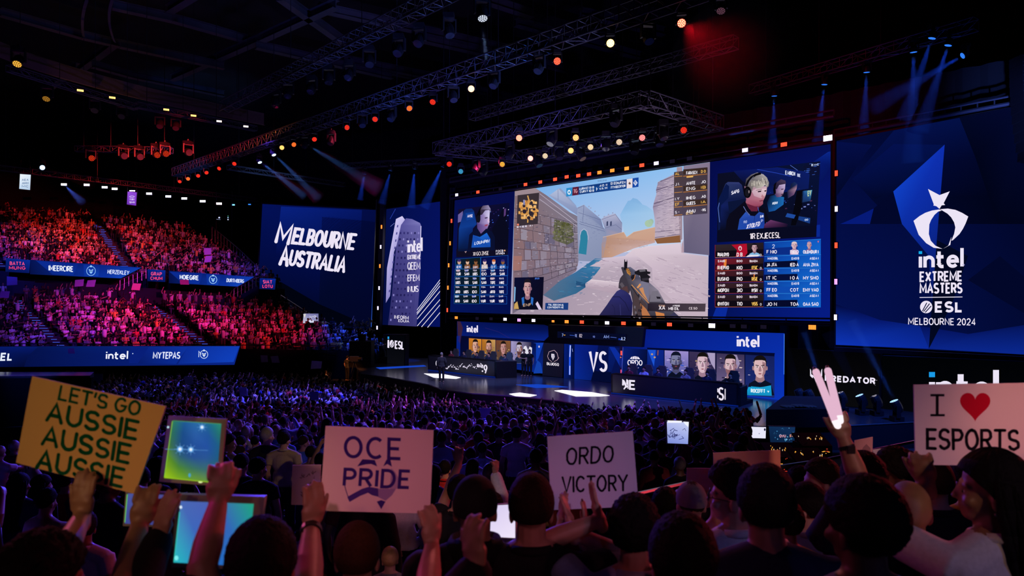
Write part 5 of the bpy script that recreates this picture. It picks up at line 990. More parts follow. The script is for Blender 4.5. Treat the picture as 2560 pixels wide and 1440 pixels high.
for k, (x0, x1, y0, y1, b1, b2, sk, sh, fx, fy, fb, beard) in enumerate(pc):
    bt = (760, 770, 850, 970)[k]; bt2 = (770, 800, 880, 998)[k]
    p.poly(ZJ(x0, y0, x1, y1, x1, bt2, x0, bt), [b1, b1, b2, b2], 3)
    for j in range(34):
        x = R.uniform(x0 + 4, x1 - 50); y = R.uniform(y0 + 60, bt - 60); s = R.uniform(10, 46); p.poly(ZJ(x, y, x + s, y + 4, x + s * .8, y + s * .4, x - 4, y + s * .35), R.choice([['#24409c', '#c8b8e8', '#3a5ac0', '#1a2450'], ['#4a3c68', '#8a7aa8', '#221a38', '#c8a87a'], ['#4a4068', '#e0c8c0', '#241c3c', '#6a5c88'], ['#1a2a6c', '#3a3458', '#c8bcd0', '#101840']][k]), 3.5)
    if k == 1: p.poly(ZJ(1070, 420, 1170, 425, 1170, 640, 1120, 560), '#a89ac0', 3.8)
    if k == 2: p.poly(ZJ(1380, 440, 1450, 450, 1490, 560, 1450, 640, 1420, 500), '#9a8cb0', 3.8)
    fw = (26, 28, 29, 33)[k]
    face(p, ZJ(fx, 0)[0][0], ZJ(0, fy)[0][1], ZJ(0, fb)[0][1], fw, sk, sh, '#14100f' if k else '#101428', 5, ZJ(0, bt - 2)[0][1], '#0b1024', ('#0a1a3a', '#123c8c', '#0c1c34', '#1696c8')[k], (24, 29, 30, 36)[k], beard)
p.text('ROCEFFT', ZJ(1635, 930)[0], ZJ(1812, 935)[0], (0, -8), 2., '#e6f4fa', 14, gap=.2); p.poly(ZJ(1840, 910, 1870, 912, 1855, 935), '#e6f4fa', 14)
p.poly(ZJ(1560, 965, 1600, 860, 1740, 870, 1890, 840, 1900, 975), ['#0f86bc', '#18a4d8', '#1aa8dc', '#17a0d4', '#1290c4'], 9)
p.intel(ZJ(1462, 338)[0], ZJ(1728, 345)[0], (0, -25.5), 5.2, WHITE, 5)
p.stroke(ZJ(2060, 180, 2057, 700), 1.4, '#4a8cff', 6)
p.build('picture', t)
# lintel and small score monitor above VS
mb = MB(); q = [PB.P(*c, .25) for c in ((1370, 812), (1610, 818), (1605, 868), (1372, 858))]; mb.hexa(q, -PB.n * .5)
tag(mb.build('lintel', ['frame_black']), 'black header box over the VS panel holding the score strip', 'header box')
PB2 = Pl(1145, 49.5, 1960, 33.4)
t = led('score_monitor', 'slim dark score monitor hanging over the VS panel', 'monitor', PB2, ZI(335, 240, 1410, 285, 1405, 385, 335, 340), .6, depth=.12)
p = Paint(PB2); p.poly(ZI(335, 240, 1410, 285, 1405, 385, 335, 340), '#060a26', 0)
for s_, a, b, y, h, c in (('7', 405, 425, 320, 7, '#8fa6e8'), ('=', 0, 0, 0, 0, ''), ('TE', 610, 640, 325, 6, '#8a9ae0'), ('82', 680, 720, 330, 7.5, '#c8b8c8'), ('IO', 895, 920, 335, 4, '#6a7ac8'), ('AM', 1060, 1140, 345, 7, '#8fa6f0'), ('JL2', 1325, 1395, 375, 7, '#b8c8f8')):
    if h: p.text(s_, ZI(a, y)[0], ZI(b, y + 3)[0], (0, -h), 1.1, c, 1)
p.stroke(ZI(528, 300, 605, 306), 1., '#3a62d8', 1); p.stroke(ZI(1165, 330, 1260, 340), 1., '#5a7ae0', 1); p.poly(ZI(435, 292, 460, 293, 458, 305, 433, 304), '#d89a3a', 1); p.poly(ZI(1290, 350, 1330, 352, 1328, 378, 1290, 376), '#1a3aa8', 1)
p.build('picture', t)

# ---- side panels on stage: far ESL panel, PREDATOR panel, intel panel
PE = Pl(955, 53.5, 1045, 50.0)
t = led('sign_panel', 'dark sign panel with lit i and ESL logo at far end of stage', 'sign', PE, [(960, 838), (1012, 838), (1010, 918), (960, 908)], 2)
p = Paint(PE); p.poly([(960, 838), (1012, 838), (1010, 918), (960, 908)], ['#020308', '#020308', '#0b0c12', '#0a0b12'], 0)
p.rect(969, 841.5, 973, 847.5, '#2a9ae0', 2); p.poly([(969, 850), (973, 849.5), (973, 870), (968.5, 869)], WHITE, 2); p.ell(979.5, 859.5, 5.6, 9.5, WHITE, 2, 20); p.stroke([(976, 866), (983, 852)], 1.4, '#04060c', 3); p.stroke([(978, 868), (985, 858)], 1.2, '#04060c', 3)
p.text('ESL', (988.5, 870.5), (1009, 872.5), (0, -17.5), 3.4, WHITE, 2, gap=.34); p.build('picture', t)
PP = Pl(1966, 33.6, 2320, 29.6); ZP = zmap(1900, 840, 5.143)
t = led('sign_panel', 'black sign panel with white horned emblem and PREDATOR lettering at right of stage', 'sign', PP, [(1968, 872), (2200, 885), (2197, 1022), (1968, 1004)], 1)
p = Paint(PP); p.poly([(1968, 872), (2200, 885), (2197, 1022), (1968, 1004)], ['#020204', '#020204', '#0a0a0d', '#060609'], 0)
for sgn in (1, -1):
    q = [(-78, -60), (-62, -40), (-55, 20), (-20, 40), (-5, 0), (-30, -5), (-48, 50), (-20, 70), (-8, 30), (0, 80), (0, 0), (-62, 30), (-78, 30)]
    q = [(-78, -62), (-66, -45), (-62, 10), (-30, 30), (-22, 70), (-40, 40), (-45, 62), (-78, 30)]
    q2 = [(-2, 20), (-26, 45), (-18, 70), (-2, 118)]
    for g in (q, q2): p.poly(ZP(*[c for a, b in g for c in (722 + sgn * a, 482 + b)]), WHITE, 2)
p.text('PREDATOR', ZP(842, 575)[0], ZP(1475, 612)[0], (0, -12.4), 3.9, WHITE, 2, gap=.24, wide=1.05); p.poly(ZP(1450, 600, 1490, 640, 1460, 615), WHITE, 2); p.rect(*ZP(1497, 565)[0], *ZP(1504, 572)[0], WHITE, 2); p.build('picture', t)
PI_ = Pl(2205, 31.2, 2520, 27.9)
t = led('sign_panel', 'black sign panel with big lit intel letters behind the I love esports placard', 'sign', PI_, [(2206, 890), (2560, 905), (2560, 1048), (2206, 1028)], 1)
p = Paint(PI_); p.poly([(2206, 890), (2560, 905), (2560, 1048), (2206, 1028)], ['#010204', '#010204', '#040509', '#030408'], 0); p.intel((2330, 1006), (2490, 1010), (0, -76), 15, WHITE, 2, '#1a9ae6'); p.build('picture', t)
mb = MB(); mb.hexa([PP.P(*c, .3) for c in ((2085, 868), (2560, 892), (2560, 902), (2085, 878))], -PP.n * .3); tag(mb.build('truss_cover', ['frame_black']), 'black beam under the right LED banner', 'beam', None, 'structure')

# ---- player desks
emat('logo_white', WHITE, 1.1)
def desk(label, qf, side, depth, z_lean=0):
    """qf: front panel corners in image TL TR BR BL on the stage; depth metres backwards"""
    a = on(*qf[3]); b = on(*qf[2]); u = (b - a).normalized(); nb = Vector((-u.y, u.x, 0)); nb = nb if nb.y > 0 else -nb
    h0 = (HY - qf[0][1] + (qf[3][1] - HY)) * a.y / F; h1 = ((qf[2][1] - HY) - (qf[1][1] - HY)) * b.y / F; h = (h0 + h1) / 2
    up = Vector((0, 0, h)); t = thing('player_desk', (a + b) / 2, label, 'desk')
    mb = MB(); mb.hexa([a, b, b + up, a + up], nb * .12); mb.build('front_panel', ['desk_black'], t)
    mb = MB(); s_ = nb * depth
    mb.hexa([a + up, b + up, b + up + s_, a + up + s_], (0, 0, -.06)); mb.build('desk_top', ['black_paint'], t)
    for v, nm in ((a, 0), (b - u * .1, 1)):
        mb = MB(); mb.hexa([v, v + u * .1, v + u * .1 + up * .97, v + up * .97], s_); mb.build('side_panel', ['black_paint'], t)
    mb = MB(); o = -nb * .03; mb.hexa([a + o + Vector((0, 0, .02)), b + o + Vector((0, 0, .02)), b + o + Vector((0, 0, .08)), a + o + Vector((0, 0, .08))], nb * .02); mb.build('light_strip', [emat('strip_blue', '#0a2ca0', .5)], t)
    return t, a, b, u, nb, h, Pl((qf[3][0]), a.y - .001, qf[2][0], b.y - .001)
tR, aR, bR, uR, nR, hR, PD = desk('long black player desk with white logo, nearer the audience', [(1528, 935), (1848, 958), (1846, 1018), (1528, 985)], None, .5)
p = Paint(PD); p.base = .02; ZK = zmap(1340, 790, 6.262)
for q in ((1350, 985, 1385, 1010, 1372, 1090, 1348, 1085), (1385, 1010, 1435, 1110, 1400, 1130, 1380, 1155, 1368, 1140, 1395, 1100, 1372, 1060), (1420, 985, 1448, 1010, 1448, 1140, 1432, 1138, 1430, 1080, 1412, 1060, 1412, 1010)): p.poly(ZK(*q), WHITE, 1)
p.text('E', ZK(1470, 1140)[0], ZK(1548, 1145)[0], (0, -20), 4.6, WHITE, 1)
p.text('S', ZJ(1222, 1022)[0], ZJ(1275, 1028)[0], (0, -29), 4.4, WHITE, 1); p.stroke(ZJ(1300, 885, 1300, 1025), 2.2, WHITE, 1); p.stroke(ZJ(1205, 880, 1205, 930), 2.2, WHITE, 1); p.stroke(ZJ(1205, 970, 1205, 1005), 2.6, WHITE, 1)
p.build('logo', tR)
tL, aL, bL, uL, nL, hL, PD2 = desk('black player desk with white script logo behind the standing host', [(1070, 887), (1239, 903), (1239, 945), (1070, 927)], None, .5)
p = Paint(PD2); p.base = .02
p.text('C', ZH(990, 780)[0], ZH(1022, 785)[0], (0, -12), 2.2, WHITE, 1)
for k in range(46):
    x = 1115 + k * 12; y = 800 + 22 * math.sin(k * .55) + jit(14) - k * .35; p.stroke(ZH(x, y + jit(16), x + R.uniform(4, 16), y + jit(20)), R.uniform(1, 2.2), '#ddd6ec', 1)
p.text('9', ZH(1690, 890)[0], ZH(1728, 893)[0], (0, -20), 3., WHITE, 1); p.rect(*ZH(1655, 850)[0], *ZH(1675, 870)[0], WHITE, 1); p.text('RAB', ZH(1590, 800)[0], ZH(1672, 812)[0], (0, -7), 1.6, WHITE, 1)
p.build('logo', tL)
# side cabinets of both desks
def cabinet(label, qf, depth):
    a, b = on(*qf[3]), on(*qf[2]); h = (qf[3][1] - qf[0][1]) * a.y / F; u = (b - a).normalized(); nb = Vector((-u.y, u.x, 0)); nb = nb if nb.y > 0 else -nb
    t = thing('side_cabinet', (a + b) / 2, label, 'cabinet'); up = Vector((0, 0, h))
    mb = MB(); mb.hexa([a, b, b + up, a + up], nb * depth); mb.build('body', ['black_paint'], t)
    mb = MB(); mb.hexa([a + up - u * .03, b + up + u * .03, b + up + u * .03 + nb * depth, a + up + nb * depth], (0, 0, .04)); mb.build('top', ['desk_black'], t); return t
cabinet('black cabinet closing the near end of the long player desk', [(1851, 970), (1868, 972), (1868, 1010), (1851, 1017)], 1.0)
cabinet('dark equipment cabinet at near end of the far player desk', [(1241, 905), (1292, 914), (1292, 944), (1241, 946)], .9)

# ---- floor-standing speaker / equipment plinth at far left of stage, flowers
mb = MB(); a = on(905, 917); mb.box(a + Vector((0, 0, .95)), (1.6, 1.2, 1.9)); tag(mb.build('plinth', ['black_paint']), 'black plinth at far end of stage with plants on top', 'plinth')
mat('leaf_pale', (.35, .34, .2), .7, vary=.3); mat('leaf_dark', (.05, .06, .04), .7)
tp = thing('potted_plant', a + Vector((0, 0, 1.9)), 'pale flowering plant standing on the black plinth at far end of stage', 'plant')
mb = MB(); mb.lathe([(.25, 0), (.32, .5), (.3, .5)], a + Vector((0, 0, 1.9)), (0, 0, 1)); mb.build('pot', ['black_paint'], tp)
mb = MB()
for k in range(110):
    v = a + Vector((jit(.9), jit(.4), 2.5 + abs(jit(.9)))); d = Vector((jit(1), jit(1), R.uniform(-.3, 1))).normalized(); s_ = Vector((-d.y, d.x, 0)).normalized() * .07
    mb.add([v, v + d * .16 + s_, v + d * .34, v + d * .16 - s_], [(0, 1, 2, 3)], R.choice((0, 0, 1)))
mb.build('foliage', ['leaf_pale', 'leaf_dark'], tp)
# ================================================================ hall shell
mb = MB(); mb.poly([(-70, -14, 0), (70, -14, 0), (70, 92, 0), (-70, 92, 0)]); struct('floor', mb, ['concrete'], 'dark arena floor under the standing crowd')
mb = MB(); mb.box((0, 39, 30.2), (140, 108, .4)); struct('ceiling', mb, ['ceiling_black'], 'black arena ceiling high above the lighting trusses')
mb = MB(); mb.box((0, 92.2, 15), (140, .4, 30)); struct('wall_back', mb, ['dark_wall'], 'dark far wall behind the stage and stands')
mb = MB(); mb.box((-70.2, 39, 15), (.4, 108, 30)); struct('wall_left', mb, ['dark_wall'], 'dark side wall beyond the stands')
mb = MB(); mb.box((70.2, 39, 15), (.4, 108, 30)); struct('wall_right', mb, ['dark_wall'], 'dark side wall beyond the stage')
# black drape behind stage pieces
mb = MB(); c = [PB.P(1100, 700, -3.2), PB.P(2560, 700, -3.2)]
nx = 120
for i in range(nx):
    a = c[0].lerp(c[1], i / nx); b = c[0].lerp(c[1], (i + 1) / nx); o1 = PB.n * .12 * math.sin(i * 1.9); o2 = PB.n * .12 * math.sin((i + 1) * 1.9)
    mb.add([(a.x + o1.x, a.y + o1.y, ZS), (b.x + o2.x, b.y + o2.y, ZS), (b.x + o2.x, b.y + o2.y, 17.5), (a.x + o1.x, a.y + o1.y, 17.5)], [(0, 1, 2, 3)])
mat('drape', (.006, .006, .009), .95); tag(mb.build('backdrop_curtain', ['drape'], smooth=True), 'black pleated curtain hanging behind the main LED screen', 'curtain', None, 'structure')

# ---- ceiling steel
def beam(label, a, b, wd, ht, name='roof_beam', m='beam_steel'):
    mb = MB(); a, b = Vector(a), Vector(b); d = (b - a).normalized(); s = d.cross(Vector((0, 0, 1))).normalized() * wd / 2; u = Vector((0, 0, ht / 2))
    for z in (u, -u): mb.hexa([a - s + z, a + s + z, b + s + z, b - s + z], (0, 0, .04 if z.z > 0 else -.04))
    mb.hexa([a - s * .12 - u, a + s * .12 - u, b + s * .12 - u, b - s * .12 - u], (0, 0, ht)); return tag(mb.build(name, [m]), label, 'roof beam', 'steel roof beams', 'structure')
ZC_ = 24.5
def up(px, py, z): return W(px, py, (z - CAMZ) * F / (HY - py))
for q in ((300, 262, 1120, -260), (640, 262, 1330, -120), (-60, 75, 290, 108), (-200, 60, 720, 300)): pass
B = [((700, -10), (860, 105)), ((795, 18), (1280, 125)), ((930, 168), (1290, 245)), ((1040, 92), (1300, 150)), ((860, 148), (1200, 214)), ((0, 30), (205, 88)), ((300, 110), (560, 165)), ((205, 88), (300, 110)), ((190, 180), (285, 108)), ((125, 215), (190, 165)), ((430, 195), (655, 95)), ((420, 25), (560, -60)), ((655, 95), (840, 10)), ((280, 12), (430, 45)), ((430, 45), (640, 105)), ((640, 112), (980, 190)), ((1290, 55), (1600, 140)), ((1220, 0), (1330, 36)), ((230, 160), (330, 188)), ((330, 188), (560, 235)), ((1290, 140), (1420, 175)), ((1450, 30), (1660, 80))]
for k, (a, b) in enumerate(B):
    z = 26 + (k % 3) * .5; beam('painted steel beam crossing the black arena ceiling', up(*a, z), up(*b, z), .55, .5)
def ring(label, pts, z, wd, m, name):
    P = [up(x, y, z) for x, y in pts]; mb = MB()
    for i in range(len(P) - 1): mb.add([P[i], P[i + 1], P[i + 1] + Vector((0, 0, wd)), P[i] + Vector((0, 0, wd))], [(0, 1, 2, 3)]); mb.add([P[i], P[i + 1], P[i + 1] + Vector((0, .3, 0)), P[i] + Vector((0, .3, 0))], [(0, 1, 2, 3)])
    return tag(mb.build(name, [m]), label, 'ceiling band', None, 'structure')
def bez(pts, n=24):
    (x0, y0), (x1, y1), (x2, y2) = pts
    return [((1 - t) ** 2 * x0 + 2 * t * (1 - t) * x1 + t * t * x2, (1 - t) ** 2 * y0 + 2 * t * (1 - t) * y1 + t * t * y2) for t in (i / n for i in range(n + 1))]
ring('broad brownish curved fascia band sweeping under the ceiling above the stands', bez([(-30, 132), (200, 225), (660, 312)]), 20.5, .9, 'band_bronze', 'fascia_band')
ring('thin curved ceiling ring edge catching pink light', bez([(278, -4), (258, 45), (284, 104)]), 25, .25, 'beam_steel', 'ceiling_ring')
ring('thin curved ceiling ring edge catching blue light', bez([(214, -4), (196, 45), (206, 90)]), 25, .2, 'beam_steel', 'ceiling_ring')

# ---- lighting trusses
def truss(label, a, b, w=.62, h=.62, bay=.62, r=.032, name='lighting_truss'):
    a, b = Vector(a), Vector(b); t = thing(name, (a + b) / 2, label, 'truss', 'lighting trusses over the arena')
    d = (b - a); L = d.length; d.normalize(); s = d.cross(Vector((0, 0, 1))).normalized() * w / 2; u = s.cross(d).normalized() * h / 2
    if u.z < 0: u = -u
    mb = MB()
    for o in (s + u, s - u, -s + u, -s - u): mb.bar(a + o, b + o, r, 6)
    mb.build('chords', ['truss_steel'], t); mb = MB(); n = max(2, int(L / bay))
    for i in range(n + 1):
        p = a + d * (L * i / n)
        for o1, o2 in ((s + u, s - u), (-s + u, -s - u), (s + u, -s + u), (s - u, -s - u)): mb.bar(p + o1, p + o2, r * .55, 4)
        if i < n:
            q = a + d * (L * (i + 1) / n); f = 1 if i % 2 else -1
            mb.bar(p + s + u * f, q + s - u * f, r * .55, 4); mb.bar(p - s + u * f, q - s - u * f, r * .55, 4); mb.bar(p + s * f - u, q - s * f - u, r * .55, 4)
    mb.build('bracing', ['truss_steel'], t); mb = MB()
    for f in (.08, .36, .64, .92):
        p = a + d * (L * f); mb.bar(p + u, Vector((p.x, p.y, 29.9)), .02, 4)
    mb.build('hoist_chains', ['black_metal'], t); return t
truss('long front lighting truss carrying the row of orange wash lamps', up(440, 431, 17), up(1760, -30, 17))
truss('upper lighting truss with dark moving heads, nearest the ceiling', up(560, 268, 20), up(1240, -80, 20))
T3 = [up(1092, 372, 15.4), up(1610, 248, 15.4), up(1795, 308, 15.4), up(1300, 392, 15.4)]
for k, lab in enumerate(('front bar of the rectangular truss over the stage', 'near end bar of the rectangular truss over the stage', 'rear bar of the rectangular truss over the stage', 'far end bar of the rectangular truss over the stage')): truss(lab, T3[k], T3[(k + 1) % 4])
truss('faint middle lighting truss between front truss and stage rectangle', up(1180, 290, 18), up(1840, 105, 18), .5, .5)
truss('lighting truss over the right LED banner with blue lamps', up(1880, 225, 18.6), up(2440, 60, 18.6), .5, .5)
truss('short lighting truss at far end of stage above MELBOURNE screen', up(860, 415, 17.6), up(1130, 400, 17.6), .4, .4)
truss('dark sagging truss arms reflecting blue light above MELBOURNE screen', up(570, 418, 18.5), up(860, 462, 18.5), .4, .4)
truss('thin truss over the far stands above the white strobes', up(-60, 412, 17.5), up(640, 500, 17.5), .4, .4)
truss('curved stands rig bar under the bronze band with amber lamps', up(20, 170, 19.6), up(340, 268, 19.6), .35, .35)
truss('lower stands rig bar under the bronze band with amber lamps', up(340, 262, 19.6), up(640, 322, 19.6), .35, .35)
truss('back truss with red moving heads above the stands', up(190, 372, 18), up(430, 376, 18), .4, .4)
# steel pipe along top edges of screens
for lab, pl, pts in (('black pipe along top edge of the main LED screen', PM, ((1125, 497), (2085, 352))), ('black pipe along bottom edge of the main LED screen', PM, ((1125, 795), (2085, 812))), ('black pipe along top of right LED banner', PR, ((2085, 340), (2530, 258))), ('dark header pipe high above the main LED screen', PM, ((1125, 455), (2085, 290)))):
    mb = MB(); a, b = pl.P(*pts[0], .1), pl.P(*pts[1], .1); mb.bar(a, b, .09, 8); mb.bar(a + Vector((0, 0, .3)), b + Vector((0, 0, .3)), .05, 6)
    for k in range(13): q = a.lerp(b, k / 12); mb.bar(q, q + Vector((0, 0, .3)), .03, 5)
    tag(mb.build('support_pipe', ['truss_steel']), lab, 'pipe')
mb = MB()
for px, py0, py1, dd in ((949, 500, 830, 69), (1131, 470, 800, 53), (2082, 340, 830, 33.1)): mb.bar(W(px, py0, dd), W(px - 6, py1, dd), .16, 8)
emat('edge_light_blue', '#3a78ff', 1.0)
def post(label, px0, py0, px1, py1, d, m='frame_black', r=.2): mb = MB(); mb.bar(W(px0, py0, d), W(px1, py1, d), r, 8); return tag(mb.build('screen_post', [m]), label, 'post')
post('black post between MELBOURNE screen and tower picture', 953, 500, 941, 832, 66, r=.5); post('black post between tower picture and main screen', 1133, 470, 1121, 808, 53, r=.26); post('black post between main screen and right banner', 2084, 345, 2082, 870, 33.2, r=.14)
post('thin blue light tube on right edge of the MELBOURNE screen', 942, 527, 929, 820, 70.5, 'edge_light_blue', .06)
for px, lab in ((583, 'slim dark mast at top corner of the upper stands'), (800, 'slim dark mast beside the MELBOURNE screen')): pass

# ---- lamps
def lens_set(mb, c, d, r, dots, m_face, m_dot):
    mb.disc(c, d, r, 18, m_face); x, y, z = basis(d); e = z * .004
    if dots:
        for ring_, n, rr in ((0, 1, 0), (.42, 6, 0), (.78, 11, 0)):
            for i in range(n):
                t = 2 * math.pi * i / n; mb.disc(c + e + (x * math.cos(t) + y * math.sin(t)) * r * ring_, d, r * .155, 8, m_dot)
LM = {}
def lampmat(col, s):
    k = (col, s)
    if k not in LM: LM[k] = emat('lamp_glow_%d' % len(LM), col, s)
    return LM[k]
def moving_head(P, aim, label, glow=None, size=1., group='moving head lamps on the trusses', par=False, hang=True):
    """P: centre of the head"""
    P = Vector(P); aim = Vector(aim).normalized(); t = thing('wash_lamp' if par else 'moving_head_lamp', P, label, 'stage lamp', group)
    s = size; g = 1 if hang else -1; h = Vector((aim.x, aim.y, 0)); h = h.normalized() if h.length > .1 else Vector((0, -1, 0)); side = Vector((-h.y, h.x, 0))
    mb = MB(); mb.box(P + Vector((0, 0, .42 * s * g)), (.34 * s, .34 * s, .16 * s)); mb.bar(P + Vector((0, 0, .5 * s * g)), P + Vector((0, 0, .6 * s * g)), .04 * s, 6); mb.build('base', ['black_metal'], t)
    mb = MB(); m3 = Matrix((side, h, Vector((0, 0, 1)))).transposed()
    for q in (1, -1): mb.box(P + side * .21 * s * q + Vector((0, 0, .16 * s * g)), (.05 * s, .13 * s, .42 * s), m3)
    mb.box(P + Vector((0, 0, .34 * s * g)), (.46 * s, .14 * s, .06 * s), m3); mb.build('yoke', ['black_metal'], t)
    mb = MB(); pr = [(.05, -.24), (.12, -.22), (.16, -.12), (.175, 0), (.165, .14), (.15, .2)] if not par else [(.06, -.16), (.13, -.14), (.17, -.02), (.18, .14), (.18, .16)]
    mb.lathe([(r * s, l * s) for r, l in pr], P, aim, 14); mb.build('head', ['black_metal'], t, smooth=False)
    mb = MB(); c = P + aim * (.205 if not par else .165) * s
    if glow: lens_set(mb, c, aim, .145 * s if not par else .165 * s, True, 0, 1); mb.build('lens', [lampmat(glow[0], glow[1] * .12), lampmat(*glow)], t)
    else: lens_set(mb, c, aim, .14 * s, False, 0, 0); mb.build('lens', ['lens_glass'], t)
    return t
def eye_dir(P): return (Vector((0, 0, CAMZ)) - Vector(P)).normalized()
OR, RD, OB, WH, BL, AM = ('#ff6a28', 2.4), ('#ff3020', 2.0), ('#ffb050', 14), ('#f0e8ff', 6), ('#4a90ff', 3.), ('#ffb45a', 4)
# front truss row (z about 16.3)
row = [(450, 452, RD), (470, 446, OR), (495, 438, RD), (515, 430, RD), (550, 420, RD), (587, 408, RD), (705, 368, AM), (733, 360, OR), (785, 346, RD), (865, 318, RD), (938, 296, RD), (1022, 268, OR), (1083, 252, RD), (1178, 222, ('#ffb070', 16)), (1393, 153, ('#ff5038', 4)), (1526, 108, ('#ffc060', 22)), (1704, 58, ('#ff6048', 10)), (828, 352, None), (905, 306, None), (980, 291, None), (1133, 241, None), (1236, 206, None), (1348, 168, None), (1620, 92, None), (762, 360, None), (648, 402, ('#bcd8ff', 5)), (683, 383, ('#bcd8ff', 5)), (1803, 20, ('#8a5a70', .5))]  # last lamp is off; its lens tone is put in as faint glow
nm = {RD: 'red', OR: 'orange', AM: 'yellowish'}
for k, (x, y, g) in enumerate(row):
    P = up(x, y, 16.25); e = eye_dir(P); a = e + Vector((jit(.5), 0, -.35 + jit(.2))) if g in (RD, OR, AM) else (e if g and g[1] > 3.5 else Vector((jit(.4), -.5, -1)))
    if g and g[0] == '#bcd8ff': a = Vector((.5, -.3, -1))
    where = 'near its far end' if x < 600 else 'past its middle' if x < 1000 else 'on its nearer half'
    lab = ('big glaring orange wash lamp on front truss, brightest of all' if x == 1526 else 'glaring orange-red wash lamp on front truss left of the brightest' if x == 1178 else 'bright red wash lamp near the top of the front truss' if x == 1704 else 'red LED wash lamp on front truss between two glaring lamps' if x == 1393 else ('%s glowing wash lamp hanging from front truss %s' % (nm.get(g, 'pale blue'), where)) if g else 'unlit black moving head hanging from front truss %s' % where)
    moving_head(P, a, lab, g, 1.2 if g in (None,) else .86, 'lamps along the front truss', par=g is not None)
for x, y in ((1205, 32), (1122, 76), (1048, 100), (997, 125), (923, 152), (873, 186), (822, 196), (780, 222), (690, 256), (720, 232)):
    P = up(x, y, 19.2); moving_head(P, Vector((jit(.3), -.4 + jit(.3), -1)), 'large white-beam moving head at near end of upper truss' if x == 1205 else 'dark moving head lamp hanging from upper truss', ('#dfe8ff', 1.2) if x == 1205 else None, 1.5, 'moving heads on the upper truss')
for x, y, g in ((1299, 344, ('#ff6a50', 10)), (1325, 397, ('#ff8070', 10)), (1362, 391, ('#ffd8b0', 2)), (1428, 377, ('#ffa050', 7)), (1438, 345, ('#ff9050', 6)), (1475, 369, ('#ffc090', 3)), (1548, 356, ('#ffd0b0', 2)), (1606, 345, ('#ff7070', 4)), (1708, 327, RD), (1124, 411, RD), (1152, 428, ('#50c8ff', 1)), (1255, 412, ('#ffb040', 2)), (1345, 405, None), (1398, 386, None), (1380, 350, None), (1452, 388, None), (1515, 362, None), (1588, 372, None), (1650, 352, None), (1657, 335, None), (1210, 428, None), (1190, 418, None), (1540, 300, None), (1275, 385, None)):
    P = up(x, y, 14.6); moving_head(P, eye_dir(P) + Vector((jit(.2), 0, jit(.2))) if g else Vector((jit(.5), -.4, -1)), ('glowing warm lamp on the rectangular truss over the stage' if g and g[0] != '#50c8ff' else 'cyan lamp at far corner of the rectangular truss' if g else 'unlit dark moving head under the rectangular truss'), g, .9 if g else 1.3, 'lamps on the rectangular truss', par=g is not None)
BLUES = [(1936, 233, (1928, 420), 18), (2062, 204, (2035, 420), 18), (2167, 173, (2155, 400), 18), (2284, 122, (2282, 420), 18), (2333, 87, (2260, 300), 18), (2373, 105, (2300, 330), 18), (2414, 135, (2180, 270), 18), (2425, 178, (2330, 300), 18), (1037, 418, (1028, 520), 17), (977, 422, (955, 510), 17), (912, 431, (900, 500), 17), (1108, 413, (1060, 520), 17)]
for x, y, to, z in BLUES:
    P = up(x, y, z); q = up(to[0], min(to[1], 700), z) if False else W(to[0], to[1], P.y + .5); moving_head(P, (q - P), 'blue beam lamp above the right LED banner' if x > 1800 else 'blue beam lamp above the tower picture', ('#2f78ff', 2.4), .9, 'blue beam lamps', par=True)
for x, y in ((46, 152), (118, 240), (238, 270), (305, 285), (400, 310), (440, 315)):
    P = up(x, y, 19); moving_head(P, (.2, -.6, -.8), 'amber-lit moving head hanging under the bronze fascia band', ('#ffb040', 1.6 if x < 60 else .5) if x in (46, 118) else None, 1.4, 'moving heads under the bronze band')
for x, y in ((226, 394), (308, 389), (348, 391), (390, 386), (412, 383), (470, 380)):
    P = up(x, y, 17.2); moving_head(P, eye_dir(P) + Vector((.4, 0, -.2)), 'dim red moving head on the back truss above stands', ('#ff4020', .8) if x in (226, 390, 412) else None, 1.5, 'red moving heads above the stands')
P = W(103, 418, 72); moving_head(P, (.8, -.5, -.25), 'single glaring blue-white beam lamp at far left above stands', ('#a8d0ff', 8), 1.6, None, par=True)
for x, y, dd in ((2155, 1008, 29.6), (2242, 1022, 28.0), (2192, 1018, 29.4), (2105, 1000, 30.4), (2000, 1000, 31.5), (2024, 1002, 31.2)):
    b = on(x, 744 + 5.1 * F / dd); P = b + Vector((0, 0, .62)); moving_head(P, (-.42, .1, .9), 'floor-standing beam lamp on stage beneath the PREDATOR sign' if x < 2180 else 'floor-standing beam lamp on stage beneath the intel letters', ('#9ac8ff', 3) if x in (2155, 2242) else None, 1.2, 'floor beam lamps on stage', hang=False)

# ---- strobe blocks
def strobe(P, n, u, wd, ht, glow, label, group, name='strobe_light'):
    P, n, u = Vector(P), Vector(n), Vector(u); v = n.cross(u); v = v if abs(v.z) > .5 and v.z > 0 else (-v if abs(v.z) > .5 else v)
    t = thing(name, P, label, 'strobe light', group); f = lambda a, b, c=0: P + u * a + v * b + n * c
    mb = MB(); mb.hexa([f(-wd * .55, -ht * .58), f(wd * .55, -ht * .58), f(wd * .55, ht * .58), f(-wd * .55, ht * .58)], -n * .12); mb.build('housing', ['black_metal'], t)
    mb = MB(); k = 4 if wd > ht else 3
    for j in (0, 1, 2) if wd > ht else (0, 1, 2, 3):
        for i in range(4 if wd > ht else 2):
            a0 = -wd / 2 + wd * i / (4 if wd > ht else 2); b0 = -ht / 2 + ht * j / (3 if wd > ht else 4); da = wd / (4 if wd > ht else 2) * .86; db = ht / (3 if wd > ht else 4) * .86
            mb.add([f(a0, b0, .01), f(a0 + da, b0, .01), f(a0 + da, b0 + db, .01), f(a0, b0 + db, .01)], [(0, 1, 2, 3)])
    mb.build('lens', [lampmat(*glow)], t); return t
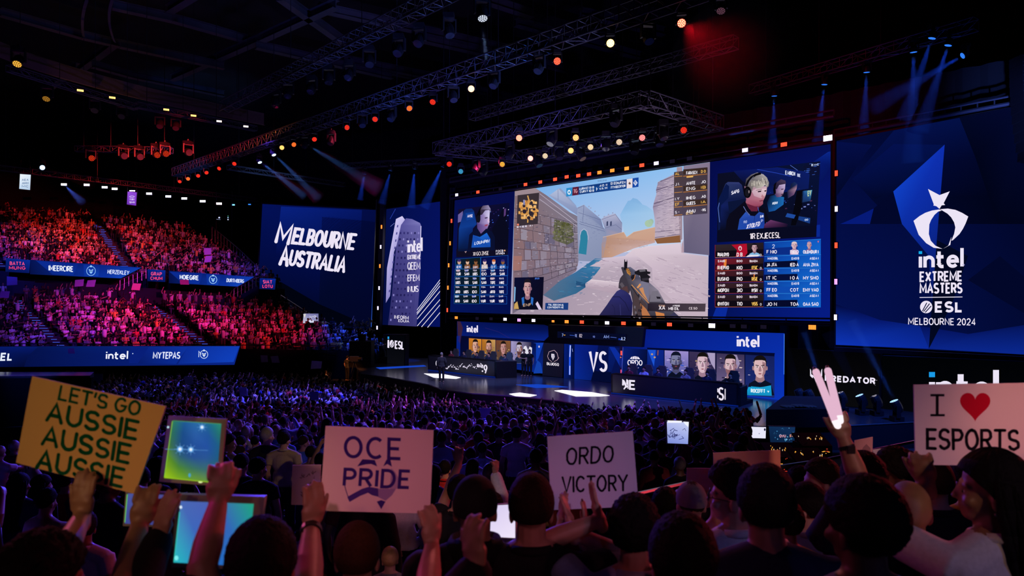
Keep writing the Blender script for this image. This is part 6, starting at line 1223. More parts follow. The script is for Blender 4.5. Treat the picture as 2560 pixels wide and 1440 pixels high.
SR, SO, SW, SP, SOFF = ('#ff4028', 3.2), ('#ff7a2c', 2.8), ('#e0d4ff', 2.6), ('#d080ff', 3), ('#302848', .35)  # unlit blocks are given a faint glow though they are off
cn = {SR: 'red', SO: 'orange', SW: 'white', SP: 'purple', SOFF: 'unlit'}
def strobes(pl, lst, wd, ht, text, group, off=.25):
    for q in lst:
        x, y, g = q[:3]; f = q[3] if len(q) > 3 else 1
        strobe(pl.P(x, y, off), pl.n, pl.u, wd * f, ht * f, g, '%s strobe block %s' % (cn.get(g, 'bright white'), text), group)
strobes(PM, [(1142, 487, SW), (1195, 480, SR), (1251, 472, SOFF), (1314, 461, SR), (1351, 455, SR), (1388, 448, SR), (1417, 442, SR), (1446, 439, SR), (1473, 435, SR), (1499, 431, SO), (1531, 426, SO), (1567, 421, SO), (1605, 413, SR), (1641, 408, SW), (1681, 403, SOFF), (1724, 396, SOFF), (1863, 375, SW), (1960, 361, SR), (2070, 345, ('#dcd8ff', 12), 1.3)], .32, .21, 'in the row along top of main LED screen', 'strobes above the main screen')
strobes(PM, [(1141, 794, SO), (1193, 796, SOFF), (1228, 797, SOFF), (1263, 798, SW), (1298, 800, SP), (1334, 801, SW), (1383, 803, SO, .7), (1417, 804, SO), (1455, 805, SR), (1491, 807, SOFF), (1518, 807, SW), (1559, 808, SR), (1598, 809, SO), (1634, 810, SOFF), (1674, 811, SR), (1727, 813, SOFF), (1780, 814, ('#dcd8ff', 10), 1.2), (1832, 815, SOFF), (1860, 816, SOFF), (1909, 817, SOFF), (2031, 818, SO, 1.15)], .32, .2, 'in the row along bottom of main LED screen', 'strobes below the main screen')
strobes(PM, [(2091, 433, SR), (2091, 522, SW), (2090.5, 613, SR), (2090, 704, SP), (2089, 793, SW)], .14, .27, 'in the column between main screen and right banner', 'strobes beside the main screen', .6)
strobes(PM, [(1129, 552, SR), (1125.5, 608, SO), (1122, 663, SO), (1120, 719, SO), (1118.5, 775, SR)], .16, .3, 'in the column between tower picture and main screen', 'strobes left of the main screen', .8)
PQ = Pl(930, 63, 960, 62)
strobes(PQ, [(954, 567, SO), (952, 617, SW), (950, 665, SO), (948, 720, SW), (945, 770, SW), (943, 819, SW)], .2, .34, 'in the column beside the MELBOURNE screen', 'strobes beside the MELBOURNE screen', .1)
PU = Pl(0, 76, 660, 80)
strobes(PU, [(160, 461, ('#e8e8ff', 8)), (217, 462, ('#c8d4ff', 9)), (262, 468, ('#e0dcff', 8)), (287, 472, ('#e8e4ff', 7)), (331, 478, ('#e8b0ff', 7)), (373, 484, ('#e0c8ff', 8)), (421, 491, ('#b0b8ff', 7)), (461, 496, ('#d0d4ff', 8)), (507, 503, ('#e0d8ff', 8)), (548, 509, ('#ffd0e0', 8)), (583, 512, ('#60b0ff', 5), .6), (624, 511, ('#3080ff', 2), .5), (64, 436, ('#d8ecff', 6))], .62, .24, 'in the row on the wall above the stands', 'white strobes above the stands', 0)
for x, y, g in ((201, 226, AM), (281, 244, AM), (416, 274, AM), (484, 289, AM), (548, 303, ('#ffe0d8', 4)), (615, 316, ('#ffe0d0', 4))):
    P = up(x, y, 19.3); e = eye_dir(P); u = Vector((-e.y, e.x, 0)).normalized(); strobe(P, e, u if u.x > 0 else -u, .34, .12, g, 'small amber strobe block under the bronze fascia band' if g is AM else 'small pale strobe block under the bronze fascia band', 'amber strobes under the bronze band')

# ---- line-array speakers (right edge)
t = thing('line_array_speaker', W(2548, 300, 27), 'curved line array of black speaker cabinets hanging at right edge', 'speaker')
for k in range(11):
    y0 = 142 + k * 24; x = 2556 - 18 + (k / 11) ** 2.2 * 26; P = W(x + 40, y0 + 12, 27)
    mb = MB(); rot = Matrix.Rotation(.05 * k * .35, 3, 'Y') @ Matrix.Rotation(-.06 * k * .3, 3, 'X'); mb.box(P, (1.25, .7, .36), rot); mb.build('cabinet', ['black_paint'], t)
    mb = MB()
    for j in range(7): mb.box(P + Vector((-.54 + j * .18, -.37, 0)), (.02, .03, .3)); 
    mb.box(P + Vector((0, -.37, .12)), (1.2, .02, .015)); mb.box(P + Vector((0, -.37, -.12)), (1.2, .02, .015)); mb.build('grille', ['truss_steel'], t)
mb = MB(); mb.bar(W(2570, 150, 27), W(2570, -60, 27), .05, 6); mb.build('hanging_chain', ['truss_steel'], t)

# ---- hanging banners above the stands
emat('banner_white', '#c8dcf0', .9); emat('banner_purple', '#7a3ac8', .8)
for lab, q, bg, ink, txt in (('white lit banner hanging above the stands at far left', (50, 435, 77, 475), ['#f0f8ff', '#dcecfa', '#b4cce6', '#c0d8f0'], '#5a7aa8', ('AEA', 'JUHM', 'MC')), ('purple lit banner hanging above the stands', (319, 479, 342, 514), ['#9a52e0', '#8a44d0', '#7a3ac0', '#6a30b0'], '#e8d8ff', ('O', 'TYRY', 'SMI'))):
    t = thing('hanging_banner', W((q[0] + q[2]) / 2, q[3], 75), lab, 'banner', 'lit banners above the stands'); pl = Pl(q[0], 75, q[2], 75.2)
    mb = MB(); mb.hexa([pl.P(x, y, -.03) for x, y in ((q[0] - 1, q[1] - 1), (q[2] + 1, q[1]), (q[2], q[3] + 1), (q[0] - 2, q[3]))], -pl.n * .08); mb.bar(pl.P(q[0], q[1]), pl.P(q[0] + 3, 400), .03, 4); mb.bar(pl.P(q[2], q[1]), pl.P(q[2] - 3, 400), .03, 4); mb.build('frame', ['frame_black'], t)
    p = Paint(pl, .02); p.poly([(q[0], q[1]), (q[2], q[1] + 2), (q[2] - 2, q[3]), (q[0] - 2, q[3] - 3)], bg, 0); h = q[3] - q[1]
    for k, s_ in enumerate(txt): yy = q[1] + h * (.42 + .2 * k); p.text(s_, (q[0] + 5, yy), (q[2] - 6, yy), (0, -h * .11), 1., ink, 1)
    p.build('picture', t)
# ================================================================ stands and ribbons
class Tier:
    """raked seating: front edge and back edge given as image points of the floor level plus depth"""
    def __init__(s, f, b, rows): s.f = f; s.b = b; s.rows = rows
    def P(s, u, v):
        (fx0, fy0, fd0), (fx1, fy1, fd1) = s.f; (bx0, by0, bd0), (bx1, by1, bd1) = s.b
        a = W(fx0, fy0, fd0).lerp(W(fx1, fy1, fd1), u); c = W(bx0, by0, bd0).lerp(W(bx1, by1, bd1), u); return a.lerp(c, v)
    def build(s, label):
        mb = MB(); n = s.rows; N = 6
        for r in range(n):
            for i in range(N):
                a, b = s.P(i / N, r / n), s.P((i + 1) / N, r / n); c, d = s.P((i + 1) / N, (r + 1) / n), s.P(i / N, (r + 1) / n)
                za, zb = a.z, b.z; c2, d2 = Vector((c.x, c.y, zb)), Vector((d.x, d.y, za)); mb.add([a, b, c2, d2], [(0, 1, 2, 3)]); mb.add([d2, c2, c, d], [(0, 1, 2, 3)])
                if r == 0: mb.add([(a.x, a.y, 0), (b.x, b.y, 0), b, a], [(0, 1, 2, 3)])
            a, b = s.P(1, r / n), s.P(1, (r + 1) / n); mb.add([a, (b.x, b.y, a.z), (b.x, b.y, 0), (a.x, a.y, 0)], [(0, 1, 2, 3)])
        return tag(mb.build('grandstand', ['concrete']), label, None, None, 'structure')
LO = Tier(((-140, 890, 51), (985, 892, 53)), ((-140, 740, 62), (715, 782, 63)), 11); UPT = Tier(((-140, 668, 64), (712, 722, 66)), ((-140, 522, 79), (470, 590, 80)), 15)
LO.build('lower raked seating tier of the stands'); UPT.build('upper raked seating tier of the stands')
# stairs with blue-lit treads
emat('tread_light', '#4a68ff', .8)
def stair(T, u0, v0, u1, v1, wd, label):
    n = int((v1 - v0) * T.rows * 2); t = thing('aisle_stairs', T.P(u0, v0), label, 'stairs', 'aisle stairs in the stands'); mb = MB(); m2 = MB()
    for k in range(n):
        f = k / n; p = T.P(u0 + (u1 - u0) * f, v0 + (v1 - v0) * f); q = T.P(u0 + (u1 - u0) * f, v0 + (v1 - v0) * (f + 1 / n)); z = q.z + .1
        mb.add([(p.x - wd / 2, p.y, z), (p.x + wd / 2, p.y, z), (p.x + wd / 2, q.y, z), (p.x - wd / 2, q.y, z)], [(0, 1, 2, 3)]); mb.add([(p.x - wd / 2, p.y, z - .25), (p.x + wd / 2, p.y, z - .25), (p.x + wd / 2, p.y, z), (p.x - wd / 2, p.y, z)], [(0, 1, 2, 3)])
        m2 = MB(); m2.box((p.x + jit(.1), p.y - .03, z - .02), (wd * R.uniform(.35, .85), .05, .035)); m2.build('tread_light', ['tread_light'], t)
    mb.build('steps', ['concrete'], t)
AISLE_LO = [(.245, .175), (.60, .60)]; AISLE_UP = [(.50, .585), (.165, .06)]
stair(LO, .265, .02, .20, .95, 1.1, 'blue-lit aisle stairs in the lower stands left of the crowd block'); stair(LO, .60, .02, .595, .95, .8, 'dim blue aisle stairs in the middle of the lower stands'); stair(UPT, .545, .05, .615, .98, 1.1, 'blue-lit aisle stairs running up the upper stands'); stair(UPT, .17, .02, .06, .5, 1.1, 'blue-lit aisle stairs at far left of the upper stands')
# rail along the front of both tiers
def rail(label, pts, h0, h1, posts, name='railing', m='black_metal', r=.035):
    t = thing(name, pts[0], label, 'railing'); mb = MB()
    for a, b in zip(pts, pts[1:]):
        mb.bar(a, b, r, 6); mb.bar(a - Vector((0, 0, h0)), b - Vector((0, 0, h0)), r * .7, 6)
    mb.build('top_rail', [m], t)
    for k in range(posts + 1):
        f = k / posts * (len(pts) - 1); i = min(int(f), len(pts) - 2); p = pts[i].lerp(pts[i + 1], f - i); mb = MB(); mb.bar(p, p - Vector((0, 0, h1)), r * .8, 5); mb.build('post', [m], t)
    return t
rail('black railing along the front of the lower stands', [W(-60, 858, 50.6), W(840, 864, 52)], .5, 1.1, 40); rail('stair handrail at the stepped end of the lower stands', [W(702, 738, 63), W(770, 782, 60), W(860, 828, 57)], .4, 1.2, 14, m='rail_steel')
rail('stair handrail at the stepped end of the upper stands', [W(530, 566, 80), W(600, 625, 75), W(655, 678, 69)], .9, 1.6, 18, m='rail_steel', r=.05)
rail('slanted stair rail between the upper ribbon boards, left', [W(300, 700, 61.5), W(365, 672, 62)], .5, .9, 6, m='rail_steel'); rail('slanted stair rail between the upper ribbon boards, centre', [W(585, 722, 61.5), W(640, 692, 62)], .5, .9, 6, m='rail_steel')
# ribbon boards
PUR = Pl(0, 62.6, 690, 63.2); ZQ = zmap(0, 420, 4.8); ZS2 = zmap(400, 440, 4.5)
def ribbon(label, pl, q, bg, draw, name='ribbon_board', grp='LED ribbon boards on the stands'):
    t = thing(name, pl.P(*q[-1]), label, 'LED board', grp); mb = MB(); mb.hexa([pl.P(x, y, -.04) for x, y in q], -pl.n * .25); mb.build('casing', ['frame_black'], t); p = Paint(pl, .02); p.poly(q, bg, 0); draw(p); p.build('picture', t)
def crest(p, cx, cy, r, c):
    p.stroke([(cx + r * math.cos(a), cy + r * 1.05 * math.sin(a)) for a in (2 * math.pi * i / 16 for i in range(17))], 1.4, c, 2); p.poly([(cx - r * .55, cy - r * .5), (cx - r * .1, cy - r * .2), (cx + r * .1, cy - r * .2), (cx + r * .55, cy - r * .5), (cx + r * .35, cy + r * .3), (cx, cy + r * .7), (cx - r * .35, cy + r * .3)], c, 2); p.ell(cx, cy - r * 1.05, r * .25, r * .25, c, 2, 8); p.ell(cx - r * .2, cy + .5, r * .13, r * .13, '#08206a', 3, 8); p.ell(cx + r * .2, cy + .5, r * .13, r * .13, '#08206a', 3, 8)
def box_logo(cx, cy, w_, big, small):
    def f(p):
        p.text(big, (cx - w_ * .5, cy - 1), (cx + w_ * .5, cy), (0, -7.5), 1.7, '#f0508a', 1); p.text(small, (cx - w_ * .55, cy + 10), (cx + w_ * .55, cy + 10.5), (0, -7), 1.7, '#f0407a', 1)
    return f
NV = ['#08207c', '#0a2a94', '#06165c', '#051250']
ribbon('square blue board with pink logo at far left of upper ribbon', PUR, ZQ(72, 1080, 362, 1105, 352, 1262, 65, 1245), NV, box_logo(43, 663, 36, 'BATTA', 'MUNG'))
def dr(p):
    p.poly(ZQ(430, 1110, 940, 1150, 880, 1285, 630, 1278), ['#0b2a90', '#0a2484', '#0c3098', '#0a2888'], 1); p.poly(ZQ(1000, 1155, 1200, 1170, 1180, 1300, 1010, 1295), ['#0b2c94', '#0a2484', '#1040b0', '#0c349c'], 1); p.poly(ZQ(1260, 1175, 1690, 1200, 1450, 1320, 1270, 1310), ['#0a2484', '#0e38a8', '#1244b8', '#0c309c'], 1)
    p.text('IMEERCIRE', ZQ(588, 1228)[0], ZQ(875, 1242)[0], (0, -12), 2.5, '#e4ecff', 3, gap=.2); crest(p, *ZQ(1092, 1235)[0], 11, '#8fc4ff'); p.text('HERZEKLEY', ZQ(1292, 1265)[0], ZQ(1545, 1280)[0], (1, -9), 1.9, '#d0dcff', 3, gap=.2)
ribbon('long blue LED ribbon board on the upper stands with white crest, left section', PUR, ZQ(362, 1100, 1700, 1195, 1450, 1325, 360, 1275), ['#051250', '#0a2a94', '#0c34a8', '#050f44'], dr)
ribbon('square blue board with pink logo between the upper ribbon sections', PUR, ZQ(1770, 1215, 1985, 1228, 1982, 1368, 1768, 1358), NV, box_logo(391, 689, 26, 'GRAP', 'CHUM'))
def dr(p):
    p.poly(ZS2(105, 1075, 480, 1100, 440, 1215, 250, 1205), ['#0b2a90', '#0a2484', '#0c3098', '#0a2888'], 1); p.poly(ZS2(520, 1105, 690, 1115, 650, 1225, 530, 1220), ['#0b2c94', '#0a2484', '#1040b0', '#0c349c'], 1); p.poly(ZS2(720, 1118, 1055, 1135, 880, 1240, 745, 1232), ['#0a2484', '#0e38a8', '#1244b8', '#0c309c'], 1)
    p.text('HOIEGIRE', ZS2(226, 1158)[0], ZS2(432, 1170)[0], (0, -10), 2.2, '#e4ecff', 3, gap=.2); crest(p, *ZS2(597, 1165)[0], 9.5, '#9fd0ff'); p.text('DURTMBERG', ZS2(750, 1190)[0], ZS2(940, 1202)[0], (1, -8), 1.7, '#d8e2ff', 3, gap=.2)
ribbon('long blue LED ribbon board on the upper stands with white crest, right section', PUR, ZS2(100, 1065, 1060, 1135, 880, 1245, 100, 1205), ['#051250', '#0a2a94', '#0c34a8', '#050f44'], dr)
ribbon('square blue board with pink logo at stepped end of the upper ribbon', PUR, ZS2(1122, 1150, 1302, 1155, 1292, 1278, 1118, 1270), NV, box_logo(669, 709, 22, 'SIAT', 'LOTU'))
PLR = Pl(0, 50.2, 600, 50.6); ZR = zmap(0, 700, 4.8)
def dr(p):
    p.poly([(-40, 867), (95, 867), (70, 890), (60, 917), (-40, 917)], ['#061a6c', '#061866', '#041048', '#030a34', '#04104a'], 1); p.poly([(330, 867), (372, 867), (345, 908), (322, 908)], '#081e78', 1); p.poly([(372, 867), (470, 867), (440, 910), (345, 908)], ['#0a2484', '#0c309c', '#0a2a90', '#071a68'], 1); p.poly([(470, 866), (598, 866), (584, 905), (445, 910)], ['#0b2c96', '#0f3cb4', '#1040bc', '#0b2a90'], 1)
    p.text('ECEL', (-34, 901), (29, 899.5), (2, -16), 4.2, '#e8f0ff', 3, gap=.25); p.intel((266, 897), (318, 897), (1, -17.5), 3.6, '#eef0ff', 3); p.ell(332, 884, 1.4, 1.4, '#cfe0ff', 3, 8); p.text('MYTEPAS', (383, 896), (449, 896), (1, -15), 2.8, '#e0e6ff', 3, gap=.22); crest(p, 510, 886, 9.5, '#d8e8ff'); p.stroke([(497, 893), (497, 878), (503, 886)], 1.6, '#d8e8ff', 3)
ribbon('long dark blue LED ribbon board below the lower stands with intel lettering', PLR, [(-40, 866), (600, 865), (586, 912), (-40, 918)], ['#030a34', '#0a2a90', '#0a2484', '#030830'], dr)
mb = MB(); a, b = W(600, 872, 51), W(960, 878, 53); mb.add([a, b, (b.x, b.y, 0), (a.x, a.y, 0)], [(0, 1, 2, 3)]); tag(mb.build('parapet', ['black_paint']), 'dark parapet below the lower stands beside the ribbon board', None, None, 'structure')
# small control monitor at the end of the stands and lit mast box
t = led('monitor_screen', 'small white and grey monitor at stepped end of the lower stands', 'monitor', Pl(757, 58, 797, 57.8), [(759, 784), (796, 784), (796, 806), (757, 808)], .8, depth=.1); p = Paint(Pl(757, 58, 797, 57.8), .02); p.poly([(759, 784), (796, 784), (796, 806), (757, 808)], ['#8a88b8', '#6a6aa0', '#9a98c4', '#c8c6d8'], 0); p.poly([(758, 786), (765, 784), (762, 796)], '#d8d4cc', 1); p.text('UO', (775, 793), (790, 793), (0, -3.5), 1, '#e8e6f4', 1); p.rect(766, 801, 785, 806, '#dcdaf0', 1); p.build('picture', t)
t = thing('monitor_screen', W(558, 545, 79), 'dark screen box on mast at top corner of the upper stands', 'monitor'); pl = Pl(540, 79, 575, 79); mb = MB(); mb.hexa([pl.P(*q) for q in ((540, 533), (573, 536), (573, 551), (540, 550))], (0, .2, 0)); mb.build('casing', ['frame_black'], t); p = Paint(pl, .02); p.base = .03; p.ell(548, 544, 2.3, 2, '#cfd6ff', 1, 10); p.ell(570, 544, 1.4, 1.6, '#a8d0ff', 1, 8); p.ell(570, 549, 1.6, 1.6, '#d8e0ff', 1, 8); p.ell(570, 540, 1, 1, '#60c8a0', 1, 8); p.stroke([(541, 548), (551, 549)], .8, '#8a96c0', 1); p.build('picture', t)
for px in (541, 580): mb = MB(); mb.bar(W(px, 478, 79.5), W(px - 1, 640, 79.5), .05, 5); tag(mb.build('mast', ['truss_steel']), 'thin mast at top corner of the upper stands', 'mast', 'masts by the upper stands')

# ================================================================ the raked floor
mb = MB(); k = -2
while k * STEP < 33.6:
    d0, d1 = k * STEP, (k + 1) * STEP; z, z1 = ground(d0 + .01), ground(d1 + .01); x0, x1 = -46, 46
    mb.add([(x0, d0, z), (x1, d0, z), (x1, d1, z), (x0, d1, z)], [(0, 1, 2, 3)]); mb.add([(x0, d1, z1), (x1, d1, z1), (x1, d1, z), (x0, d1, z)], [(0, 1, 2, 3)]); k += 1
EDGE = [(q.x, q.y) for q in [on(*c) for c in front]]
def stage_y(x):
    for (xa, ya), (xb, yb) in zip(EDGE, EDGE[1:]):
        if xa <= x <= xb: return ya + (yb - ya) * (x - xa) / (xb - xa)
    return 60 if x < EDGE[0][0] else EDGE[-1][1]
tag(mb.build('raked_floor', ['floor_carpet']), 'dark stepped floor under the nearer crowd', None, None, 'structure')
r_ = rail('steel railing between the front rows and the lower floor', [W(1560, 1243, 6.3), W(1700, 1212, 6.9), W(1800, 1190, 7.4), W(2060, 1150, 8.8), W(2290, 1103, 10.4)], .55, 1.35, 12, 'railing', 'rail_steel', .022)

# ================================================================ crowd
def low(pose, hair, sit=False):
    """simple figure; material index: 0 skin 1 shirt 2 hair 3 trousers"""
    a = arms_of(pose); mb = MB(); z0 = -.42 if sit else 0
    def B(x, y, z): return (x, y, z + z0)
    mb.lathe([(.06, 0), (.17, .0), (.185, .18), (.195, .38), (.19, .48), (.11, .555), (.055, .57)], B(0, 0, .88), (0, 0, 1), 9, 1, 1.0, .64)
    mb.cap(B(0, 0, 1.42), B(0, .01, 1.54), .052, .05, 6, 0, 1); mb.ell(B(0, .015, 1.605), (.074, .092, .115), None, 8, 7, 0)
    hv = MB(); hv.ell((0, -.012, 1.635), (.085, .098, .108), None, 9, 7, 2); keep = [f for f in hv.f if sum(hv.v[i][2] - 1.60 - .6 * hv.v[i][1] for i in f) / len(f) > -.02]; hv.v = [(q[0], q[1], q[2] + z0) for q in hv.v]
    if hair: mb.add(hv.v, keep, 2)
    for s in (1, -1):
        el, wr, _ = a[s]; sh = Vector((.185 * s, 0, 1.39 + z0)); el = el + Vector((0, 0, z0)); wr = wr + Vector((0, 0, z0)); m = sh.lerp(el, .6)
        mb.bar(sh + Vector((0, 0, .03)), m, .066, 6, 1, .06); mb.bar(m, el, .046, 5, 0, .042); mb.bar(el, wr, .042, 5, 0, .03); mb.cap(wr, wr + (wr - el).normalized() * .11, .035, .03, 5, 0, 1)
        if sit: mb.bar(B(.09 * s, 0, .9), B(.1 * s, .42, .9), .09, 6, 3, .07); mb.bar(B(.1 * s, .42, .9), (.1 * s, .44, .04), .065, 5, 3, .05)
        else: mb.bar(B(.09 * s, 0, .92), B(.1 * s, 0, .03), .1, 6, 3, .06)
    V = np.array(mb.v, np.float32); return V, mb.f, np.array(mb.mi)
TPL = [low(p_, True) for p_ in ('down', 'up2', 'up1', 'clap', 'high', 'phone', 'folded')]; TPS = [low(p_, True, True) for p_ in ('clap', 'folded', 'down', 'clap', 'folded', 'phone', 'folded', 'high')]
class Mass:
    def __init__(s): s.V = []; s.idx = []; s.tot = []; s.col = []; s.n = 0
    def add(s, T, pos, rz, sc_, cols):
        V, fs, mi = T; c, q = math.cos(rz), math.sin(rz); X = V * sc_; Y = np.stack([X[:, 0] * c - X[:, 1] * q + pos[0], X[:, 0] * q + X[:, 1] * c + pos[1], X[:, 2] + pos[2]], 1); s.V.append(Y)
        if not hasattr(s, 'cache'): s.cache = {}
        if id(fs) not in s.cache: s.cache[id(fs)] = (np.array([i for f in fs for i in f], np.int32), np.array([len(f) for f in fs], np.int32))
        ix, tt = s.cache[id(fs)]; s.idx.append(ix + s.n); s.tot.append(tt); cc = np.array(cols, np.float32)[mi]; s.col.append(np.repeat(cc, tt, 0)); s.n += len(V)
    def build(s, name):
        V = np.concatenate(s.V); ix = np.concatenate(s.idx); tt = np.concatenate(s.tot); cl = np.concatenate(s.col); me = bpy.data.meshes.new(name)
        me.vertices.add(len(V)); me.vertices.foreach_set('co', V.ravel()); me.loops.add(len(ix)); me.loops.foreach_set('vertex_index', ix); me.polygons.add(len(tt)); st = np.concatenate([[0], np.cumsum(tt)[:-1]]).astype(np.int32); me.polygons.foreach_set('loop_start', st); me.update(calc_edges=True)
        at = me.color_attributes.new('Col', 'FLOAT_COLOR', 'CORNER'); at.data.foreach_set('color', np.concatenate([cl, np.ones((len(cl), 1), np.float32)], 1).ravel()); me.polygons.foreach_set('use_smooth', np.ones(len(tt), bool)); me.materials.append(M['crowd_cloth']); me.validate(); return link(name, me)
mass = Mass()
SK = [(.42, .24, .17), (.30, .16, .10), (.5, .3, .22), (.12, .06, .04)]; HR = [(.006, .005, .005)] * 4 + [(.014, .009, .006)] * 3 + [(.05, .03, .016), (.12, .09, .06)]
SH = [(.015, .015, .018)] * 5 + [(.62, .62, .64)] * 4 + [(.3, .3, .32)] * 2 + [(.36, .46, .62), (.5, .06, .05), (.55, .36, .05), (.05, .08, .3), (.45, .38, .3)]; TR = [(.012, .012, .015), (.03, .04, .08), (.05, .05, .055)]
SH2 = [(.62, .6, .62)] * 5 + [(.015, .015, .018)] * 6 + [(.2, .2, .22)] * 3 + [(.5, .42, .32), (.6, .38, .08), (.5, .08, .06), (.4, .46, .6)]
def cols(sh): return [R.choice(SK), R.choice(sh), R.choice(HR), R.choice(TR)]
for T, aisles, du in ((LO, ((.02, .265, .20), (.02, .60, .595)), .68), (UPT, ((.02, .545, .615), (.02, .17, -.05)), .64)):
    for r in range(T.rows):
        v = (r + .45) / T.rows; a, b = T.P(0, v), T.P(1, v); n = int((b - a).length / du); z = T.P(0, r / T.rows)
        for i in range(n):
            u = (i + .5 + jit(.22)) / n; skip = False
            for (_, u0, u1) in aisles:
                if abs(u - (u0 + (u1 - u0) * v)) < .8 / ((b - a).length): skip = True
            if skip or R.random() < .045: continue
            p_ = T.P(u, v); zf = T.P(u, r / T.rows).z; face_ = math.atan2(-(8 - p_.x), (36 - p_.y)) + jit(.35); stand = R.random() < (.07 if r < T.rows - 1 else .9)
            mass.add(R.choice(TPL if stand else TPS), (p_.x, p_.y + jit(.12), zf), face_, R.uniform(1.0, 1.14), cols(SH2))
# floor crowd
spots = []
d = 5.2; row = 0
while d < 58:
    x_l = (-60 - CX) / F * d - .5; x_r = (2620 - CX) / F * d
    st_ = .60 if d < 16 else .58; x = x_l + (row % 2) * .3
    while x < x_r:
        px = CX + x / d * F; ok = True; xx = x + jit(.13); yy = d + jit(.16)
        if yy > stage_y(xx) - 1.0: ok = False
        if xx > 13.5 and yy > 20: ok = False
        if px > 1560 and px < 2320 and 6.0 < d < 11.2: ok = ok and R.random() < .35 and px < 1700
        if px > 1880 and d > 10.5: ok = False
        if px < 95 and 13 < d < 38: ok = False
        if d > 47.5 and px < 800: ok = False
        if d > 44 and px > 820: ok = False
        if px > 1880 and d < 8: ok = False
        if 540 < px < 790 and d < 11.3 or 1085 < px < 1200 and d < 9.4 or 1240 < px < 1345 and d < 12.2 or 235 < px < 330 and d < 9.9: ok = False
        if ok and d < 7.2 and px > 1000: ok = R.random() < .25
        if ok and R.random() < (.93 if d > 12 else .72):
            if all((xx - a) ** 2 + (yy - b) ** 2 > .24 for a, b in NEAR_XY): spots.append((yy, xx))
        x += st_
    d += .72 if d < 30 else .78; row += 1
spots.sort()
print('floor crowd', len(spots))
def zone(px, d):
    if px < 330: return 'behind the yellow placard'
    if px < 620: return 'right of the yellow placard'
    if px < 860: return 'left of the OCE PRIDE placard'
    if px < 1100: return 'behind the OCE PRIDE placard'
    if px < 1370: return 'between OCE and ORDO placards'
    if px < 1620: return 'behind the ORDO VICTORY placard'
    return 'below the long player desk'
PT = {'down': 'standing arms down', 'up2': 'raising both arms', 'up1': 'raising one arm', 'clap': 'clapping', 'high': 'clapping overhead', 'phone': 'one hand held forward', 'folded': 'standing arms folded', 'sign': 'arms up'}
n_ind = 300 - len(FG) - 14
for k, (yy, xx) in enumerate(spots):
    px = CX + xx / yy * F; z = ground(yy); sc_ = R.uniform(.93, 1.06); rz = -math.atan2(10 - xx, 40 - yy) * .6 + jit(.35)
    if k < n_ind:
        K = R.choice(KITS[:2] * 7 + KITS[7:9] * 4 + KITS[4:5] * 2 + KITS if yy > 9 else KITS[:2] + KITS[6:8] + KITS[8:9]); sh = R.choice(['black'] * 6 + ['charcoal', 'navy', 'white', 'white', 'grey', 'pale blue', 'maroon', 'tan', 'denim', 'blue', 'red'])
        hr = {'cap': 'cloth_' + R.choice(['black', 'navy', 'grey']), 'beanie': 'cloth_charcoal'}.get(K.style, R.choice(['hair_black'] * 4 + ['hair_brown'] * 3 + ['hair_blond', 'hair_grey']))
        hn = {'short': 'short hair', 'crop': 'cropped hair', 'curly': 'curly hair', 'quiff': 'a quiff', 'long': 'long hair', 'cap': 'a cap', 'beanie': 'a beanie'}[K.style]
        person((xx, yy, z), K, rz, sc_, 'person in %s top, %s, %s, %s' % (sh, hn, PT[K.pose], zone(px, yy)), 'spectators ' + zone(px, yy), R.choice(['skin_light', 'skin_light', 'skin_tan', 'skin_dark']), hr, sh, R.choice(['black', 'denim', 'charcoal']))
    else: mass.add(R.choice(TPL[:1] * 12 + TPL[3:4] * 4 + TPL[6:] * 6 + TPL), (xx, yy, z), rz, sc_, cols(SH))
o = mass.build('crowd'); tag(o, 'distant packed crowd on the arena floor and in both tiers of stands', 'crowd', None, 'stuff')
# ================================================================ placards, tablets, light sticks
mat('card_white', (.62, .6, .6), .8); mat('tablet_rim', (.45, .42, .40), .4, .5)
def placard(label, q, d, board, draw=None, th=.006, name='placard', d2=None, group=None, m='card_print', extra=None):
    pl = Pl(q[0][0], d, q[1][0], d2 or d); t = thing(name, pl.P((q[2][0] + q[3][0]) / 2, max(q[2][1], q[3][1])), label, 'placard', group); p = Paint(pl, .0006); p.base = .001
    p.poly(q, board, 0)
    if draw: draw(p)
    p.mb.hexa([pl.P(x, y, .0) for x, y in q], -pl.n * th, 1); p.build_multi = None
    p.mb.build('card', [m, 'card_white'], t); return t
GR = '#0b5c3a'
def dr(p):
    W3 = lambda t, a, b, u, w_, c: [p.stroke([(x + jit(.5), y + jit(.5)) for x, y in pl], w_ * R.uniform(.92, 1.08), c, 1, True) for pl in layout(t, a, b, u, .3)]
    W3("LET'S GO", (147, 998), (346, 1038), (6, -32), 6.6, GR)
    for a, b in (((117, 1050), (338, 1098)), ((106, 1110), (319, 1157)), ((92, 1169), (303, 1217))): W3('AUSSIE', a, b, (7, -43), 9.2, GR)
placard("yellow placard lettered LET'S GO AUSSIE AUSSIE AUSSIE in green", [(80, 941), (414, 1016), (337, 1235), (40, 1157)], 2.36, '#ecc57c', dr, d2=2.30)
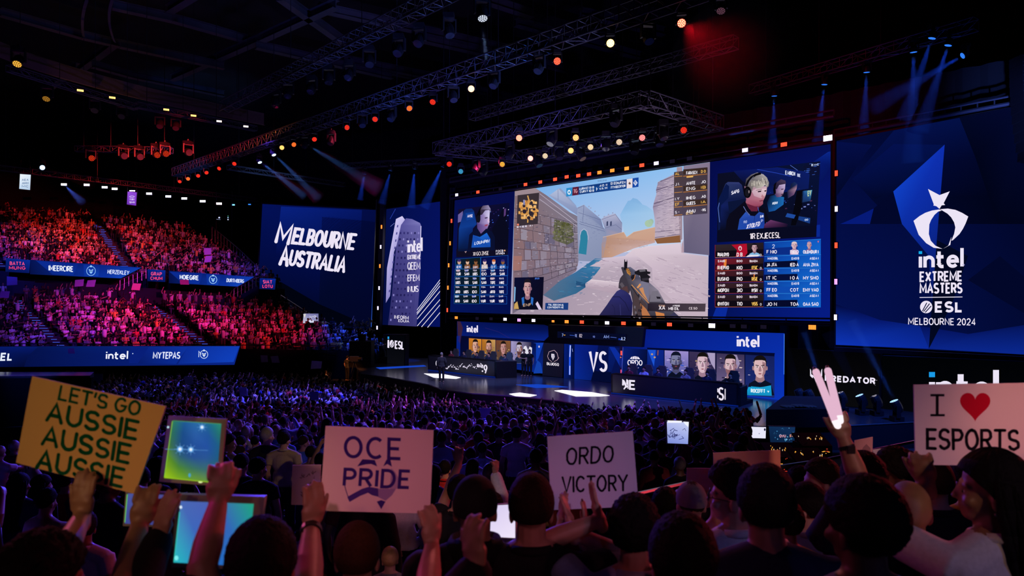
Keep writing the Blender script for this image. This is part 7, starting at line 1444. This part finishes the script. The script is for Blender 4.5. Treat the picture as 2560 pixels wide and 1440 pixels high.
def dr(p):
    PU_ = '#3a2480'
    for pts, c in (([(945, 1222), (990, 1222), (980, 1238), (964, 1252), (946, 1243)], '#9a80b4'), ([(893, 1166), (906, 1148), (937, 1150), (943, 1166), (928, 1160), (914, 1161)], PU_), ([(958, 1166), (966, 1149), (976, 1149), (980, 1167), (968, 1160)], PU_), ([(868, 1243), (872, 1240), (905, 1222), (922, 1217), (946, 1221), (946, 1242), (930, 1238), (920, 1232), (900, 1240), (874, 1255)], '#4a3490'), ([(942, 1254), (953, 1250), (964, 1254), (953, 1273)], PU_), ([(978, 1170), (988, 1180), (1002, 1205), (992, 1222), (975, 1222)], '#b49ac0')): p.poly(pts, c, 1)
    p.stroke([(861, 1200), (862, 1216), (868, 1236), (872, 1246)], 2.4, '#6a508c', 1)
    for t, a, b, u, w_ in (('OCE', (863, 1141), (1001, 1147), (1, -48), 8.4), ('PRIDE', (860, 1214), (1022, 1219), (3, -41), 8.2)):
        for pl in layout(t, a, b, u, .34): p.stroke(pl, w_, PU_, 2)
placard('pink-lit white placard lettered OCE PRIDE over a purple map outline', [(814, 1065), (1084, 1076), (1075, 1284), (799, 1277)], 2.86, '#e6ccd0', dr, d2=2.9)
def dr(p):
    for t, a, b, u in (('ORDO', (1417, 1161), (1532, 1154), (1, -39)), ('VICTORY', (1406, 1230), (1567, 1225), (0, -37))):
        for pl in layout(t, a, b, u, .3): p.stroke([(x + jit(.6), y + jit(.6)) for x, y in pl], 5.4, '#15131c', 1, True)
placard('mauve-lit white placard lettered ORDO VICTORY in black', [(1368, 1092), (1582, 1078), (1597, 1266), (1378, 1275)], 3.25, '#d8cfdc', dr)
def dr(p):
    for pl in ([(2343, 988), (2343, 1038)], [(2326, 988), (2361, 988)], [(2326, 1038), (2362, 1038)]): p.stroke(pl, 7.5 if pl[0][0] == pl[1][0] else 6, '#14101a', 1)
    H = [(2438, 1052)]; 
    H = [(2438 + 38 * math.sin(a) ** 3 * 1.0, 1012 - 2.5 * (13 * math.cos(a) - 5 * math.cos(2 * a) - 2 * math.cos(3 * a) - math.cos(4 * a))) for a in (2 * math.pi * i / 40 for i in range(40))]
    p.poly(H, '#b80a2c', 1)
    for pl in layout('ESPORTS', (2318, 1121), (2546, 1124), (0, -47), .3): p.stroke([(x + jit(.7), y + jit(.7)) for x, y in pl], 8, '#14101a', 1, True)
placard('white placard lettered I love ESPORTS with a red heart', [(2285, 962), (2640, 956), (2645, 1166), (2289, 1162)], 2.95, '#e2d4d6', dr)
def sketch(x0, y0, x1, y1, c, n=14):
    def f(p):
        for k in range(n):
            x = R.uniform(x0, x1); y = R.uniform(y0, y1); p.stroke([(x, y), (x + jit(6), y + jit(7)), (x + jit(9), y + jit(8))], R.uniform(1, 2.2), c, 1, True)
    return f
placard('plain grey placard with faint pencil marks left of the OCE PRIDE placard', [(731, 1163), (802, 1162), (799, 1263), (728, 1262)], 3.6, '#b8aea8', sketch(750, 1180, 790, 1245, '#6a625e'))
placard('blank peach placard held up before the railing right of ORDO VICTORY', [(1783, 1132), (1951, 1125), (1952, 1232), (1784, 1236)], 5.2, '#e8b09c')
placard('blank grey placard beside the peach one, behind the railing', [(1717, 1170), (1786, 1171), (1786, 1226), (1716, 1226)], 5.8, '#b09a98')
placard('pink placard with a dark shadow shape near the light sticks', [(2136, 1101), (2182, 1092), (2181, 1164), (2134, 1160)], 6.0, '#e0a8a8', lambda p: p.poly([(2150, 1135), (2158, 1118), (2166, 1110), (2176, 1120), (2178, 1150), (2150, 1152)], '#a87c80', 1))  # shadow on the card is painted as a darker patch
placard('white crumpled placard with black mark near the light sticks', [(2182, 1124), (2230, 1117), (2222, 1168), (2190, 1170)], 6.2, '#d8ccd8', lambda p: (p.poly([(2192, 1134), (2199, 1132), (2199, 1146), (2194, 1150)], '#2a2630', 1), p.stroke([(2208, 1150), (2214, 1160), (2222, 1160)], 2, '#2a2630', 1)))
small = [(17, 691, 43, 712, '#8a84b8', 61), (0, 728, 23, 745, '#9a8cd0', 58), (187, 700, 209, 715, '#b8a0c8', 60), (217, 701, 238, 717, '#b8a0c8', 60), (330, 708, 351, 726, '#d8b0b0', 59), (450, 699, 472, 712, '#c8a0c0', 61), (510, 620, 528, 636, '#b0a0d8', 69), (512, 640, 529, 655, '#b0a0d8', 68), (163, 926, 184, 950, '#b8b090', 44), (230, 934, 256, 957, '#6a90b8', 43), (462, 940, 482, 962, '#a8c0b8', 41), (598, 968, 618, 990, '#9a98d8', 36), (652, 888, 669, 905, '#b89a90', 46), (678, 891, 697, 907, '#b89a90', 46), (778, 902, 804, 921, '#e8e4f0', 44), (1196, 1020, 1224, 1046, '#8a86c8', 21), (776, 980, 796, 1000, '#7a78d0', 34), (170, 872, 186, 884, '#9a94b8', 47)]
for x0, y0, x1, y1, c, d in small:
    k = jit(2.5); q = [(x0 + k, y0), (x1 + k, y0 + jit(2)), (x1 - k, y1), (x0 - k, y1 + jit(2))]
    placard('small placard held up in the distant crowd', q, d, c, None, .01, group='small blank placards in the distant crowd')
def tablet(label, q, inner, d, bg, draw, th=.012, glow=1., d2=None, name='tablet'):
    pl = Pl(q[0][0], d, q[1][0], d2 or d); t = thing(name, pl.P((q[2][0] + q[3][0]) / 2, max(q[2][1], q[3][1])), label, 'tablet'); mb = MB(); mb.hexa([pl.P(x, y) for x, y in q], -pl.n * th); mb.build('casing', ['tablet_rim'], t)
    p = Paint(pl, .0005); p.base = .001; p.poly(inner, bg, 0); draw(p) if draw else None; p.build('screen', t); return t
def star(p, x, y, r, l=2):
    p.ell(x, y, r, r, '#5a9ad8', l, 16); p.ell(x, y, r * .62, r * .62, '#a8d4ff', l + 1, 14); p.ell(x, y, r * .42, r * .42, '#f4fbff', l + 2, 12)
    for a in range(0, 180, 45): p.stroke([(x - r * 1.9 * math.cos(math.radians(a)), y - r * 1.9 * math.sin(math.radians(a))), (x + r * 1.9 * math.cos(math.radians(a)), y + r * 1.9 * math.sin(math.radians(a)))], .7, '#6aa8e0', l)
def dr(p):
    G = [['#2c7a5c', '#1f5a94', '#2a6aa4', '#1e6a8c', '#2a8a6c'], ['#2f7050', '#1c4c88', '#2a5ca4', '#22549a', '#23706c'], ['#3c7040', '#1d4a84', '#24509a', '#2450a0', '#1e5c84'], ['#5a8a24', '#2c5c74', '#284f90', '#2a5494', '#1f5a80'], ['#7aa41c', '#4a8430', '#3c7458', '#3a6c6c', '#2c6a5c'], ['#9cc81e', '#7cac20', '#6a9c2c', '#6a9434', '#5a8c34']]
    q = lambda u, v: (431 + (553 - 431) * u + ((410 - 431) + ((541 - 410) - (553 - 431)) * u) * v, 1052 + 8 * u + ((1194 - 1052) + ((1208 - 1060) - (1194 - 1052)) * u) * v)
    for j in range(5):
        for i in range(4): p.poly([q(i / 4, j / 5), q((i + 1) / 4, j / 5), q((i + 1) / 4, (j + 1) / 5), q(i / 4, (j + 1) / 5)], [G[j][i], G[j][i + 1], G[j + 1][i + 1], G[j + 1][i]], 1)
    for x, y, r in ((450, 1123, 8), (477, 1124, 7.5), (505, 1068, 6.5)): star(p, x, y, r)
    p.ell(420, 1068, 2.4, 2.4, '#c8f0ff', 2); p.stroke([(413, 1123), (520, 1126)], .8, '#5a9ad8', 2); p.ell(474, 1188, 3, 5, '#4aa0c8', 2); p.ell(540, 1172, 2.6, 3, '#f0fbff', 2); p.ell(501, 1205, 5, 2.5, '#e8f8a8', 2)
    p.stroke([(431, 1053), (411, 1192)], 1.6, '#8ac83c', 3); p.stroke([(411, 1194), (541, 1207)], 1.8, '#9ac81e', 3); p.stroke([(432, 1052), (552, 1060)], 1.2, '#4a9a5c', 3)
tablet('upright tablet showing blue and green sparkling lights beside the yellow placard', [(421, 1040), (565, 1048), (548, 1216), (398, 1204)], [(431, 1052), (553, 1060), (541, 1208), (410, 1194)], 2.42, ['#2c5a4a', '#2f6a80', '#2a6a6a', '#6a8a1e'], dr)
def dr(p):
    p.poly([(452, 1253), (543, 1257), (526, 1411), (434, 1406)], ['#4a68b4', '#4a5cb4', '#2a62c0', '#28b8c0'], 1); p.poly([(543, 1257), (634, 1260), (618, 1416), (526, 1411)], ['#3c60b4', '#20a07c', '#1f6cb8', '#2468c4'], 1); p.ell(452, 1268, 3.2, 4, '#e0f0ff', 3); p.ell(441, 1395, 5, 6, '#7af0f0', 2); p.stroke([(449, 1280), (435, 1405)], 2, '#38c8b8', 2)
tablet('large tablet glowing blue and teal at lower left, held in both hands', [(441, 1236), (662, 1242), (640, 1425), (428, 1418)], [(452, 1253), (634, 1260), (618, 1416), (434, 1406)], 2.2, ['#4458b0', '#1e9a84', '#2468c0', '#1fb4b0'], dr, .02)
tablet('small dim tablet behind the raised hands below the yellow placard', [(314, 1228), (421, 1231), (416, 1318), (307, 1315)], [(320, 1234), (414, 1237), (409, 1313), (312, 1309)], 2.6, ['#4a549c', '#4a4a90', '#3c4490', '#3e4890'], lambda p: (p.stroke([(318, 1236), (312, 1306)], 2, '#6ac85c', 2), p.stroke([(414, 1240), (410, 1275)], 2, '#a8c86a', 2)))
tablet('blank glowing white tablet between the beanie and the faded haircut', [(1226, 1262), (1290, 1258), (1290, 1348), (1222, 1345)], [(1228, 1264), (1288, 1261), (1288, 1345), (1225, 1342)], 3.5, ['#d8ccf0', '#e0d4f4', '#f0e4fa', '#e8dcf8'], None)
tablet('bright framed light board with scribbled writing held above the crowd by the stage', [(1663, 1052), (1725, 1053), (1723, 1112), (1666, 1110)], [(1667, 1054), (1722, 1056), (1720, 1110), (1669, 1108)], 9.5, ['#b8c0f0', '#c8d0f4', '#8a9ae0', '#7a8cd8'], lambda p: (sketch(1676, 1066, 1712, 1098, '#3a3e78', 13)(p), p.poly([(1669, 1051), (1705, 1052), (1704, 1057), (1669, 1057)], '#f4f4ff', 2), p.poly([(1708, 1054), (1722, 1055), (1721, 1068), (1712, 1060)], '#f0f4ff', 2)), .02)
emat('stick_glow', '#ffd0dc', 1.0); emat('stick_bright', '#fff0f6', 1.1); emat('stick_tube', '#ecbcd6', .92)
for lab, a, b in (('left-leaning glowing pink light stick held in a raised hand', (2094, 1064), (2040, 930)), ('upright glowing pink light stick held in the same raised hand', (2100, 1052), (2070, 927))):
    A, B = W(*a, 3.22), W(*b, 3.3); t = thing('light_stick', A, lab, 'light stick', 'pair of glowing light sticks'); mb = MB(); mb.cap(A.lerp(B, .11), B, .0185, .017, 14); mb.build('tube', ['stick_tube'], t, smooth=True); mb = MB(); mb.cap(A, A.lerp(B, .09), .0165, .0185, 14); mb.build('lit_base', ['stick_bright'], t, smooth=True); mb = MB(); mb.cap(B, B + (B - A).normalized() * .02, .012, .008, 10); mb.build('tip_cap', ['tablet_rim'], t, smooth=True)
# ---- working area below the stage at right: laptop, monitor, mixing desks
t = led('monitor_screen', 'white glowing monitor in the work area below the stage', 'monitor', Pl(1876, 17, 1916, 17), [(1877, 1067), (1915, 1068), (1914, 1096), (1877, 1095)], 1, depth=.05); p = Paint(Pl(1876, 17, 1916, 17)); p.poly([(1877, 1067), (1915, 1068), (1914, 1096), (1877, 1095)], '#e8e6f8', 0); p.ell(1912, 1074, 2.4, 3.4, '#2a2848', 1); p.ell(1898, 1084, 1.6, 1.4, '#9a98b8', 1); p.build('picture', t)
PX = Pl(1920, 14.5, 1990, 14.5); t = led('monitor_screen', 'large dark blue monitor with pink lettering in the work area below the stage', 'monitor', PX, [(1922, 1066), (1988, 1068), (1986, 1106), (1926, 1106)], 1.4, depth=.06); p = Paint(PX); p.poly([(1922, 1066), (1988, 1068), (1986, 1106), (1926, 1106)], ['#0e2a50', '#12305a', '#0c2444', '#0a2040'], 0)
for k in range(22): p.ell(R.uniform(1925, 1984), R.uniform(1070, 1102), R.uniform(.8, 2.2), R.uniform(.7, 1.6), R.choice(['#3a80b0', '#4a9ac8', '#1c4a70', '#6ab0d8']), 1, 8)
p.text('QVU', (1949, 1093), (1964, 1093), (0, -6), 1.2, '#f0b0c0', 2); p.text('EO', (1975, 1092), (1985, 1091), (0, -5), 1.2, '#f0a080', 2); p.text('19', (1961, 1101), (1968, 1101), (0, -4), 1, '#8ad0ff', 2); p.build('picture', t)
emat('led_amber', '#ffb040', 1.); emat('led_red', '#e04030', .9); emat('led_white', '#e8d0a8', .9)
for lab, px, py, d, wd in (('mixing desk with yellow indicator lights, beside the large monitor', 2030, 1108, 14, .6), ('equipment rack with amber lights behind the raised arm', 2022, 1150, 12.5, .6), ('equipment table with small lights below the large monitor', 1950, 1135, 13, .55)):
    P = W(px, py, d); g = ground(d); t = thing('mixing_desk', (P.x, P.y, g), lab, 'equipment desk', 'technicians desks below the stage'); mb = MB(); mb.box((P.x, P.y, (g + P.z) / 2), (wd, .5, P.z - g)); mb.build('cabinet', ['black_paint'], t); mb = MB(); mb.hexa([(P.x - wd / 2, P.y - .25, P.z), (P.x + wd / 2, P.y - .25, P.z), (P.x + wd / 2, P.y + .3, P.z + .16), (P.x - wd / 2, P.y + .3, P.z + .16)], (0, 0, -.05)); mb.build('control_panel', ['black_paint'], t); mb = MB()
    for k in range(26): a = Vector((P.x + jit(wd / 2 - .05), P.y - .262, P.z - R.uniform(.02, .3))); mb.box(a, (R.uniform(.01, .05), .01, .010), None, R.choice((0, 0, 1, 2)))
    for k in range(12): a = Vector((P.x + jit(wd / 2 - .05), P.y + jit(.2), P.z + .1)); mb.bar(a, a + Vector((jit(.02), 0, .03)), .006, 4, R.choice((0, 2)))
    mb.build('indicator_lights', ['led_amber', 'led_red', 'led_white'], t)
P = W(2012, 1140, 13.4)
# ---- people and chairs on stage
def chair_proto():
    t = thing('gaming_chair', (0, 0, 0), 'grey gaming chair', 'chair', 'gaming chairs behind the player desks'); mb = MB()
    for k in range(5): a = 2 * math.pi * k / 5; mb.bar((0, 0, .12), (.3 * math.cos(a), .3 * math.sin(a), .05), .03, 6)
    mb.build('base', ['black_metal'], t); mb = MB(); mb.bar((0, 0, .1), (0, 0, .42), .035, 8); mb.build('post', ['black_metal'], t)
    mb = MB(); mb.ell((0, .02, .46), (.27, .28, .07), None, 14, 8); mb.build('seat', ['chair_grey'], t, smooth=True)
    mb = MB(); mb.hexa([(-.22, -.24, .5), (.22, -.24, .5), (.29, -.27, .75), (.24, -.3, 1.05), (.27, -.31, 1.15), (.17, -.33, 1.38), (-.17, -.33, 1.38), (-.27, -.31, 1.15), (-.24, -.3, 1.05), (-.29, -.27, .75)], (0, -.1, 0)); mb.build('backrest', ['chair_grey'], t)
    for s in (1, -1): mb = MB(); mb.bar((.3 * s, -.1, .5), (.3 * s, -.1, .68), .025, 6); mb.box((.3 * s, .02, .7), (.07, .28, .04)); mb.build('armrest', ['black_metal'], t)
    return t
V0 = Vector((0, 0, .16)); CH = None
for lab, a_, b_, n_ in (('low black riser under the players chairs at the long desk', aR, bR, nR), ('low black riser under the players chairs at the far desk', aL, bL, nL)):
    mb = MB(); mb.hexa([a_ + n_ * .52 + V0, b_ + n_ * .52 + V0, b_ + n_ * 1.9 + V0, a_ + n_ * 1.9 + V0], (0, 0, -.16)); tag(mb.build('chair_riser', ['black_paint']), lab, 'riser')
def seat_at(px, a, u, nb, off, kitno, label, shirt, hair, clabel, skin='skin_light'):
    global CH
    o = a + nb * off; RZ = .16; k = (px - CX) / F; tt = (k * o.y - o.x) / (u.x - k * u.y); p_ = o + u * tt; p_.z = ZS; rz = math.atan2(nb.x, -nb.y)
    person((p_.x, p_.y, ZS - .42 + RZ), SEAT[kitno % 2], rz, 1.0, label, 'seated players', skin, hair, shirt, 'black')
    if CH is None: CH = c = chair_proto()
    else: c = copy_tree(CH)
    c.location = (p_.x - nb.x * -.1, p_.y + nb.y * .1, ZS + RZ); c.rotation_euler = (0, 0, rz); c['label'] = clabel
for k, (px, lab, sh, hr) in enumerate(((1572, 'seated player with red-lit hair at far end of long desk', 'maroon', 'hair_red'), (1610, 'seated player in pale jersey in front of the ORDO logo', 'pale blue', 'hair_brown'), (1645, 'seated player in front of the blue panel beside ORDO logo', 'navy', 'hair_brown'), (1714, 'seated player below the second portrait from the near end', 'grey', 'hair_brown'), (1768, 'seated player below the third portrait, at the long desk', 'navy', 'hair_black'), (1826, 'seated player with dark hair at near end of the long desk', 'black', 'hair_black'))):  # red light on the first player's hair is put into its colour
    seat_at(px, aR, uR, nR, .85, k, lab, sh, hr, lab.replace('seated player', 'grey gaming chair of the player'))
for k, (px, lab) in enumerate(((1128, 'seated player behind the far desk, beside the standing host'), (1160, 'seated player at far desk left of the orange portraits'), (1192, 'seated player at far desk below the first orange portrait'), (1222, 'seated player at far desk below the second orange portrait'), (1262, 'seated player at near end of the far desk'))):
    seat_at(px, aL, uL, nL, .85, k, lab, 'navy' if k else 'maroon', 'hair_black', lab.replace('seated player', 'dark gaming chair of the player'))
def stander(px, py, kitno, label, shirt, hair, rz, z=ZS, trousers='black', sc_=1.0):
    p_ = on(px, py, z); return person(p_, KITS[kitno], rz, sc_, label, None, 'skin_light', hair, shirt, trousers)
stander(1104, 955, 1, 'host standing on stage in dark suit, white light pool at feet', 'charcoal', 'hair_grey', 0.2, sc_=1.03)
stander(1310, 940, 7, 'person in black standing beside the far desk, nearer of two', 'black', 'hair_black', 2.6); stander(1324, 941, 0, 'person in black standing by the far desk at the blue panel', 'black', 'hair_brown', 2.9)
p_ = W(868, 900, 47); person((p_.x, p_.y, 1.2), KITS[6], -.6, 1.0, 'camera operator lit orange on a platform at far end of stage', None, 'skin_light', 'hair_black', 'charcoal', 'black')
mb = MB(); mb.box((p_.x, p_.y, .6), (2.4, 2, 1.2)); tag(mb.build('camera_platform', ['black_paint']), 'black platform under the orange-lit camera operator', 'platform')
t = thing('broadcast_camera', (p_.x + .5, p_.y - .2, 1.2), 'broadcast camera on tripod at far end of stage, lit orange', 'camera'); mb = MB(); mb.box((p_.x + .55, p_.y - .3, 2.75), (.6, .35, .35)); mb.bar((p_.x + .8, p_.y - .35, 2.75), (p_.x + 1.1, p_.y - .4, 2.75), .12, 10); mb.build('camera_body', ['black_metal'], t)
for a in (0, 2.1, 4.2): mb = MB(); mb.bar((p_.x + .55, p_.y - .3, 2.6), (p_.x + .55 + .5 * math.cos(a), p_.y - .3 + .5 * math.sin(a), 1.2), .03, 6); mb.build('leg', ['black_metal'], t)
# platform with blue sheen at far left and black barrier
mb = MB(); mb.hexa([W(-60, 941, 36), W(225, 939, 38), W(235, 930, 41), W(-60, 930, 41)], (0, 0, -.3)); tag(mb.build('side_platform', ['stage_gloss']), 'glossy blue-lit platform at far left in front of the stands', 'platform')
a = W(-60, 945, 36); mb = MB(); mb.hexa([W(-60, 946, 36), W(228, 944, 38), (W(228, 944, 38).x, 38, 0), (W(-60, 946, 36).x, 36, 0)], (0, .2, 0)); tag(mb.build('barrier', ['black_paint']), 'black barrier wall under the far left platform', 'barrier')

# ================================================================ lamps that light the hall
V = Vector
BV, VI, MG, PK, RDc, ORc, BLc = (.16, .14, 1), (.36, .14, 1), (1, .07, .42), (1, .12, .5), (1, .05, .045), (1, .28, .06), (.06, .16, 1)
# crowd floor washes from the stage side
BV, VI = (.10, .07, 1), (.26, .06, 1)
spot((-6, 38, 15), (-12, 37, 1.5), BV, 12.5, 40, .9); spot((2, 34, 15), (-3, 32, 1.5), VI, 13, 40, .9); spot((7, 29, 15), (2, 25, 2), BV, 10, 44, .9); spot((-22, 48, 16), (-20, 42, 1.5), BV, 4.5, 46, .9); spot((5, 33, 15), (0, 20, 2.6), (.10, .06, 1), 5, 46, .9)
spot((-20, 30, 17), (-10, 24, 2.5), (1, .04, .2), .4, 60, 1); spot((16, 26, 13), (2, 16, 3.3), (1, .05, .3), .15, 60, 1); spot((-12, 44, 15), (-8, 18, 3), (.07, .06, 1), 4.0, 40, .9); spot((5, 36, 15), (-3, 15, 3.4), (.16, .05, 1), 2.6, 30, 1); spot((4, 34, 14), (-9, 29, 2), (.6, .06, 1), 1.0, 30, 1); spot((-14, 34, 15), (-14, 26, 2), (1, .05, .2), .8, 22, 1)
# stands
spot((-12, 30, 18), W(250, 590, 70), (1, .05, .025), 3.4, 16, 1); spot((-8, 34, 18), W(90, 560, 72), (1, .03, .04), 2.2, 18, 1); spot((-6, 36, 17), W(430, 610, 70), (1, .05, .12), 2.0, 18, 1); spot((-9, 36, 18), W(150, 590, 68), (1, .22, .03), 1.2, 7, 1); spot((-9, 36, 18), W(290, 580, 68), (1, .25, .03), 1.0, 5, 1)
spot((-4, 34, 17), W(340, 780, 56), (1, .02, .30), 4.6, 18, 1); spot((2, 36, 16), W(650, 810, 56), (1, .02, .12), 3.0, 18, 1); spot((-18, 30, 16), W(110, 790, 56), (.3, .05, 1), 1.6, 20, 1); spot((0, 32, 16), W(480, 750, 58), (1, .03, .5), 2.4, 17, 1); spot((0, 33, 16), W(370, 770, 56), (1, .14, .03), 1.5, 7, 1)
spot((-14, 40, 17), W(560, 670, 68), (.16, .06, 1), 2.2, 18, 1); spot((-34, 40, 18), W(30, 650, 66), (.05, .05, 1), 2.4, 22, 1); spot((-10, 40, 14), W(860, 840, 55), (.04, .06, 1), 1.6, 22, 1); spot((-20, 36, 16), W(300, 650, 64), (.14, .05, 1), 1.3, 20, 1); spot((-20, 36, 16), W(200, 850, 52), (.12, .05, 1), 1.6, 26, 1)
# stage
spot((9, 29.5, 13), on(1500, 985), (.14, .13, 1), 4.0, 60, .9); spot((14, 24, 15), on(1850, 1030), (.05, .16, 1), 4.0, 40, .9); spot((0, 33, 15), on(1150, 940), (.4, .4, 1), 3.0, 40, .9); spot((4, 29, 15), on(1420, 990), (.7, .05, .6), 3.2, 26, .9); spot((16, 20, 13), on(2120, 1040), (.03, .12, 1), 3.4, 36, .9)
spot((-8, 36, 14), W(868, 890, 47), ORc, 5, 10, .6); spot((-26, 34, 14), W(80, 935, 38), (.05, .12, 1), 6, 20, .8)
# truss and ceiling accents
spot((-4, 31, 11), up(900, 130, 20), (.04, .16, 1), 1.2, 56, .9); spot((6, 26, 11), up(1050, 60, 20), (.05, .2, 1), 2.2, 46, .9); spot((-20, 40, 10), up(470, 420, 17), (.08, .25, 1), 2.2, 26, .9); spot((-26, 40, 9), up(200, 220, 21), (1, .45, .2), .4, 46, .9); spot((8, 22, 9), up(1250, 140, 17), (.4, .4, 1), 2., 46, .9); spot((10, 26, 8), up(1500, 290, 15.4), (.7, .45, .8), 1.5, 50, .9); spot((-8, 50, 8), up(700, 430, 18.5), (.2, .4, 1), 2.5, 20, .9); spot((-20, 30, 8), up(350, 90, 26), (.25, .12, 1), .16, 80, .9); spot((0, 24, 8), up(1150, 150, 26), (.2, .15, 1), .35, 70, .9)
spot((20, 26, 8), up(2300, 120, 18.6), (.05, .12, 1), .5, 40, 1); spot((14, 18, 9), W(2560, 280, 27), (.12, .22, 1), 7, 22, 1)  # second spot is unseen, added to brighten the line array
# behind the camera: house rig picking out the raised placards and the nearest backs
spot((-5, -7, 11), W(225, 1085, 2.35), (1, .56, .24), .55, 5.6, .7); spot((1, -8, 11), W(940, 1170, 2.88), (1, .33, .46), .68, 4.4, .7); spot((3, -8, 11), W(1490, 1170, 3.25), (.66, .40, .76), .55, 4, .7); spot((5, -7, 10.5), W(2440, 1060, 2.95), (1, .45, .52), .45, 5.4, .7); spot((5, -6, 10), W(2180, 1130, 6.1), (1, .5, .5), .8, 3, .8); spot((4, -7, 10), W(1870, 1170, 5.2), (1, .36, .26), .9, 4, .9)
spot((0, -9, 12), (0, 3, 5.5), (.12, .14, .9), .035, 60, 1); spot((6, -3, 9), (2.2, 2.2, 5.6), (.2, .25, 1), .30, 26, 1)  # soft blue fill added from unseen lamps
spot((9, 9, 8.5), (1.2, 3.6, 6), (1, .06, .09), .9, 50, 1); spot((-7, 8, 9), (-1, 2.5, 6), (.8, .10, .3), .5, 50, 1); spot((1, 12, 11), (.4, 3.2, 6.2), (1, .2, .2), .45, 50, 1); spot((-2.6, 2.0, 7.6), W(550, 1210, 1.95), (1, .02, .5), .9, 14, .8)  # in front of the camera: unseen lamps added for rim light
spot((4, 4, 10), W(1112, 1200, 9.6), (1, .4, .25), 1.3, 7, 1); spot((3, 5, 9), W(700, 1130, 11.8), (1, .6, .25), .35, 12, 1); spot((-3, -8, 11), W(330, 1300, 2.1), (1, .34, .22), .24, 8, 1); spot((2, -8, 11), W(1080, 1300, 2.4), (1, .3, .25), .22, 7, 1); spot((4, -8, 11), W(1450, 1270, 2.9), (1, .2, .3), .25, 5, 1); spot((4, -6, 10), W(2330, 1230, 2.7), (1, .5, .3), .35, 6, 1)  # unseen spots added to brighten single shirts and hands

# ================================================================ haze in the beams
hz = bpy.data.materials.new('haze'); hz.use_nodes = True; nt = hz.node_tree; nt.nodes.clear(); o_ = nt.nodes.new('ShaderNodeOutputMaterial'); v_ = nt.nodes.new('ShaderNodeVolumeScatter'); v_.inputs['Color'].default_value = (.9, .93, 1, 1); v_.inputs['Density'].default_value = .012; v_.inputs['Anisotropy'].default_value = 0; nt.links.new(v_.outputs[0], o_.inputs['Volume']); M['haze'] = hz
HZ = MB()
def beam_at(a, b, ang, col, E, r0=.12, bl=.35):
    """E: irradiance at 3 m"""
    a, b = V(a), V(b); d = (b - a); L = d.length; d.normalize(); r1 = r0 + L * math.tan(math.radians(ang / 2)); HZ.lathe([(r0, .25), (r1, L)], a, d, 16); l = spot(a + d * .22, a + d * 3.2, col, E, ang * .92, bl, .06); return l
for x, y, to, z in BLUES:
    P = up(x, y, z); q = W(to[0], to[1], P.y + .5); d = (q - P).normalized(); L = (q - P).length
    beam_at(P, P + d * min(L, 5.0), 13 if x > 1800 else 16, (.02, .10, 1), 75 if x not in (1037, 1108) else 130)
for x, y, to, an, E in ((648, 402, (735, 470), 9, 170), (683, 383, (770, 470), 9, 130), (762, 360, (905, 445), 10, 170)):
    P = up(x, y, 16.25); q = W(to[0], to[1], P.y - .5); d = (q - P).normalized(); beam_at(P, P + d * min(7, (q - P).length * 1.3), an, (.10, .30, 1), E)
P = up(1205, 55, 19.2); beam_at(P, W(1216, 150, P.y), 9, (.35, .55, 1), 70); P = W(103, 418, 72); beam_at(P, W(230, 462, 70), 7, (.15, .4, 1), 280); P = W(160, 462, 75.5); beam_at(P, W(205, 505, 74), 16, (.10, .2, 1), 100)
for x, y, dd, to in ((2155, 1000, 29.6, (2070, 830)), (2242, 1013, 28.0, (2130, 800)), (2060, 985, 31.2, (2010, 830)), (2000, 985, 31.5, (1960, 860))):
    P = W(x, y, dd); beam_at(P, W(to[0], to[1], dd + 1), 7, (.04, .16, 1), 120)
P = up(1704, 58, 16.25); beam_at(P, W(1830, 160, P.y + 4), 56, (1, .003, .015), 18, bl=1.)
tag(HZ.build('haze', ['haze']), 'thin smoke haze glowing in the beams of the stage lamps', 'haze', None, 'stuff')
